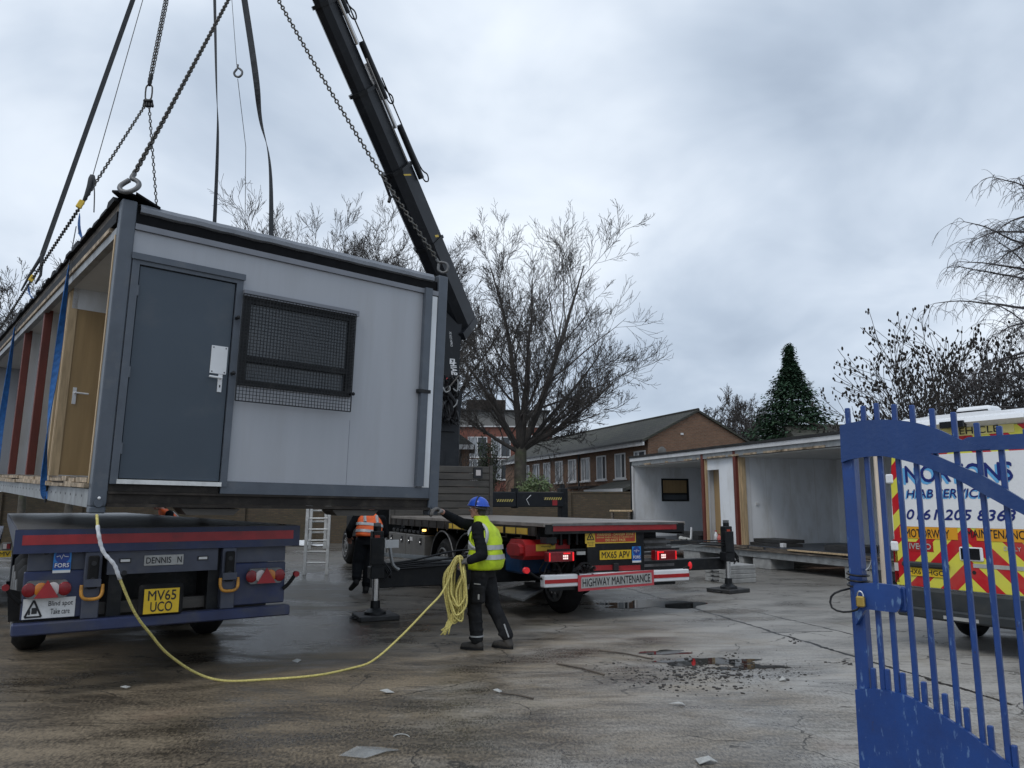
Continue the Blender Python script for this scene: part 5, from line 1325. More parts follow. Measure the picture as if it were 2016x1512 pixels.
sling('long dark webbing sling slanting down at far left to the back of the hanging cabin', [P3, P3.lerp(A2, .4), P3.lerp(A2, .6), A2], .075, .3, 1.0)
wz = lambda u, v, Y: at(u, v, Y)
sling('dark webbing sling hanging vertically behind the near part of the cabin roof', [roofp(430, 452, 13.5), at(428, 300, 13.2), at(425, 120, 12.7), A2], .07, .2, 3.4, eye=False)
sling('dark twisted webbing sling in front of the bare tree tops, left of the crane boom', [roofp(548, 455, 13.6), at(533, 350, 13.4), at(512, 230, 13.0), at(495, 90, 12.6), A2], .11, .4, 4.4, eye=False)
def wire(label, pts, r, hook_at=None):
    t = thing('wire_rope', label, 'wire rope', loc=tuple(pts[0]), group='thin wire ropes'); p0 = Vector(pts[0])
    o = MB().tube([Vector(p) for p in pts], r, 5).build('wire', 'chain_steel', t); o.location = -p0
    if hook_at is not None:
        k = hook(None, hook_at, (0, 0, 1), 1.).build('hook', 'hook_steel', t, smooth=True); k.location = -p0
    return t
wire('thin wire slanting above the left roof edge down to a black leather-like sleeve', [at(183, 345, 9.6), A2 + Vector((-.1, 0, 0))], .006)
t = thing('sling_sleeve', 'black sleeve with a hanging tail below the thin wire, above the left roof edge', 'sleeve', loc=tuple(at(181, 350, 9.6)))
o = MB().tube([at(182, 345, 9.6), at(181, 352, 9.6), at(177, 368, 9.6), at(170, 385, 9.6), at(162, 402, 9.6)], [.03, .045, .04, .028, .016], 10).build('sleeve', 'webbing_dark', t, smooth=True); o.location = -at(181, 350, 9.6)
o = MB().tube(smooth_path([at(184, 352, 9.58), at(186, 380, 9.58), at(185, 418, 9.58)], 5), .008, 5).build('tail', 'webbing_dark', t); o.location = -at(181, 350, 9.6)
tg = MB().bev(-.035, .035, -.02, .02, -.06, .06, .01)
for u, v, Y, l in ((158, 402, 9.55, 'pale yellow tag on the chain above the blue strap nearest the front'), (63, 548, 12.2, 'pale yellow tag on the chain above the far blue strap')):
    o = tg.build('chain_tag', 'label_yellow', None, loc=at(u, v, Y)); tag(o, l, 'tag', 'chain tags'); o.rotation_euler = (0, .4, .5)
wire('thin wire with a small hook, between the vertical sling and the twisted sling', [at(466, 128, 12.9), A2 + Vector((.1, 0, 0))], .005, at(467.5, 143, 12.9))
wire('lower thin wire hanging from the small hook down to the roof', [at(468, 155, 12.9), at(484, 290, 13.2), roofp(499, 440, 13.5)], .006)
# blue straps round the cabin
def strap(label, pts, twist, wd, dark=False):
    t = thing('blue_strap', label, 'strap', loc=tuple(pts[0]), group='blue straps round the hanging cabin'); p0 = Vector(pts[0])
    o = ribbon([Vector(p) for p in pts], wd, .008, .2, .2 + twist, nrm=CM.to_3x3() @ Vector((0, 1, 0)), sub=9).build('webbing', 'webbing_blue', t); o.location = -p0; return t
def side_strap(label, u, v, twist, wd, src):
    y = onx(CM, u, v, -.05)[0]; tp = CM @ Vector((-.05, y, CHt - .16))
    t = strap(label, [tp, CM @ Vector((-.06, y - .02, 1.7)), CM @ Vector((-.07, y + .02, .9)), CM @ Vector((-.05, y, .2)), CM @ Vector((-.015, y, .0))], twist, wd)
    o = MB().tube([src, tp], .007, 5).build('cord', 'hose', t); o.location = -tp
    o = MB().tube([CM @ Vector((-.012, y, .16)), CM @ Vector((-.012, y, -.04))], .012, 6).build('bottom_loop', 'hose', t); o.location = -tp
strap('short blue strap between chain and roof edge, nearer the front of the hanging cabin', [at(157, 422, 9.6), at(156, 445, 9.6), at(161, 470, 9.55), CM @ Vector((.1, onx(CM, 166, 484, 0)[0], CHt + .0))], .8, .10)
strap('short blue strap between the chain and the roof edge, at the far left', [at(57, 566, 12.3), at(59, 582, 12.2), CM @ Vector((.1, onx(CM, 63, 600, 0)[0], CHt))], .6, .13)
side_strap('long blue strap twisting down the open cabin side past the tan inner door', 108, 760, 5.6, .068, at(150, 446, 9.5))
side_strap('long dark blue strap at the left edge, hanging down the open cabin side', 14, 765, 3.2, .09, at(60, 600, 11.8))
# short white cord on the left hook
# ================================================================== YELLOW ROPE
c0 = CM @ Vector((.06, -.02, -.07))
ln = [c0, at(194, 1050, 6.70), at(203, 1085, 6.72), at(225, 1112, 6.76), at(236, 1140, 6.8), at(265, 1206, 6.95), at(296, 1248, 7.15), at(330, 1287, 7.4), at(385, 1324, 7.7), gnd(440, 1340, .012), gnd(520, 1338, .012), gnd(620, 1330, .012), gnd(690, 1316, .014), at(735, 1300, 8.4), at(790, 1252, 8.65), at(840, 1200, 8.85), at(868, 1170, 9.0), at(884, 1140, 9.05)]
path = smooth_path(ln, 8)
rope = thing('rope', 'yellow rope sagging from the cabin corner over the ground to a hand-held coil', 'rope', loc=tuple(c0))
HAND = at(908, 1108, 9.12)
rnd = random.Random(77); coil = [path[-1]]
for i in range(17):
    dep = rnd.uniform(-.06, .10); ox = rnd.uniform(-11, 9); bot = rnd.uniform(1188, 1228); wl = rnd.uniform(7, 22); wr = rnd.uniform(0, 17)
    cu_ = 900 + ox
    for (u, v) in ((905 + rnd.uniform(-5, 4), 1098 + rnd.uniform(-4, 4)), (cu_ - wl, 1128), (cu_ - wl - rnd.uniform(-3, 5), 1165), (cu_ - wl * .7, bot - 14), (cu_ + rnd.uniform(-4, 4), bot), (cu_ + wr, bot - 18), (cu_ + wr + rnd.uniform(-2, 3), 1160), (911 + rnd.uniform(-3, 5), 1125)):
        coil.append(at(u, min(v, 1232), 9.12 + dep))
r1 = MB().tube([p for p in path], .0125, 7); cp = smooth_path(coil, 4); r2 = MB().tube(cp, .0125, 6)
o = r1.build('rope_line', 'rope_yellow', rope, smooth=True); o.location = -c0
o = r2.build('rope_coil', 'rope_yellow', rope, smooth=True); o.location = -c0
wr_ = [p for p in path if True][:33]; o = MB().tube(wr_[5:], [.017 + .002 * math.sin(i * 1.9) for i in range(len(wr_[5:]))], 8).build('white_wrapping', 'rope_white', rope, smooth=True); o.location = -c0
fr_ = MB()
for i in range(13):
    fr_.tube(smooth_path([at(893 + rnd.uniform(-6, 6), 1208, 9.15), at(885 + rnd.uniform(-8, 6), 1226, 9.14), at(875 + rnd.uniform(-8, 9), 1245 + rnd.uniform(-4, 8), 9.12)], 4), .008, 5)
o = fr_.build('frayed_end', 'rope_yellow', rope, smooth=True); o.location = -c0
MB_ = None
# ================================================================== PEOPLE
def hand_shapes(mb, wrist, direction, palm_n, curl, side, s=1.0, thumb=1):
    """palm, four unequal bent fingers and a thumb; direction = along the hand, palm_n = where the palm faces"""
    w_ = Vector(wrist); d = Vector(direction).normalized(); n = Vector(palm_n); n = (n - d * n.dot(d)).normalized(); x = d.cross(n) * side
    for k in range(4):
        b_ = w_ + d * .085 * s + x * ((k - 1.5) * .021 * s)
        mb.cap(w_ + x * ((k - 1.5) * .014 * s) + d * .01, .016 * s, b_, .0125 * s, 8)
        l = (.040, .046, .043, .034)[k] * s; a_ = curl * (.9 + .1 * k); p = b_; dd = d
        for j in range(3):
            ang = a_ * (j + 1) / 2.; q = p + (d * math.cos(ang) + n * math.sin(ang)) * l * (1, .75, .55)[j]
            mb.cap(p, (.0112 - .001 * j) * s, q, (.0102 - .001 * j) * s, 8); p = q
    t0 = w_ + d * .03 * s - x * .03 * s * thumb; t1 = t0 + (d * .6 - x * thumb * .7 + n * .4).normalized() * .038 * s; t2 = t1 + (d * .8 + n * .6).normalized() * .03 * s
    mb.cap(t0, .015 * s, t1, .0125 * s, 8).cap(t1, .0125 * s, t2, .0105 * s, 8)
def head_shapes(mb, c, fw, up, s=1.):
    c = Vector(c); f = Vector(fw).normalized(); u = Vector(up).normalized(); r = f.cross(u).normalized()
    R = Matrix((r, f, u)).transposed()
    P = lambda a, b_, h: c + (r * a + f * b_ + u * h) * s
    mb.ell(P(0, -.012, .035), (.076 * s, .095 * s, .085 * s), 16, 12, R); mb.ell(P(0, .025, -.035), (.06 * s, .066 * s, .075 * s), 14, 10, R)
    mb.cap(P(-.03, .05, -.09), .022 * s, P(.03, .05, -.09), .022 * s, 10); mb.cap(P(0, .06, -.095), .02 * s, P(0, .07, -.09), .018 * s, 8)
    mb.cap(P(0, .088, .022), .009 * s, P(0, .110, -.022), .0145 * s, 8); mb.cap(P(-.016, .090, -.026), .009 * s, P(.016, .09, -.026), .009 * s, 8)
    mb.cap(P(-.045, .075, .034), .011 * s, P(.045, .075, .034), .011 * s, 8)
    mb.cap(P(-.022, .083, -.056), .0075 * s, P(.022, .083, -.056), .0075 * s, 8); mb.cap(P(-.018, .08, -.069), .008 * s, P(.018, .08, -.069), .008 * s, 8)
    for sg in (-1, 1):
        mb.ell(P(sg * .05, .06, -.01), (.022 * s, .02 * s, .02 * s), 8, 6); mb.ell(P(sg * .08, -.01, -.005), (.012 * s, .022 * s, .033 * s), 8, 6, R)
    return P, R
w1p = gnd(950, 1277); yaw1 = math.radians(70)
p1 = thing('person', 'person in a blue helmet and yellow high-visibility vest holding a coil of yellow rope', 'person', M=frame(w1p.x, w1p.y, yaw1))
Wi = p1.matrix_world.copy(); Wi = frame(w1p.x, w1p.y, yaw1).inverted()
HL_ = Wi @ HAND; HRr = Wi @ Vector((-.845, 9.10, 1.635))
sl_, sr_ = Vector((-.20, .0, 1.43)), Vector((.17, .08, 1.43)); el_ = Vector((-.27, -.10, 1.12)); er_ = (sr_ + HRr) / 2 + Vector((.06, .02, -.05))
body = MB()
body.cap((0, .01, 1.40), .07, (.0, .035, 1.56), .056)
headc = Vector((.0, .075, 1.655)); P_, R_ = head_shapes(body, headc, (.02, 1, .06), (0, -.05, 1))
body.loft([((0, 0, .88), .15, .11, 0), ((0, -.01, 1.02), .15, .115, 0), ((0, -.01, 1.2), .165, .13, 0), ((0, .0, 1.38), .17, .12, 0), ((0, .01, 1.46), .10, .08, 0)], 20)
body.cap(sl_, .055, el_, .043).cap(el_, .043, HL_ + Vector((0, -.06, .02)), .032)
body.cap(sr_, .055, er_, .043).cap(er_, .043, HRr, .032)
hipl, hipr = Vector((-.09, 0, .92)), Vector((.09, -.01, .92)); knl, knr = Vector((-.10, .07, .52)), Vector((.09, -.10, .50)); anl, anr = Vector((-.10, .035, .10)), Vector((.10, -.275, .13))
for a_, b_, c_ in ((hipl, knl, anl), (hipr, knr, anr)): body.cap(a_, .085, b_, .058).cap(b_, .058, c_, .042)
hand_shapes(body, HL_ + Vector((0, -.06, .02)), Vector((.1, .9, -.35)), Vector((.3, -.3, -1)), 1.9, 1, 1.05)
hand_shapes(body, HRr, (HRr - er_), Vector((-.3, .2, -.7)), 1.1, -1, 1.05)
organic(body, 'body', 'skin', p1, .009, 3)
ey = MB()
for sg in (-1, 1): ey.ell(P_(sg * .03, .083, .012), .011, 8, 6)
ey.build_split('eye', 'ink_white', p1)
br_ = MB()
for sg in (-1, 1): br_.ell(P_(sg * .031, .093, .012), .005, 6, 5); br_.cap(P_(sg * .016, .094, .036), .005, P_(sg * .047, .082, .036), .004, 6)
br_.build_split('eyebrow', 'hair_grey', p1)
hr = MB(); hr.ell(P_(0, -.03, .03), (.081, .093, .078), 16, 10, R_); hr.ell(P_(0, -.06, -.04), (.062, .05, .05), 12, 8, R_); hr.build('hair', 'hair_grey', p1, smooth=True)
# jacket sleeves and body, trousers, gloves, boots
jk = MB()
jk.loft([((0, -.01, .93), .195, .165, 0), ((0, -.02, 1.1), .2, .175, 0), ((0, -.02, 1.28), .205, .17, 0), ((0, .0, 1.42), .19, .13, 0), ((0, .01, 1.49), .11, .09, 0)], 24)
jk.cap(sl_ + Vector((.03, 0, 0)), .085, el_, .068, 14).cap(el_, .068, HL_ + Vector((0, -.11, .03)), .047, 14).cap(sr_, .085, er_, .066, 14).cap(er_, .066, HRr + (er_ - HRr) * .16, .046, 14)
for k in range(5):
    t_ = .2 + k * .17; q = sl_.lerp(el_, t_); jk.ell(q + Vector((-.004 * (k % 2), .01 * math.sin(k * 2), 0)), (.079 - .012 * t_, .082 - .012 * t_, .022), 12, 6)
    q = el_.lerp(HL_ + Vector((0, -.11, .03)), t_); jk.ell(q, (.062, .022, .066 - .012 * t_), 12, 6)
organic(jk, 'jacket', 'black_cloth', p1, .012, 2)
ts_ = MB()
ts_.loft([((0, -.01, .84), .17, .13, 0), ((0, -.01, .95), .175, .135, 0), ((0, -.01, 1.0), .17, .13, 0)], 20)
for a_, b_, c_ in ((hipl, knl, anl), (hipr, knr, anr)):
    ts_.cap(a_ + Vector((0, 0, -.02)), .112, b_, .088, 14).cap(b_, .088, c_ + Vector((0, 0, .03)), .078, 14)
    for k in range(4): q = b_.lerp(c_, .25 + k * .22); ts_.ell(q + Vector((.006 * math.sin(k * 3), .012 * math.cos(k * 2), 0)), (.088, .092, .03), 12, 6)
    ts_.ell(b_ + Vector((0, .02, .01)), (.085, .09, .06), 12, 8)
ts_.bev(-.225, -.17, -.11, .07, .55, .76, .02).bev(-.2, -.14, -.10, .06, .84, .93, .02)
tr_o = organic(ts_, 'trousers', 'dark_trousers', p1, .012, 2)
pk = MB().beam((-.228, -.06, .775), (-.228, .02, .78), .006, .012).box(-.232, -.226, -.05, -.03, .60, .66); pk.build_split('pocket_trim', 'label_silver', p1)
hm = MB()
for c_ in (anl,): hm.loft([(c_ + Vector((0, 0, .055)), .083, .086, 0), (c_ + Vector((0, 0, .07)), .084, .087, 0)], 18)
hm.build('reflective_hem', 'reflective', p1)
MB().beam(anr + Vector((-.095, -.06, .02)), anr + Vector((-.095, .0, .17)), .008, .014).build('reflective_hem', 'reflective', p1)
def boot(ank, toe_dir, parent, h=.0, m_='boot_leather'):
    b_ = MB(); a_ = Vector(ank); t_ = Vector(toe_dir).normalized(); z0 = a_.z - .10 + h
    f0 = Vector((a_.x, a_.y, 0)); yw = math.atan2(t_.y, t_.x)
    P2 = lambda l, z: Vector((f0.x + t_.x * l, f0.y + t_.y * l, z + z0))
    b_.cap(P2(-.03, .06), .052, P2(.0, .14), .056, 12).cap(P2(-.04, .05), .048, P2(.11, .045), .046, 12).cap(P2(.1, .042), .046, P2(.17, .038), .04, 12)
    o = organic(b_, 'boot', m_, parent, .01, 3)
    s_ = MB(); n = 20; pts = []
    for i in range(n):
        th = 2 * math.pi * i / n; lx_ = .065 + .155 * math.cos(th); wx = (.052 if math.cos(th) > -.5 else .046) * math.sin(th); pts.append((lx_, wx))
    s_.prism(pts, lambda a, b, t: (f0.x + a * math.cos(yw) - b * math.sin(yw), f0.y + a * math.sin(yw) + b * math.cos(yw), z0 + t), .0, .028); s_.build('sole', 'rubber', o)
    return o
boot(anl, (.05, 1, 0), p1); boot(anr + Vector((0, 0, -.03)), (.25, 1, 0), p1)
gl = MB(); hand_shapes(gl, HL_ + Vector((0, -.06, .02)), Vector((.1, .9, -.35)), Vector((.3, -.3, -1)), 1.9, 1, 1.22)
gl.cap(HL_ + Vector((-.0, -.10, .028)), .042, HL_ + Vector((0, -.05, .018)), .036, 10); organic(gl, 'glove', 'glove_grey', p1, .008, 2)
gl = MB(); hand_shapes(gl, HRr, (HRr - er_), Vector((-.3, .2, -.7)), 1.5, -1, 1.35); organic(gl, 'glove', 'glove_grey', p1, .008, 2)
# vest: padded body, collar, reflective bands; open armholes over the black sleeves
vr = [((0, -.02, .935), .225, .20, 0), ((0, -.035, .96), .235, .215, 0), ((0, -.04, 1.05), .235, .215, 0), ((0, -.035, 1.16), .228, .20, 0), ((0, -.03, 1.28), .225, .19, 0), ((0, -.01, 1.40), .205, .16, 0), ((0, .005, 1.47), .15, .115, 0), ((0, .02, 1.51), .095, .095, 0), ((0, .03, 1.56), .088, .092, 0), ((0, .03, 1.575), .075, .08, 0)]
vs_ = MB().loft(vr, 32, pw=2.3)
vs_.v = [tuple(Vector(p) + Vector((math.copysign(1, p[0]) * .009 * math.sin(38 * p[2] + 9 * p[1]) + .005 * math.sin(71 * p[2] - 22 * p[1]), .010 * math.sin(33 * p[2] + 14 * p[0]), 0))) for p in vs_.v]
vest = vs_.build('vest', 'hi_vis_yellow', p1, smooth=True)
def ring_at(z):
    for (c0_, a0, b0_, y0_), (c1_, a1_, b1_, y1_) in zip(vr, vr[1:]):
        if c0_[2] <= z <= c1_[2]:
            t = (z - c0_[2]) / (c1_[2] - c0_[2]); return (tuple(Vector(c0_).lerp(Vector(c1_), t)), a0 + (a1_ - a0) * t, b0_ + (b1_ - b0_) * t, 0)
for z0_, z1_ in ((1.06, 1.115), (1.175, 1.23)):
    MB().loft([ring_at(z0_), ring_at((z0_ + z1_) / 2), ring_at(z1_)], 32, cap=False, grow=.010, pw=2.3).build('reflective_band', 'reflective', vest)
MB().tube([(-.232, -.01 + .105 * math.cos(t * .35), 1.335 + .125 * math.sin(t * .35)) if False else (-.222 + .06 * max(0, math.sin(t * .35)) , -.015 + .125 * math.cos(t * .35), 1.335 + .145 * math.sin(t * .35)) for t in range(18)], [.0] + [.021] * 16 + [.0], 8).build('reflective_band', 'reflective', vest, smooth=True)
MB().tube([(-.222 + .045 * max(0, math.sin(t * .35)), -.015 + .092 * math.cos(t * .35), 1.325 + .11 * math.sin(t * .35)) for t in range(18)], .014, 8, closed=True).build('armhole_edge', 'hi_vis_yellow', vest, smooth=True)
MB().box(-.02, .02, .17, .185, 1.0, 1.4).build('zip', 'ink', vest)
# helmet
hmn = MB(); n = 24; vs = []; fs = []; m_ = 9
for j in range(m_ + 1):
    ph = math.pi / 2 * j / m_; rr = math.cos(ph)
    for k in range(n):
        t = 2 * math.pi * k / n; vs.append(P_(.108 * rr * math.cos(t), -.008 + .132 * rr * math.sin(t), .045 + .112 * math.sin(ph)))
for j in range(m_):
    for k in range(n): l = (k + 1) % n; fs.append((j * n + k, j * n + l, j * n + n + l, j * n + n + k))
hmn.add(vs, fs)
hmn.tube([P_(.110 * math.cos(2 * math.pi * k / n), -.008 + .135 * math.sin(2 * math.pi * k / n), .045) for k in range(n)], .008, 6, closed=True)
hmn.prism([(.105 * math.cos(t), -.01 + .15 * math.sin(t)) for t in [math.pi * i / 10 for i in range(11)]], lambda a, b, t: P_(a, b, .04 + t), 0, .01)
hmt = hmn.build('helmet', 'helmet_blue', p1, smooth='auto')
MB().tube([P_(-.113 * math.cos(t), -.02 + .0 * t, .045 + .115 * math.sin(t)) for t in [math.pi * .62 * i / 12 for i in range(13)]], .009, 6).build('headband_strap', 'ink', hmt)
MB().tube([P_(.106 * math.cos(t), -.01 - .125 * math.sin(t), .02 - .015 * math.sin(t)) for t in [math.pi * i / 12 for i in range(13)]], .012, 6).build('harness', 'ink', hmt)

# second worker: back view, bending forward, one foot lifted behind
w2p = gnd(713, 1168)
p2 = thing('person', 'person in an orange high-visibility vest bending forward behind the stabiliser leg, back to us', 'person', M=frame(w2p.x, w2p.y, math.radians(20)))
b2_ = MB(); hl2, hr2 = Vector((-.10, 0, .96)), Vector((.09, 0, .96)); kl2, kr2 = Vector((-.13, .02, .52)), Vector((.06, .02, .52)); al2, ar2 = Vector((-.13, -.10, .22)), Vector((.05, .0, .11))
b2_.loft([((0, 0, .92), .15, .11, 0), ((0, .03, 1.08), .15, .115, 0), ((0, .10, 1.25), .165, .13, 0), ((0, .20, 1.42), .16, .11, 0), ((0, .25, 1.48), .09, .08, 0)], 20)
b2_.cap((0, .24, 1.44), .065, (0, .33, 1.56), .055); P2_, R2_ = head_shapes(b2_, (0, .38, 1.64), (0, 1, -.35), (0, .3, 1))
sl2, sr2 = Vector((-.2, .18, 1.42)), Vector((.2, .18, 1.42)); el2, er2 = Vector((-.30, .2, 1.16)), Vector((.29, .22, 1.16)); hl2_, hr2_ = Vector((-.26, .42, 1.05)), Vector((.26, .45, 1.05))
for s_, e_, h_ in ((sl2, el2, hl2_), (sr2, er2, hr2_)): b2_.cap(s_, .055, e_, .043).cap(e_, .043, h_, .032)
for a_, b_, c_ in ((hl2, kl2, al2), (hr2, kr2, ar2)): b2_.cap(a_, .085, b_, .058).cap(b_, .058, c_, .042)
hand_shapes(b2_, hl2_, hl2_ - el2, (.4, 0, -1), .9, 1); hand_shapes(b2_, hr2_, hr2_ - er2, (-.4, 0, -1), .9, -1)
organic(b2_, 'body', 'skin', p2, .010, 3)
MB().ell(P2_(0, -.02, .03), (.082, .1, .08), 16, 10, R2_).build('hair', 'hair_grey', p2, smooth=True)
MB().ell(P2_(0, -.008, .06), (.108, .13, .10), 18, 10, R2_).build('helmet', 'helmet_blue', p2, smooth=True)
jk = MB(); jk.loft([((0, .0, .96), .185, .15, 0), ((0, .03, 1.1), .19, .155, 0), ((0, .1, 1.26), .19, .15, 0), ((0, .2, 1.42), .17, .12, 0), ((0, .25, 1.49), .1, .085, 0)], 22)
for s_, e_, h_ in ((sl2, el2, hl2_), (sr2, er2, hr2_)): jk.cap(s_, .082, e_, .066, 12).cap(e_, .066, e_.lerp(h_, .9), .048, 12)
organic(jk, 'jacket', 'black_cloth', p2, .013, 2)
ts_ = MB(); ts_.loft([((0, -.01, .86), .165, .14, 0), ((0, -.0, 1.0), .17, .14, 0)], 20)
for a_, b_, c_ in ((hl2, kl2, al2), (hr2, kr2, ar2)):
    ts_.cap(a_ - Vector((0, 0, .02)), .112, b_, .09, 14).cap(b_, .09, c_ + (b_ - c_) * .12, .074, 14)
    for k in range(3): q = b_.lerp(c_, .3 + k * .25); ts_.ell(q, (.088, .09, .03), 12, 6)
organic(ts_, 'trousers', 'black_cloth', p2, .013, 2)
MB().loft([(al2 + Vector((0, .0, .0)), .05, .05, 0), (al2 + Vector((0, .01, .06)), .052, .052, 0)], 14).build('sock', 'white_paper', p2)
boot(ar2, (.15, 1, 0), p2, -.01, 'rubber')
lb_ = MB(); lb_.cap(al2 + Vector((0, 0, .0)), .05, al2 + Vector((-.01, -.03, -.06)), .052, 12).cap(al2 + Vector((-.01, -.03, -.06)), .05, al2 + Vector((-.06, .07, -.155)), .042, 12); organic(lb_, 'boot', 'rubber', p2, .011, 2)
vr = [((0, .0, 1.03), .215, .18, 0), ((0, .01, 1.06), .22, .185, 0), ((0, .05, 1.18), .215, .178, 0), ((0, .11, 1.30), .212, .165, 0), ((0, .19, 1.42), .195, .14, 0), ((0, .25, 1.5), .12, .1, 0), ((0, .27, 1.53), .09, .08, 0)]
v2 = MB().loft(vr, 32, pw=2.3)
v2.v = [tuple(Vector(p) + Vector((.006 * math.sin(30 * p[2]), .008 * math.sin(31 * p[2] + 16 * p[0]), .012 * math.sin(11 * p[0]) if p[2] < 1.05 else 0))) for p in v2.v]
vest = v2.build('vest', 'hi_vis_orange', p2, smooth=True)
for z0_, z1_ in ((1.10, 1.155), (1.24, 1.295)): MB().loft([ring_at(z0_), ring_at((z0_ + z1_) / 2), ring_at(z1_)], 32, cap=False, grow=.010, pw=2.3).build('reflective_band', 'reflective', vest)
for x_ in (-.1, .1): MB().tube([(x_, ring_at(z_)[0][1] - ring_at(z_)[2] * .93, z_) for z_ in (1.30, 1.36, 1.42, 1.46)], .026, 6).build('reflective_band', 'reflective', vest)
p2.scale = (1.22, 1.15, 1.05); p2.rotation_euler = (-.14, .12, .35); p3 = copy_tree(p2); p3.location = (-7.95, 18.2, 0); p3.rotation_euler = (0, 0, 2.2)
p3['label'] = 'person in orange glimpsed in the gap between the blue trailer and the hanging cabin'

# ================================================================== LADDER, PADS, BENCH
LB = gnd(621, 1131)
lad = thing('ladder', 'aluminium double ladder standing upright between the blue trailer and the lorry', 'ladder', M=frame(LB.x, LB.y, .12))
def stile(x, y, z0, z1, lean): return MB().beam((x, y, z0), (x, y + lean * (z1 - z0), z1), .07, .09, up=(0, 1, 0)).box(x - .04, x + .04, y - .05, y + .05, 0 if z0 < .1 else z0, z0 + .05)
hw = .27
for x in (-hw, hw): stile(x, 0, .04, 2.9, .10).build('stile', 'aluminium', lad)
for x in (-hw + .085, hw - .085): stile(x, .10, .62, 3.1, .10).build('stile', 'aluminium', lad)
for k in range(10): z = .28 + k * .27; MB().cyl((-hw, .1 * z, z), (hw, .1 * z, z), .022, n=8).build('rung', 'aluminium', lad)
for k in range(8): z = .74 + k * .27; MB().cyl((-hw + .07, .1 + .1 * z, z), (hw - .07, .1 + .1 * z, z), .022, n=8).build('rung', 'aluminium', lad)
def pad(name, cx_, cy_, rz, w_, d_, h_, m_, label, group, z=0.):
    t = thing(name, label, 'pad', (cx_, cy_, z), rz, group)
    MB().bev(-w_ / 2, w_ / 2, -d_ / 2, d_ / 2, 0, h_, .012).build('slab', m_, t)
    hd = MB().tube(smooth_path([(-w_ / 2 + .02, -.1, h_ * .5), (-w_ / 2 - .07, -.08, h_ * .4), (-w_ / 2 - .07, .08, h_ * .4), (-w_ / 2 + .02, .1, h_ * .5)], 5), .012, 6); hd.build('rope_handle', 'hose', t); return t
g = gnd(738, 1219); pad('stabiliser_pad', g.x, g.y + .05, .42, .60, .58, .075, 'rubber_pad', 'black square pad under the left stabiliser leg of the crane lorry', 'stabiliser pads on the ground')
g = gnd(1435, 1166); pad('stabiliser_pad', g.x, g.y + .05, .62, .62, .58, .075, 'rubber_pad', 'dark square pad under the right stabiliser leg, in front of the stacked pads', 'stabiliser pads on the ground')
g = gnd(1447, 1148); h = .1
for i, (lab) in enumerate(('lowest grey slab of the stack of square pads behind the right stabiliser leg', 'second slab from the ground in the stack of square pads', 'third slab from the ground in the stack of square pads', 'topmost grey slab of the stack of square pads behind the right stabiliser leg')):
    pad('stacked_pad', g.x + .012 * (i % 2), g.y + .35 + .01 * i, .42 + .02 * (i % 3 - 1), .80, .78, .095, 'concrete_pad', lab, 'stacked square pads', i * .097)
bq = at(1222, 1004, 27.5)
bench = thing('bench', 'small brown wooden bench against the brick yard wall, left of the white-lined cabin', 'bench', M=frame(bq.x, bq.y, -.25))
zt = bq.z
MB().bev(-.38, .42, -.2, .2, zt - .06, zt, .008).build('seat', 'timber', bench)
for x in (-.3, .3):
    for y in (-.15, .15): MB().box(x - .035, x + .035, y - .035, y + .035, 0, zt - .06).build('leg', 'old_timber', bench)

# ================================================================== BLUE GATE
GT = frame(1.69, 3.70, math.atan2(-.749, .663))
gt = thing('gate', 'tall blue steel bar gate with curved top and bottom plates, close to us at right', 'gate', M=GT)
def Gp(u, v, off=0.): return on(GT, u, v, off)
def gplate(pts, name, m_, y0, y1): return MB().prism([Gp(u, v, y0) for u, v in pts], lambda a, b, t: (a, t, b), y0, y1).build(name, m_, gt)
PT = .022
# curved band of the top plate: arch that runs down to the right, plus the straight top rail
def curve(pts, n=8):
    return [(p.x, p.y) for p in smooth_path([Vector((u, v, 0)) for u, v in pts], n)]
top = curve([(1653, 838), (1671, 833), (1700, 828), (1738, 826), (1775, 828), (1810, 834), (1842, 846), (1862, 858), (1893, 873), (1920, 888), (1952, 905), (1990, 928), (2016, 944), (2060, 975), (2120, 1030)])
bot = curve([(1656, 911), (1672, 905), (1700, 900), (1735, 898), (1768, 904), (1810, 915), (1848, 930), (1885, 945), (1925, 966), (1960, 985), (1990, 1002), (2016, 1014), (2060, 1042), (2120, 1095)])
arch = [(u, v) for u, v in curve([(1653, 838), (1671, 833), (1700, 828), (1738, 826), (1775, 828), (1810, 834), (1848, 846), (1890, 865), (1949, 884)])] + [(1830, 893.5)] + curve([(1838, 895), (1870, 909), (1905, 924), (1935, 937), (1975, 960), (2016, 985), (2060, 1014), (2140, 1075)])
arch += list(reversed(curve([(1656, 911), (1672, 905), (1700, 900), (1735, 898), (1768, 904), (1810, 915), (1848, 930), (1885, 945), (1940, 975), (1980, 997), (2016, 1014), (2060, 1042), (2140, 1105)])))
gplate(arch, 'top_plate', 'gate_blue', -PT, 0.)
gplate([(1905, 860.5), (2016, 853.5), (2150, 845), (2150, 873), (2016, 883.5), (1832, 891.5), (1860, 884)], 'top_rail', 'gate_blue', -PT + .004, -.004)
low = curve([(1683, 1357.5), (1713, 1356.5), (1737, 1359), (1763, 1364), (1785, 1371), (1804, 1380), (1841, 1402), (1873, 1421), (1907, 1443), (1938, 1467), (1966, 1490), (1989, 1511), (2030, 1552), (2080, 1610)])
z_b = .10
lp = [Gp(u, v, -PT) for u, v in low]; lp = lp + [(lp[-1][0], z_b), (Gp(1686, 1500, -PT)[0] + .01, z_b)]
MB().prism(lp, lambda a, b, t: (a, t, b), -PT, 0.).build('bottom_plate', 'gate_blue_worn', gt)
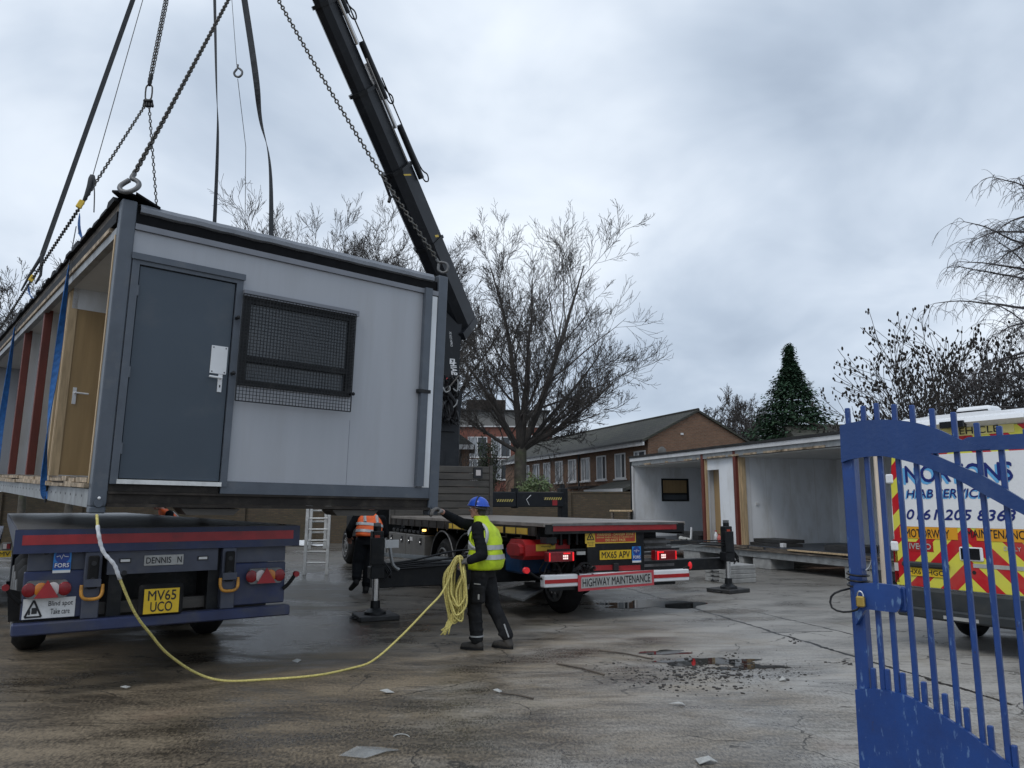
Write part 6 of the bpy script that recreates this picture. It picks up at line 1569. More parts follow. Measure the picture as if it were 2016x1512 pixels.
# post
pa, pb_ = Gp(1676, 1130, .03)[0], Gp(1701, 1130, .03)[0]
MB().bev(pa, pb_, .001, .066, .06, Gp(1665, 905, 0)[1] + .05, .006).build('gate_post', 'gate_blue_worn', gt)
# bars: local x from the picture half way up, top from the spear
bars = [(1674.5, 803, 1689), (1702.5, 799, 1721), (1725, 794, 1748), (1762, 796, 1784), (1801, 797, 1820), (1841, 804, 1860), (1883, 811, 1903), (1928, 832, 1948), (1975, 838, 1993)]
bs_ = .0225
bx_last = None
def bar(x, z0, z1):
    return MB().bev(x - bs_ / 2, x + bs_ / 2, .002, .002 + bs_, z0, z1, .004).build('gate_bar', 'gate_blue_worn', gt)
for i, (ut, vt, um) in enumerate(bars):
    x = Gp(um, 1096, .015)[0]
    zt = on(GT, ut, vt, .015)[1]
    bar(x, 1.9 if i == 0 else .12, zt); bx_last = x
for k in range(1, 5): bar(bx_last + .098 * k, .12, zt - .02 * k)
for (u, v) in ((1719, 1314.6), (1747, 1317), (1777, 1324), (1818.6, 1341.6), (1860, 1365), (1902.6, 1393), (1949.6, 1428), (1996.6, 1466.6)):
    x, z = Gp(u, v, .015); bar(x, .12, z)
# lock plate
lk = curve([(1682, 1166), (1682, 1151), (1712, 1148), (1740, 1150), (1764, 1153)], 3) + curve([(1764, 1153), (1771, 1160), (1774, 1180), (1771, 1198), (1763, 1206)], 4) + curve([(1763, 1206), (1735, 1203), (1708, 1200), (1700, 1204)], 3) + [(1684, 1232), (1683, 1200)]
gplate(lk, 'lock_plate', 'gate_blue_worn', -.03, .0)
MB().bev(Gp(1765, 1180)[0] - .03, Gp(1771, 1180)[0] + .03, .0, .05, Gp(1768, 1205)[1], Gp(1768, 1155)[1], .01).build('lock_box', 'gate_blue_worn', gt)
MB().bev(bx_last + .45, bx_last + .53, .0, .08, 0., 2.2, .008).build('hinge_post', 'gate_blue_worn', gt)
# cable lock on the post
cz = Gp(1690, 1135)[1]; cxm = (pa + pb_) / 2
lkt = thing('cable_lock', 'black cable wound round the blue gate post with a small brass padlock', 'cable lock', M=GT)
cb = MB(); path = []
for i in range(75):
    t = i * .28; path.append((cxm + .048 * math.cos(t), .033 + .052 * math.sin(t), cz + .03 - .0012 * i + .004 * math.sin(t)))
path += [(cxm - .06, -.03, cz - .07), (cxm - .10, -.05, cz - .10), (cxm - .095, -.06, cz - .15), (cxm - .04, -.06, cz - .165), (cxm + .02, -.05, cz - .15), (cxm + .04, -.045, cz - .12)]
cb.tube(smooth_path(path, 2), .005, 6); cb.build('cable', 'hose', lkt, smooth=True)
MB().bev(cxm + .022, cxm + .062, -.062, -.038, cz - .135, cz - .085, .006).build('padlock_body', 'brass', lkt)
MB().tube([(cxm + .042 + .014 * math.cos(t), -.05, cz - .085 + .022 * math.sin(t)) for t in [math.pi * i / 8 for i in range(9)]], .004, 6).build('shackle', 'chrome', lkt)
MB().tube(smooth_path([(cxm + .05, .01, cz + .03), (cxm + .07, .02, cz + .06), (cxm + .09, .04, cz + .17), (cxm + .105, .05, cz + .25)], 5), .004, 5).build('cable_tail', 'galvanised', lkt)
# broom stick leaning behind the gate
o = MB().cyl(at(1722, 880, 4.4), at(1738, 1090, 4.25), .012, .014, 10).cyl(at(1738, 1090, 4.25), at(1744, 1165, 4.2), .016, .016, 10)
tag(o.build('broom_handle', 'broom_wood'), 'pale wooden pole leaning upright just behind the blue gate', 'pole')

# ================================================================== VAN
VM = frame(4.90, 9.90, math.atan2(-.848, .53)); VW = 1.86; VC = .93
vn = thing('van', 'white high-roof van with red and yellow rear chevrons and blue lettering, behind the gate', 'van', M=VM)
def V(u, v, off=0.): return on(VM, u, v, off)
zs = V(1885, 1166)[1]; ztop = V(1850, 838)[1]; zroof = ztop + .12; zbot = V(1885, 1222)[1]
out_ = [(0, zs), (0, zs + .9), (.02, zs + 1.3), (.09, ztop - .08), (.16, ztop + .03), (.30, zroof - .02), (.6, zroof + .01)]
out_ = out_ + [(VW - a, b) for a, b in reversed(out_)]
MB().prism(out_, lambda a, b, t: (a, t, b), .0, 5.2).build('body', 'van_white', vn, smooth='auto')
MB().prism([(5.2, zs), (6.2, zs + .05), (6.15, zs + .55), (5.75, zs + .75), (5.2, ztop)], lambda a, b, t: (t, a, b), .08, VW - .08).build('front_end', 'van_white', vn)
lip = MB().prism([(-.16, ztop + .0), (-.13, ztop + .05), (.2, zroof + .02), (.2, ztop - .02), (.0, ztop - .06)], lambda a, b, t: (t, a, b), .14, VW - .14).build('roof_lip', 'van_white', vn)
a, c, z0, z1 = px(VM, 1848, 828, 1898, 842, -.17); MB().bev(a, c, -.175, -.1, z1 - .10, z1 - .02, .008).build('high_brake_light', 'van_dark_glass', vn)
a, c, z0, z1 = px(VM, 1888, 803, 1958, 818, .3)
bl = MB().bev(a, c, .2, .5, zroof + .01, zroof + .10, .03).build('beacon_bar', 'van_white', vn); MB().box(a + .02, c - .02, .195, .1995, zroof + .02, zroof + .05).build('beacon_lens', 'van_dark_glass', bl)
stripe_mat('chevrons', (.70, .66, .08), (.50, .012, .02), VC, .40, .48, .12)
band0 = V(1890, 862)[1]
def flat(x0, x1, z0, z1, y, m_, name, parent, t=.006): return MB().box(x0, x1, y, y + t, z0, z1).build(name, m_, parent)
ins = lambda z: max(.01, min(.11, (z - (zs + 1.2)) * .14 + .02))
for x0, x1, nm in ((.015, VC - .006, 'rear_door'), (VC + .006, VW - .015, 'rear_door')):
    l = x0 < .5
    poly = [(x0, zs + .03), (x1, zs + .03), (x1, ztop - .06), (x0 + (.10 if l else 0), ztop - .06) if l else (x1 - .10, ztop - .06), ] if False else None
    pl_ = [(x0, zs + .03), (x1, zs + .03), (x1 if l else x1 - .09, ztop - .06), (x0 + .09 if l else x0, ztop - .06), (x0 + .02 if l else x0, zs + 1.3)] if l else [(x0, zs + .03), (x1, zs + .03), (x1 - .02, zs + 1.3), (x1 - .09, ztop - .06), (x0, ztop - .06)]
    d = MB().prism(pl_, lambda a, b, t: (a, t, b), -.03, -.001).build(nm, 'chevrons', vn)
zor0, zor1 = V(1890, 1063)[1], V(1890, 1039)[1]; zwh1 = V(1890, 893)[1]
for (x0, x1) in ((.13, VC - .008), (VC + .008, VW - .13)):
    flat(x0, x1, zor1 + .002, zwh1, -.036, 'van_white', 'white_panel', vn)
    flat(x0 - .02 if x0 < .5 else x0 + (.10 if x0 > .5 else 0), x1 - (.10 if x0 < .5 else 0) if x0 < .5 else x1 + .03, zor0, zor1, -.037, 'van_orange', 'orange_band', vn)
zv0, zv1 = V(1900, 858)[1], V(1900, 842)[1]
flat(.16, VC - .01, zv0, zv1, -.037, 'van_yellow', 'name_band', vn); flat(VC + .01, VW - .30, zv0, zv1, -.037, 'van_yellow', 'name_band', vn)
def vt(body_, u0, v0, u1, v1, m_, y=-.040, **k):
    a, z1 = V(u0, v0, y); c, _ = V(u1, v0, y); _, z0 = V(u0, v1, y); return letter_xz(body_, a, c, z0, z1, y, m_, vn, **k)
vt('VEHICLE', 1872, 844, 1966, 857, 'ink', bold=.01)
for dx_, dz_, m_, y in ((-4, 4, 'ink_sky', -.0385), (0, 0, 'ink_blue', -.041)):
    vt('NORTONS', 1781 + dx_, 918 + dz_, 1992 + dx_, 950 + dz_, m_, y, bold=.035)
    vt('HIAB SERVICES', 1784 + dx_ * .6, 964 + dz_ * .6, 1953 + dx_ * .6, 980 + dz_ * .6, m_, y, bold=.03, shear=.2)
vt('0161 205 8363', 1784, 1003, 1999, 1022, 'ink_blue', bold=.04, shear=.25)
vt('MOTORWAY', 1782, 1041, 1868, 1057, 'ink', bold=.015); vt('MAINTENANCE', 1902, 1042, 2026, 1058, 'ink', bold=.015)
flat(V(1784, 1075)[0], V(1840, 1075)[0], V(1790, 1084)[1], V(1790, 1066)[1], -.0345, 'red_paint', 'badge_panel', vn, .004)
vt('IVECO', 1790, 1069, 1832, 1080, 'label_silver', -.040, bold=.05)
vt('DAILY', 1976, 1076, 2010, 1084, 'label_silver', -.040, bold=.03)
x0, z1 = V(1786, 1116, -.04); x1, z0 = V(1864, 1138, -.04)
pl = flat(x0, x1, z0, z1, -.045, 'plate_yellow', 'number_plate', vn, .012)
letter_xz('HX6', x0 + .03, x0 + .36 * (x1 - x0), z0 + .02, z1 - .02, -.047, 'ink', pl, bold=.02); letter_xz('HGC', x0 + .54 * (x1 - x0), x1 - .03, z0 + .02, z1 - .02, -.047, 'ink', pl, bold=.02)
MB().bev(x0 - .05, x1 + .05, -.09, -.03, z1 + .005, z1 + .075, .02).build('plate_lamp_cover', 'van_grey', vn)
a, c, z0, z1 = px(VM, 1888, 1076, 1937, 1106, -.04)
hd = MB().bev(a, c, -.05, -.03, z0, z1, .012).build('door_handle', 'van_white', vn); MB().bev(a + .02, c - .03, -.056, -.0505, z0 + .015, z1 - .015, .002).build('handle_recess', 'van_dark_glass', hd)
x, z = V(1921, 1127); MB().cyl((x, -.036, z), (x, -.031, z), .022, n=12).build('key_hole', 'ink', vn)
flat(VC + .04, VW - .05, V(1960, 1120)[1], V(1960, 1112)[1], -.036, 'label_silver', 'trim_strip', vn)
MB().cyl((VC, -.035, zs - .12), (VC, -.035, zor0), .008, n=8).build('door_seal', 'label_silver', vn)
for x, sg in ((-.0, -1), (VW, 1)):
    for z in (V(1750, 943)[1], V(1750, 943)[1] - .85): MB().bev(x - .03 if sg < 0 else x - .07, x + .07 if sg < 0 else x + .03, -.05, .05, z - .06, z + .06, .015).build('door_hinge', 'van_white', vn)
    lt = MB().bev(x - .012 if sg < 0 else x - .06, x + .06 if sg < 0 else x + .012, -.03, .12, zs + .05, zor0 - .02, .01).build('tail_light', 'lamp_red', vn)
    MB().box(x - .002 if sg < 0 else x - .05, x + .05 if sg < 0 else x + .002, -.033, -.0305, zs + .2, zs + .3).build('lamp_lens', 'lamp_clear', lt)
bp = MB().bev(-.03, VW + .03, -.10, .25, zbot + .06, zs + .015, .03).bev(.05, VW - .05, -.14, .2, zbot, zbot + .12, .02).build('bumper', 'van_grey', vn)
MB().box(VC - .3, VC + .1, -.143, -.1405, zbot + .02, zbot + .06).build('bumper_plate', 'label_silver', bp)
for y in (1.25, 4.85): wheel(vn, .12, .36, y, .35, -1); wheel(vn, VW - .36, VW - .12, y, .35, 1)
MB().box(.2, VW - .2, .2, 5.2, .3, zs).build('underbody', 'black_steel', vn)

# ================================================================== LITTER, MUD
def litter(name, u, v, poly, m_, label, cat, s=1., rz=0., crum=.02, group=None):
    s *= .72 if name == 'paper_scrap' else 1.
    g = gnd(u, v); rnd = random.Random(int(u)); n = len(poly)
    b = MB(); ctr = (sum(p[0] for p in poly) / n, sum(p[1] for p in poly) / n)
    vs = [(ctr[0] * s, ctr[1] * s, .012 + crum)] + [(x * s, y * s, .006 + rnd.random() * crum) for x, y in poly]
    b.add(vs + [(x, y, z - .004) for x, y, z in vs], [(0, 1 + i, 1 + (i + 1) % n) for i in range(n)] + [(n + 1, n + 2 + (i + 1) % n, n + 2 + i) for i in range(n)] + [(1 + i, n + 2 + i, n + 2 + (i + 1) % n, 1 + (i + 1) % n) for i in range(n)])
    o = b.build(name, m_, None, loc=(g.x, g.y, .002)); o.rotation_euler = (0, 0, rz); return tag(o, label, cat, group)
litter('plastic_sheet', 726, 1484, [(-.19, -.07), (.0, -.13), (.12, -.02), (.2, .06), (.05, .1), (-.1, .09)], 'clear_plastic', 'torn clear plastic sheet lying on the concrete at the bottom edge', 'plastic sheet')
litter('paper_scrap', 1392, 1503, [(-.09, -.08), (.02, -.05), (.1, .0), (.03, .06), (-.09, .08)], 'white_paper', 'crumpled white scrap on the ground nearest the bottom edge, right of centre', 'paper', crum=.03)
litter('paper_scrap', 1333, 1390, [(-.09, .03), (.05, -.03), (.1, .0), (.07, .05), (-.02, .03)], 'white_paper', 'flat white scrap on the ground below the puddle', 'paper', crum=.02)
litter('paper_scrap', 762, 1366, [(-.09, -.02), (.0, -.03), (.09, .01), (.05, .05), (-.04, .03)], 'white_paper', 'white scrap on the ground below the sagging rope', 'paper', crum=.03)
litter('paper_scrap', 246, 1357, [(-.06, -.01), (.03, -.03), (.06, .02), (-.02, .03)], 'white_paper', 'small white scrap on the ground in front of the blue trailer', 'paper')
litter('paper_scrap', 583, 1305, [(-.06, -.01), (.03, -.03), (.07, .03), (-.02, .04)], 'label_silver', 'grey scrap on the ground above the sagging rope', 'paper', crum=.03)
litter('paper_scrap', 978, 1364, [(-.05, -.02), (.04, -.03), (.07, .03), (-.02, .03)], 'white_paper', 'white scrap at the end of the short stick, in front of the helmeted worker', 'paper', crum=.025)
litter('paper_scrap', 1540, 1341, [(-.05, -.03), (.03, -.04), (.07, .03), (-.03, .04)], 'white_paper', 'yellowish scrap at the right end of the mud by the puddle', 'paper', crum=.035)
for (a_, b_, l) in ((gnd(1096, 1306, .012), gnd(1190, 1328, .012), 'thin dark stick on the concrete left of the puddle'), (gnd(985, 1364, .012), gnd(1050, 1375, .012), 'short dark stick beside a white scrap, in front of the helmeted worker'), (gnd(1180, 1280, .012), gnd(1285, 1297, .012), 'long thin stick pointing into the puddle')):
    o = MB().tube([a_, a_.lerp(b_, .5) + Vector((.01, .015, .004)), b_], .009, 6).build('stick', 'old_timber'); tag(o, l, 'stick', 'sticks on the ground')
o = MB().tube([gnd(790 + 16 * math.cos(t), 1452 + 7 * math.sin(t), .008) for t in [-.2 - .22 * i for i in range(13)][::-1]], .004, 5).build('cable_tie', 'white_paper'); tag(o, 'thin white curved tie on the ground above the plastic sheet', 'cable tie')
b = MB(); rnd = random.Random(41)
for i in range(800):
    u = rnd.gauss(1385, 85); v = rnd.gauss(1318, 16) + abs(rnd.gauss(0, 6)); 
    g = gnd(u, v); r = .003 + min(.022, .0045 * rnd.expovariate(1.0)); b.ell((g.x, g.y, r * .25), (r * rnd.uniform(.8, 1.9), r * rnd.uniform(.7, 1.5), r * .55), 6, 4, Matrix.Rotation(rnd.random() * 3, 3, 'Z'))
for u, v in ((1410, 1358), (1455, 1355), (1460, 1330), (1378, 1354), (1307, 1352), (1545, 1338), (1560, 1262), (1575, 1264), (1660, 1305), (1670, 1310), (1440, 1290)):
    for k in range(5): g = gnd(u + rnd.gauss(0, 6), v + rnd.gauss(0, 2)); r = rnd.uniform(.006, .018); b.ell((g.x, g.y, r * .25), (r * 1.4, r, r * .6), 6, 4, Matrix.Rotation(rnd.random() * 3, 3, 'Z'))
b.build('mud', 'mud', kind='stuff')
# white wrapping sheet lying by the yard wall
g = gnd(600, 1076); b = MB(); rnd = random.Random(2); n = 7; vs = []; fs = []
for i in range(n):
    for j in range(4): vs.append((g.x - .75 + i * .25, g.y + j * .22, .02 + rnd.random() * .16 * (1 if 0 < j < 3 else .3) + (.12 if i < 4 and j == 2 else 0)))
for i in range(n - 1):
    for j in range(3): fs.append((i * 4 + j, i * 4 + 4 + j, i * 4 + 5 + j, i * 4 + j + 1))
tag(b.add(vs, fs).build('wrapping_sheet', 'white_metal'), 'crumpled white sheet on the ground at the foot of the yard wall, behind the ladder', 'sheet')
# ================================================================== YARD WALL
Y0w = 34.0
for (x0, x1, lab) in ((-34, 5.5, 'long brown brick yard wall running behind the lorry and the ladder'),):
    t = thing('brick_wall', lab, 'wall', loc=(0, Y0w, 0))
    MB().box(x0, x1, 0, .22, 0, 2.18).build('wall_face', 'yard_brick', t)
    MB().box(x0, x1, -.02, .24, 2.18, 2.26).build('coping', 'yard_brick', t)
    for x in [x0 + .4 + 3.6 * i for i in range(int((x1 - x0) / 3.6) + 1)]: MB().box(x - .22, x + .22, -.11, -.001, 0, 2.2).build('pier', 'yard_brick', t)
# ================================================================== BUILDINGS
def win(parent, M_, xc, zc, w_, h_, y=0., split=.6, m_='window_glass', flip=False):
    f = MB(); t = .07
    f.box(xc - w_ / 2, xc - w_ / 2 + t, y - .03, y + .05, zc - h_ / 2, zc + h_ / 2).box(xc + w_ / 2 - t, xc + w_ / 2, y - .03, y + .05, zc - h_ / 2, zc + h_ / 2)
    f.box(xc - w_ / 2 + t, xc + w_ / 2 - t, y - .03, y + .05, zc + h_ / 2 - t, zc + h_ / 2).box(xc - w_ / 2 + t, xc + w_ / 2 - t, y - .03, y + .05, zc - h_ / 2, zc - h_ / 2 + t)
    xm = xc - w_ / 2 + w_ * split; f.box(xm - t * .6, xm + t * .6, y - .032, y + .05, zc - h_ / 2 + t, zc + h_ / 2 - t)
    o = f.build('window', 'upvc_white', parent)
    MB().box(xc - w_ / 2 + t, xm - t * .6, y + .0, y + .02, zc - h_ / 2 + t, zc + h_ / 2 - t).build('pane', 'net_curtain', o)
    MB().box(xm + t * .6, xc + w_ / 2 - t, y + .0, y + .02, zc - h_ / 2 + t, zc + h_ / 2 - t).build('pane', m_, o)
    MB().box(xc - w_ / 2 - .08, xc + w_ / 2 + .08, y - .10, y + .02, zc - h_ / 2 - .08, zc - h_ / 2 - .001).build('sill', 'upvc_white', o)
    return o
# terrace: near eaves corner at (6.9, 37.9); long side faces the yard, gable at the right
TH = frame(.55, 54.9, math.atan2(-16.4, 6.06)); TLn = 18.1
th = thing('terraced_house', 'brown brick two-storey terrace with white fascia and grey roof, gable end towards us', 'house', M=TH)
EZ, RZ, GWd = 4.95, 6.42, 5.9
MB().box(-3, TLn, .0, GWd, 0, EZ).prism([(0, EZ), (GWd, EZ), (GWd / 2, RZ)], lambda a, b, t: (t, a, b), TLn - .24, TLn).build('wall', 'house_brick', th)
rf = MB(); 
for sgn_ in (0, 1):
    q = [(-.35, EZ - .05), (GWd / 2, RZ + .12), (GWd / 2, RZ), (-.35, EZ - .17)] if not sgn_ else [(GWd + .35, EZ - .05), (GWd / 2, RZ + .12), (GWd / 2, RZ), (GWd + .35, EZ - .17)]
    rf.prism(q, lambda a, b, t: (t, a, b), -3.1, TLn + .12)
rfo = rf.build('roof', 'tile_roof', th)
MB().cyl((-3, GWd / 2, RZ + .12), (TLn + .12, GWd / 2, RZ + .12), .08, n=8).build('ridge', 'tile_roof', rfo)
MB().box(-3, TLn + .1, -.36, -.28, EZ - .34, EZ - .1).build('fascia', 'fascia_white', th)
MB().box(-3, TLn + .1, -.44, -.365, EZ - .14, EZ - .05).build('gutter', 'dark_pipe', th)
wx = []
for u in (1260, 1221, 1184, 1153, 1127, 1101, 1077, 1056, 1037):
    x, _ = on(TH, u, 890, 0.); wx.append(x)
for i, x in enumerate(wx): win(th, TH, x, 3.72, 1.15, 1.35, -.02, .62 if i % 3 else .4)
for u in (1140,):
    x, _ = on(TH, u, 920, -.05); MB().cyl((x, -.08, 0), (x, -.08, EZ - .1), .06, n=8).build('downpipe', 'dark_pipe', th)
# porch extension with white bay
pa, pb = on(TH, 1122, 955, -1.5)[0], on(TH, 1238, 955, -1.5)[0]; 
ex_ = MB().box(pa, pa + (pb - pa) * .36, -1.5, -.001, 0, 2.55).box(pa + (pb - pa) * .36, pb, -1.5, -.001, 0, 1.0); exo = ex_.build('porch', 'house_brick', th)
MB().box(pa - .1, pa + (pb - pa) * .4, -1.6, -.002, 2.55, 2.68).build('porch_roof', 'brown_trim', exo)
xa = pa + (pb - pa) * .40
MB().prism([(-1.9, 2.45), (-.002, 2.95), (-.002, 2.8), (-1.9, 2.3)], lambda a, b, t: (t, a, b), xa, pb + .1).build('porch_roof', 'tile_roof', exo)
MB().box(xa, pb + .1, -1.95, -1.91, 2.22, 2.45).build('fascia', 'upvc_white', exo)
fr_ = MB()
for k in range(4): fr_.box(xa + (pb - xa) * k / 3 - .05, xa + (pb - xa) * k / 3 + .05, -1.6, -1.5, 1.0, 2.3)
fr_.build_split('window_mullion', 'upvc_white', exo)
MB().box(xa + .06, pb - .05, -1.54, -1.53, 1.0, 2.3).build('pane', 'window_glass', exo)
sat = TH.inverted() @ at(1292, 872, 38.0); MB().ell((TLn + .3, .6, 4.3), (.06, .25, .25), 12, 8).build('satellite_dish', 'box_grey', th)
MB().box(TLn + .001, TLn + .05, 1.9, 2.05, 5.2, 5.3).build('vent', 'fascia_white', th)
x, _ = on(TH, 1092, 955, -.05); dd = MB().box(x - .6, x + .6, -.5, -.001, 2.2, 2.5); dd.build('door_canopy', 'upvc_white', th); MB().box(x - .45, x + .45, -.03, -.001, 0, 2.1).build('door', 'dark_pipe', th)
x, _ = on(TH, 1108, 960, -.05); win(th, TH, x, 1.6, .9, 1.1, -.02)
# red brick block of flats behind the tree
BF = frame(-9.5, 74, 0.06)
bf = thing('apartment_block', 'red brick block of flats with grey top storey behind the big bare tree', 'apartment block', M=BF)
MB().box(0, 13.5, 0, 10, 0, 9.2).build('wall', 'red_brick', bf)
MB().box(.3, 13.0, .4, 9.5, 9.2, 10.8).build('top_storey', 'flat_cladding', bf)
MB().box(-.2, 13.7, -.2, 10.2, 9.2, 9.32).build('ledge', 'fascia_white', bf)
MB().box(5.0, 9.0, 2, 6, 10.95, 12.2).build('roof_plant', 'brown_trim', bf)
MB().box(0, 13.4, .1, 9.6, 10.8, 10.95).build('roof', 'roof_felt', bf)
for u, v in ((986, 880), (1046, 877), (986, 924), (940, 880), (940, 924), (912, 925)):
    x, z = on(BF, u, v, 0.); win(bf, BF, x, z, 1.9, 2.0, -.03, .5)
tw = on(BF, 1065, 860, 0.)
# small brown house at left with tiled roof, mostly behind the crane
SH = frame(-6.6, 44, 0.05)
sh = thing('house', 'small brown brick house with tiled roof, half hidden behind the crane column', 'house', M=SH)
xr_ = on(SH, 923, 900, 0)[0]; ez = on(SH, 915, 876, -.3)[1]; rz_ = on(SH, 905, 838, 1.5)[1]
MB().box(-1.5, xr_, 0, 7, 0, ez).build('wall', 'house_brick', sh)
MB().add([(-1.8, -.35, ez), (xr_ + .35, -.35, ez), (xr_ + .35, 7.3, ez), (-1.8, 7.3, ez), (.2, 3, rz_ + .6), (xr_ - 2.0, 3, rz_ + .6)], [(0, 1, 5, 4), (1, 2, 5), (2, 3, 4, 5), (3, 0, 4), (3, 2, 1, 0)]).build('roof', 'tile_roof', sh)
MB().box(-1.7, xr_ + .3, -.40, -.351, ez - .26, ez + .02).build('fascia', 'fascia_white', sh)
MB().cyl((xr_ - .5, -.06, 0), (xr_ - .5, -.06, ez), .06, n=8).build('downpipe', 'dark_pipe', sh)
# dark roof to the right of the conifer
RR = frame(15.5, 40, -.1)
rr = thing('house', 'low dark tiled roof just visible between the conifer and the blue gate', 'house', M=RR)
zt_ = at(1640, 838, 41).z
MB().box(0, 7, 0, 6, 0, zt_ - 1.).build('wall', 'house_brick', rr)
MB().prism([(-.3, zt_ - 1.05), (3, zt_ + .25), (6.3, zt_ - 1.05)], lambda a, b, t: (t, a, b), -.3, 7.3).build('roof', 'tile_roof', rr)
aer = MB(); ap = RR.inverted() @ at(1662, 835, 43)
aer.cyl((ap.x, 3, zt_), (ap.x, 3, zt_ + .9), .02, n=5).beam((ap.x - .6, 3, zt_ + .75), (ap.x + .3, 3, zt_ + .8), .02, .02)
for k in range(6): aer.beam((ap.x - .55 + k * .15, 2.8, zt_ + .76), (ap.x - .55 + k * .15, 3.2, zt_ + .76), .012, .012)
aer.build('aerial', 'galvanised', rr)

# ================================================================== TREES
def rdir(d, ang, rnd):
    a_ = d.orthogonal().normalized(); b_ = d.cross(a_); t = rnd.uniform(0, 2 * math.pi); s_ = math.sin(ang)
    return (d * math.cos(ang) + (a_ * math.cos(t) + b_ * math.sin(t)) * s_).normalized()
def grow(mb, p, d, L, r, lev, rnd, prm, tips=None):
    """one branch with its side shoots"""
    k = prm['seg'][lev]; pts = [Vector(p)]; rs = [r]; dd = Vector(d); bends = []
    for i in range(k):
        dd = (dd + Vector((rnd.gauss(0, 1), rnd.gauss(0, 1), rnd.gauss(0, 1))) * prm['wob'][lev] + Vector((0, 0, prm['up'][lev])) / k).normalized()
        pts.append(pts[-1] + dd * L / k); rs.append(max(prm['rmin'], r * (1 - (i + 1) / k * prm['tap'][lev]))); bends.append(dd.copy())
    mb.tube(pts, rs, prm['n'][lev], cap=False)
    if lev + 1 >= len(prm['kids']) + 1 or lev >= prm['lev']:
        if tips is not None: tips.append((pts[-1], dd))
        return
    n = prm['kids'][lev]; n = max(1, int(n * rnd.uniform(.8, 1.25) + .5))
    for j in range(n):
        t = prm['from'][lev] + (1 - prm['from'][lev]) * (j + rnd.random()) / n; i = min(k - 1, int(t * k)); f = t * k - i
        q = pts[i].lerp(pts[i + 1], f); rr = rs[i] + (rs[i + 1] - rs[i]) * f
        ll = L * prm['len'][lev] * rnd.uniform(.65, 1.15) * (1 - .45 * t * prm.get('cone', 1))
        nd = rdir(bends[i], math.radians(prm['ang'][lev] * rnd.uniform(.6, 1.3)), rnd)
        grow(mb, q, nd, ll, max(prm['rmin'], rr * prm['rk'][lev]), lev + 1, rnd, prm, tips)
    if lev == prm['lev'] - 1 or lev >= 1:
        if tips is not None: tips.append((pts[-1], dd))
BASE = dict(seg=(6, 6, 5, 4, 3, 2), wob=(.05, .10, .12, .14, .16, .18), up=(.1, .55, .5, .35, .25, .2), tap=(.6, .8, .85, .85, .8, .6), n=(10, 6, 4, 3, 3, 3), kids=(6, 8, 6, 4, 3), len=(1., .55, .5, .5, .5), ang=(35, 38, 38, 40, 40), rk=(.7, .5, .5, .55, .6), rmin=.007, lev=4)
BASE['from'] = (.75, .22, .15, .12, .1)
def tree(label, x, y, H, trunk_h, r, seed, limbs, name='bare_tree', prm=None, m_='twig', group='bare trees', trunk_m='bark'):
    rnd = random.Random(seed); P = dict(BASE); P.update(prm or {})
    t = thing(name, label, 'tree', loc=(x, y, 0), group=group)
    tk_ = MB(); top_ = Vector((rnd.uniform(-.2, .2), rnd.uniform(-.2, .2), trunk_h)); tk_.tube(smooth_path([(0, 0, -.1), (0, 0, .4), top_ * .5 + Vector((.05, 0, 0)), top_], 4), [r * (1.35 - .45 * i / 12) if i < 5 else r * (1.15 - .25 * i / 12) for i in range(13)], 12)
    cr = MB(); tips = []
    for (dx_, dy_, dz_, L, rr) in limbs: grow(cr, top_ + Vector((0, 0, -.35 * rnd.random())), Vector((dx_, dy_, dz_)).normalized(), L, rr * r, P.get('l0', 1), rnd, P, tips)
    tk_.build('trunk', trunk_m, t, smooth=True); c = cr.build('crown', m_, t, smooth=True)
    return t, tips, cr
# main tree by the terrace
LM = [(-.10, 0, 1, 9.6, .60), (.36, .05, 1, 10.1, .62), (.15, .15, 1, 9.4, .45), (-.62, .2, .9, 7.6, .45), (.15, -.6, .95, 6.6, .42), (.1, .7, 1, 6.8, .42), (1.0, -.1, .74, 5.9, .42), (.75, .3, .95, 7.0, .40), (-1.0, -.3, .6, 4.6, .34), (1.05, .3, .36, 4.3, .32), (.7, .7, .7, 5.4, .36), (.75, -.6, .45, 4.6, .3), (-.5, -.6, .75, 5.2, .34)]
TP = dict(kids=(9, 7, 5, 3.2, 2), lev=4, rmin=.0085, cone=.8, up=(.20, .36, .36, .32, .28, .2), ang=(40, 40, 38, 36, 38), len=(.60, .58, .62, .74, .5), rk=(.42, .42, .5, .6, .6), wob=(.05, .06, .06, .06, .06, .1), seg=(8, 6, 5, 4, 3, 2), tap=(.85, .85, .85, .8, .7, .6))
TP['from'] = (.12, .15, .15, .12, .1)
tree('big rounded bare tree right of the crane, trunk in front of the red brick flats', at(1019, 950, 37.5).x, 37.5, 15, 4.5, .33, 105, LM, prm=dict(TP, l0=0))
# row behind the hanging cabin
def crown_tree(u, vtop, Y, seed, label, spread=1., n=9, r=.25, group='bare trees', prm=None, m_='twig', th_=None, dense=1.):
    p = at(u, vtop, Y); H = p.z; th = th_ or H * .3; rnd = random.Random(seed); limbs = []
    if prm and prm.get('l0') == 1: n = n
    else: n = max(5, n // 2 + 2)
    for k in range(n):
        a_ = 2 * math.pi * k / n + rnd.uniform(-.3, .3); tl = rnd.uniform(.35, .95) * spread
        limbs.append((math.cos(a_) * tl, math.sin(a_) * tl, 1, (H - th) * .62 * (1.1 - .25 * tl), .5))
    limbs.append((.05, .05, 1, (H - th) * .68, .6))
    P = dict(TP, l0=0, rmin=.0085 * Y / 38); P['kids'] = (9 * dense, 8 * dense, 5.4, 3.4, 2); P.update(prm or {})
    return tree(label, p.x, Y, H, th, r, seed, limbs, prm=P, m_=m_, group=group)
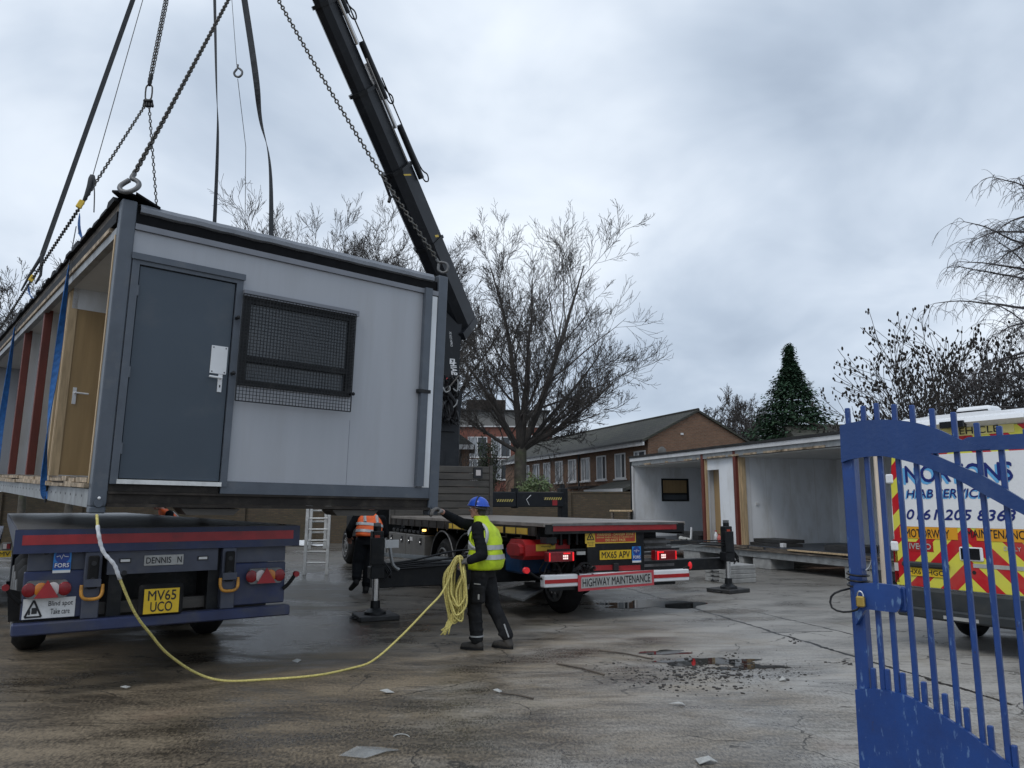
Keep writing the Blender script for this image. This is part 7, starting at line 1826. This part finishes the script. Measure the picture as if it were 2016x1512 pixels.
crown_tree(590, 322, 40, 11, 'tall bare tree behind the hanging cabin roof, left of the crane boom', 1.0, 10)
crown_tree(735, 372, 42, 12, 'bare tree behind the lower half of the crane boom', 1.0, 9)
crown_tree(855, 430, 44, 13, 'bare tree just right of the crane boom, behind the cabin\'s right corner', .9, 9)
crown_tree(440, 380, 41, 14, 'thin bare tree behind the middle of the hanging cabin roof', .9, 7, dense=.75)
crown_tree(185, 415, 30, 15, 'bare shrubby tree showing above the left roof edge of the hanging cabin', .8, 6, .14, dense=.6, prm=dict(rmin=.008))
crown_tree(95, 470, 30, 18, 'small bare tree above the left roof edge, left of the blue strap', .9, 6, .14, dense=.6, prm=dict(rmin=.008))
crown_tree(-10, 560, 32, 16, 'bare tree cut off by the left edge of the photo', 1.0, 8, .2, dense=.8)
crown_tree(1432, 745, 62, 21, 'small round bare tree behind the gable of the terrace', .95, 10, .25, dense=.9)
crown_tree(1482, 768, 55, 22, 'slender bare tree between the gable and the conifer', .5, 6, .15, dense=.7)
# alder-like tree with dark seed clusters
def seed_tree(u, vtop, Y, seed, label, spread, n, dens):
    t, tips, cr = crown_tree(u, vtop, Y, seed, label, spread, n, .16, group='trees with dark seed clusters', prm=dict(l0=1, kids=(6, 11, 6, 2.2, 2), lev=3, rmin=.011, up=(.1, .4, .35, .3, .2, .2)), m_='twig', th_=1.8)
    rnd = random.Random(seed + 1); b = MB()
    for p, d in tips:
        if rnd.random() > dens: continue
        for k in range(rnd.choice((1, 2, 2, 3))):
            c = p + Vector((rnd.gauss(0, .1), rnd.gauss(0, .1), rnd.gauss(-.06, .09)))
            b.ell(c, (rnd.uniform(.028, .05), rnd.uniform(.028, .05), rnd.uniform(.05, .085)), 6, 4)
    b.build('seed_clusters', 'seed_brown', t, kind='stuff')
seed_tree(1836, 535, 29, 31, 'tree hung with dark seed clusters above the blue gate', 1.15, 18, .85)
seed_tree(2165, 690, 27, 32, 'tree with dark seed clusters cut off by the right edge, above the van', 1.0, 9, .5)
# weeping birch at the right edge
def birch():
    rnd = random.Random(55); Y = 24; px_ = at(2120, 900, Y)
    t = thing('weeping_birch', 'weeping bare birch hanging into the photo from the right edge', 'tree', loc=(px_.x, Y, 0), group='bare trees')
    MB().tube(smooth_path([(0, 0, -.1), (.1, 0, 3), (0, .1, 7), (.1, 0, 12)], 5), [.24 - .012 * i for i in range(16)], 10).build('trunk', 'twig_birch', t, smooth=True)
    b = MB()
    def twig(p, L, d):
        pts = [p]; dd = d
        k = 6
        for i in range(k):
            dd = (dd + Vector((rnd.gauss(0, .12), rnd.gauss(0, .12), -.33))).normalized(); pts.append(pts[-1] + dd * L / k)
        b.tube(pts, [.0085 - .0007 * i for i in range(k + 1)], 3, cap=False)
        return pts
    for i in range(30):
        z = 3.0 + i * .30; a_ = math.pi + rnd.uniform(-1.15, 1.15)
        L = rnd.uniform(2.0, 4.3) * (1 if z < 9.5 else .8); d = Vector((math.cos(a_), math.sin(a_), rnd.uniform(.35, .9))).normalized(); p = Vector((.05, 0, z)); pts = [p]
        k = 9
        for q in range(k):
            d = (d + Vector((rnd.gauss(0, .1), rnd.gauss(0, .1), rnd.gauss(-.075, .1)))).normalized(); pts.append(pts[-1] + d * L / k)
        b.tube(pts, [.045 * (1 - q / k) + .012 for q in range(k + 1)], 4, cap=False)
        for q in range(2, k + 1):
            for s_ in range(3):
                pp = twig(pts[q], rnd.uniform(.5, 1.5), Vector((d.x * .6 + rnd.gauss(0, .5), d.y * .6 + rnd.gauss(0, .5), rnd.uniform(-.1, .6))).normalized())
                for m_ in (2, 3, 4):
                    if rnd.random() < .6: twig(pp[m_], rnd.uniform(.3, .7), Vector((rnd.gauss(0, .6), rnd.gauss(0, .6), .1)).normalized())
    b.build('crown', 'twig_birch', t, smooth=True)
birch()
# conifer
def conifer():
    rnd = random.Random(66); Y = 44; p = at(1553, 690, Y); H = p.z + .3
    t = thing('conifer', 'dense dark green conifer rising behind the white-lined cabin', 'tree', loc=(p.x, Y, 0))
    MB().tube([(0, 0, 0), (0, 0, H * .6), (.05, 0, H - .15)], [.3, .14, .02], 8).build('trunk', 'bark', t)
    b = MB()
    prof = [(0, 2.9), (.12, 2.95), (.30, 2.6), (.5, 1.95), (.68, 1.25), (.82, .55), (.9, .24), (1., .0)]
    def R(h):
        for (a0, r0), (a1_, r1_) in zip(prof, prof[1:]):
            if a0 <= h <= a1_: return r0 + (r1_ - r0) * (h - a0) / (a1_ - a0)
        return .05
    nb = 3000
    for i in range(nb):
        h = 1 - (1 - rnd.random()) ** .62 if rnd.random() < .85 else rnd.uniform(.7, 1.); h = min(.995, h); z = 1.0 + h * (H - 1.0); a_ = rnd.uniform(0, 2 * math.pi)
        r = R(h) * rnd.uniform(.62, 1.18) * (1 + .14 * math.sin(5 * a_ + 9 * h) + .10 * math.sin(11 * a_ - 31 * h)) * rnd.choice((1, 1, 1, 1.1)); ln = .55 * r + .25
        c = Vector((math.cos(a_) * r, math.sin(a_) * r, z)); o_ = Vector((math.cos(a_), math.sin(a_), 0)); sd = Vector((-o_.y, o_.x, 0))
        if h > .86: b.tube([Vector((0, 0, z - .05)), c], [.012, .005], 3, cap=False)
        for k in range(11):
            f = rnd.uniform(-.75, .15); q = c + o_ * f * min(ln, .9) + sd * rnd.gauss(0, .16) + Vector((0, 0, rnd.gauss(0, .09) - .15 * f * f))
            l = rnd.uniform(.2, .46) * (1.1 - .6 * h); w_ = rnd.uniform(.05, .10) * (1.1 - .6 * h); dr = (o_ * rnd.uniform(.3, 1) + sd * rnd.gauss(0, .6) + Vector((0, 0, rnd.uniform(-.75, .25)))).normalized(); x_ = dr.cross(Vector((rnd.gauss(0, .4), rnd.gauss(0, .4), 1))).normalized()
            b.add([q, q + dr * l * .55 + x_ * w_, q + dr * l, q + dr * l * .5 - x_ * w_], [(0, 1, 2, 3)])
    b.build('foliage', 'conifer_leaf', t)
conifer()
def leafy(name, label, cat, c, rad, n, leaf, m_, seed, flat_=1., stems=8):
    rnd = random.Random(seed); c = Vector(c); t = thing(name, label, cat, loc=(c.x, c.y, 0))
    st = MB()
    for i in range(stems): a_ = rnd.uniform(0, 6.3); st.tube([(0, 0, 0), (math.cos(a_) * rad[0] * .4, math.sin(a_) * rad[1] * .4, c.z * .7), (math.cos(a_) * rad[0] * .75, math.sin(a_) * rad[1] * .75, c.z + rad[2] * rnd.uniform(0, .8))], [.035, .02, .008], 5)
    st.build('stems', 'twig', t); b = MB(); off = [rnd.uniform(0, 6.3) for _ in range(6)]
    for i in range(n):
        u = Vector((rnd.gauss(0, 1), rnd.gauss(0, 1), rnd.gauss(0, 1))).normalized(); k = 1 + .18 * math.sin(4 * u.x * 2 + off[0]) + .14 * math.sin(7 * u.z + off[1]) + .1 * math.sin(9 * u.y + off[2]); r_ = rnd.random() ** .35 * k
        q = Vector((u.x * rad[0] * r_, u.y * rad[1] * r_, c.z + u.z * rad[2] * r_)); d = Vector((rnd.gauss(0, 1), rnd.gauss(0, 1), rnd.gauss(.2, .7))).normalized(); x_ = d.orthogonal().normalized(); l = leaf * rnd.uniform(.6, 1.3)
        b.add([q, q + d * l * .5 + x_ * l * .28, q + d * l, q + d * l * .5 - x_ * l * .28], [(0, 1, 2, 3)])
    b.build('foliage', m_, t)
g = at(1055, 962, 35.6); leafy('shrub', 'rounded pale-green variegated shrub above the yard wall, right of the big tree trunk', 'shrub', (g.x, 36.2, g.z - .2), (.85, .8, .95), 2600, .13, 'shrub_leaf', 3)
g = at(960, 912, 36.5); leafy('ivy_bush', 'dull green ivy-covered thicket left of the big tree trunk', 'shrub', (g.x, 37.2, g.z - .2), (.62, .6, 1.55), 1700, .13, 'ivy_leaf', 5, stems=26)
g = at(1010, 935, 37.3); 
# thin scrub in front of the houses
def scrub(u0, u1, vt, Y, seed, label, n=60):
    rnd = random.Random(seed); t = thing('scrub', label, 'scrub', loc=(at((u0 + u1) / 2, vt, Y).x, Y, 0)); b = MB(); wd = (u1 - u0) / F * Y
    for i in range(n):
        x = rnd.uniform(-wd / 2, wd / 2); h = rnd.uniform(.6, 1) * at(u0, vt, Y).z; p = Vector((x, rnd.uniform(-.6, .6), 1.0)); d = Vector((rnd.gauss(0, .22), rnd.gauss(0, .2), 1)); grow(b, p, d.normalized(), h - 1.0, .018, 3, rnd, dict(BASE, rmin=.008, kids=(6, 8, 6, 4.5, 2)))
    b.build('stems', 'twig', t)
scrub(920, 990, 862, 37.5, 4, 'tangle of bare stems above the yard wall, left of the big tree trunk', 50)
scrub(1030, 1130, 900, 36.5, 6, 'thin bare twigs above the yard wall in front of the terrace', 16)
scrub(880, 925, 800, 38.5, 9, 'brownish twiggy scrub behind the crane column', 50)
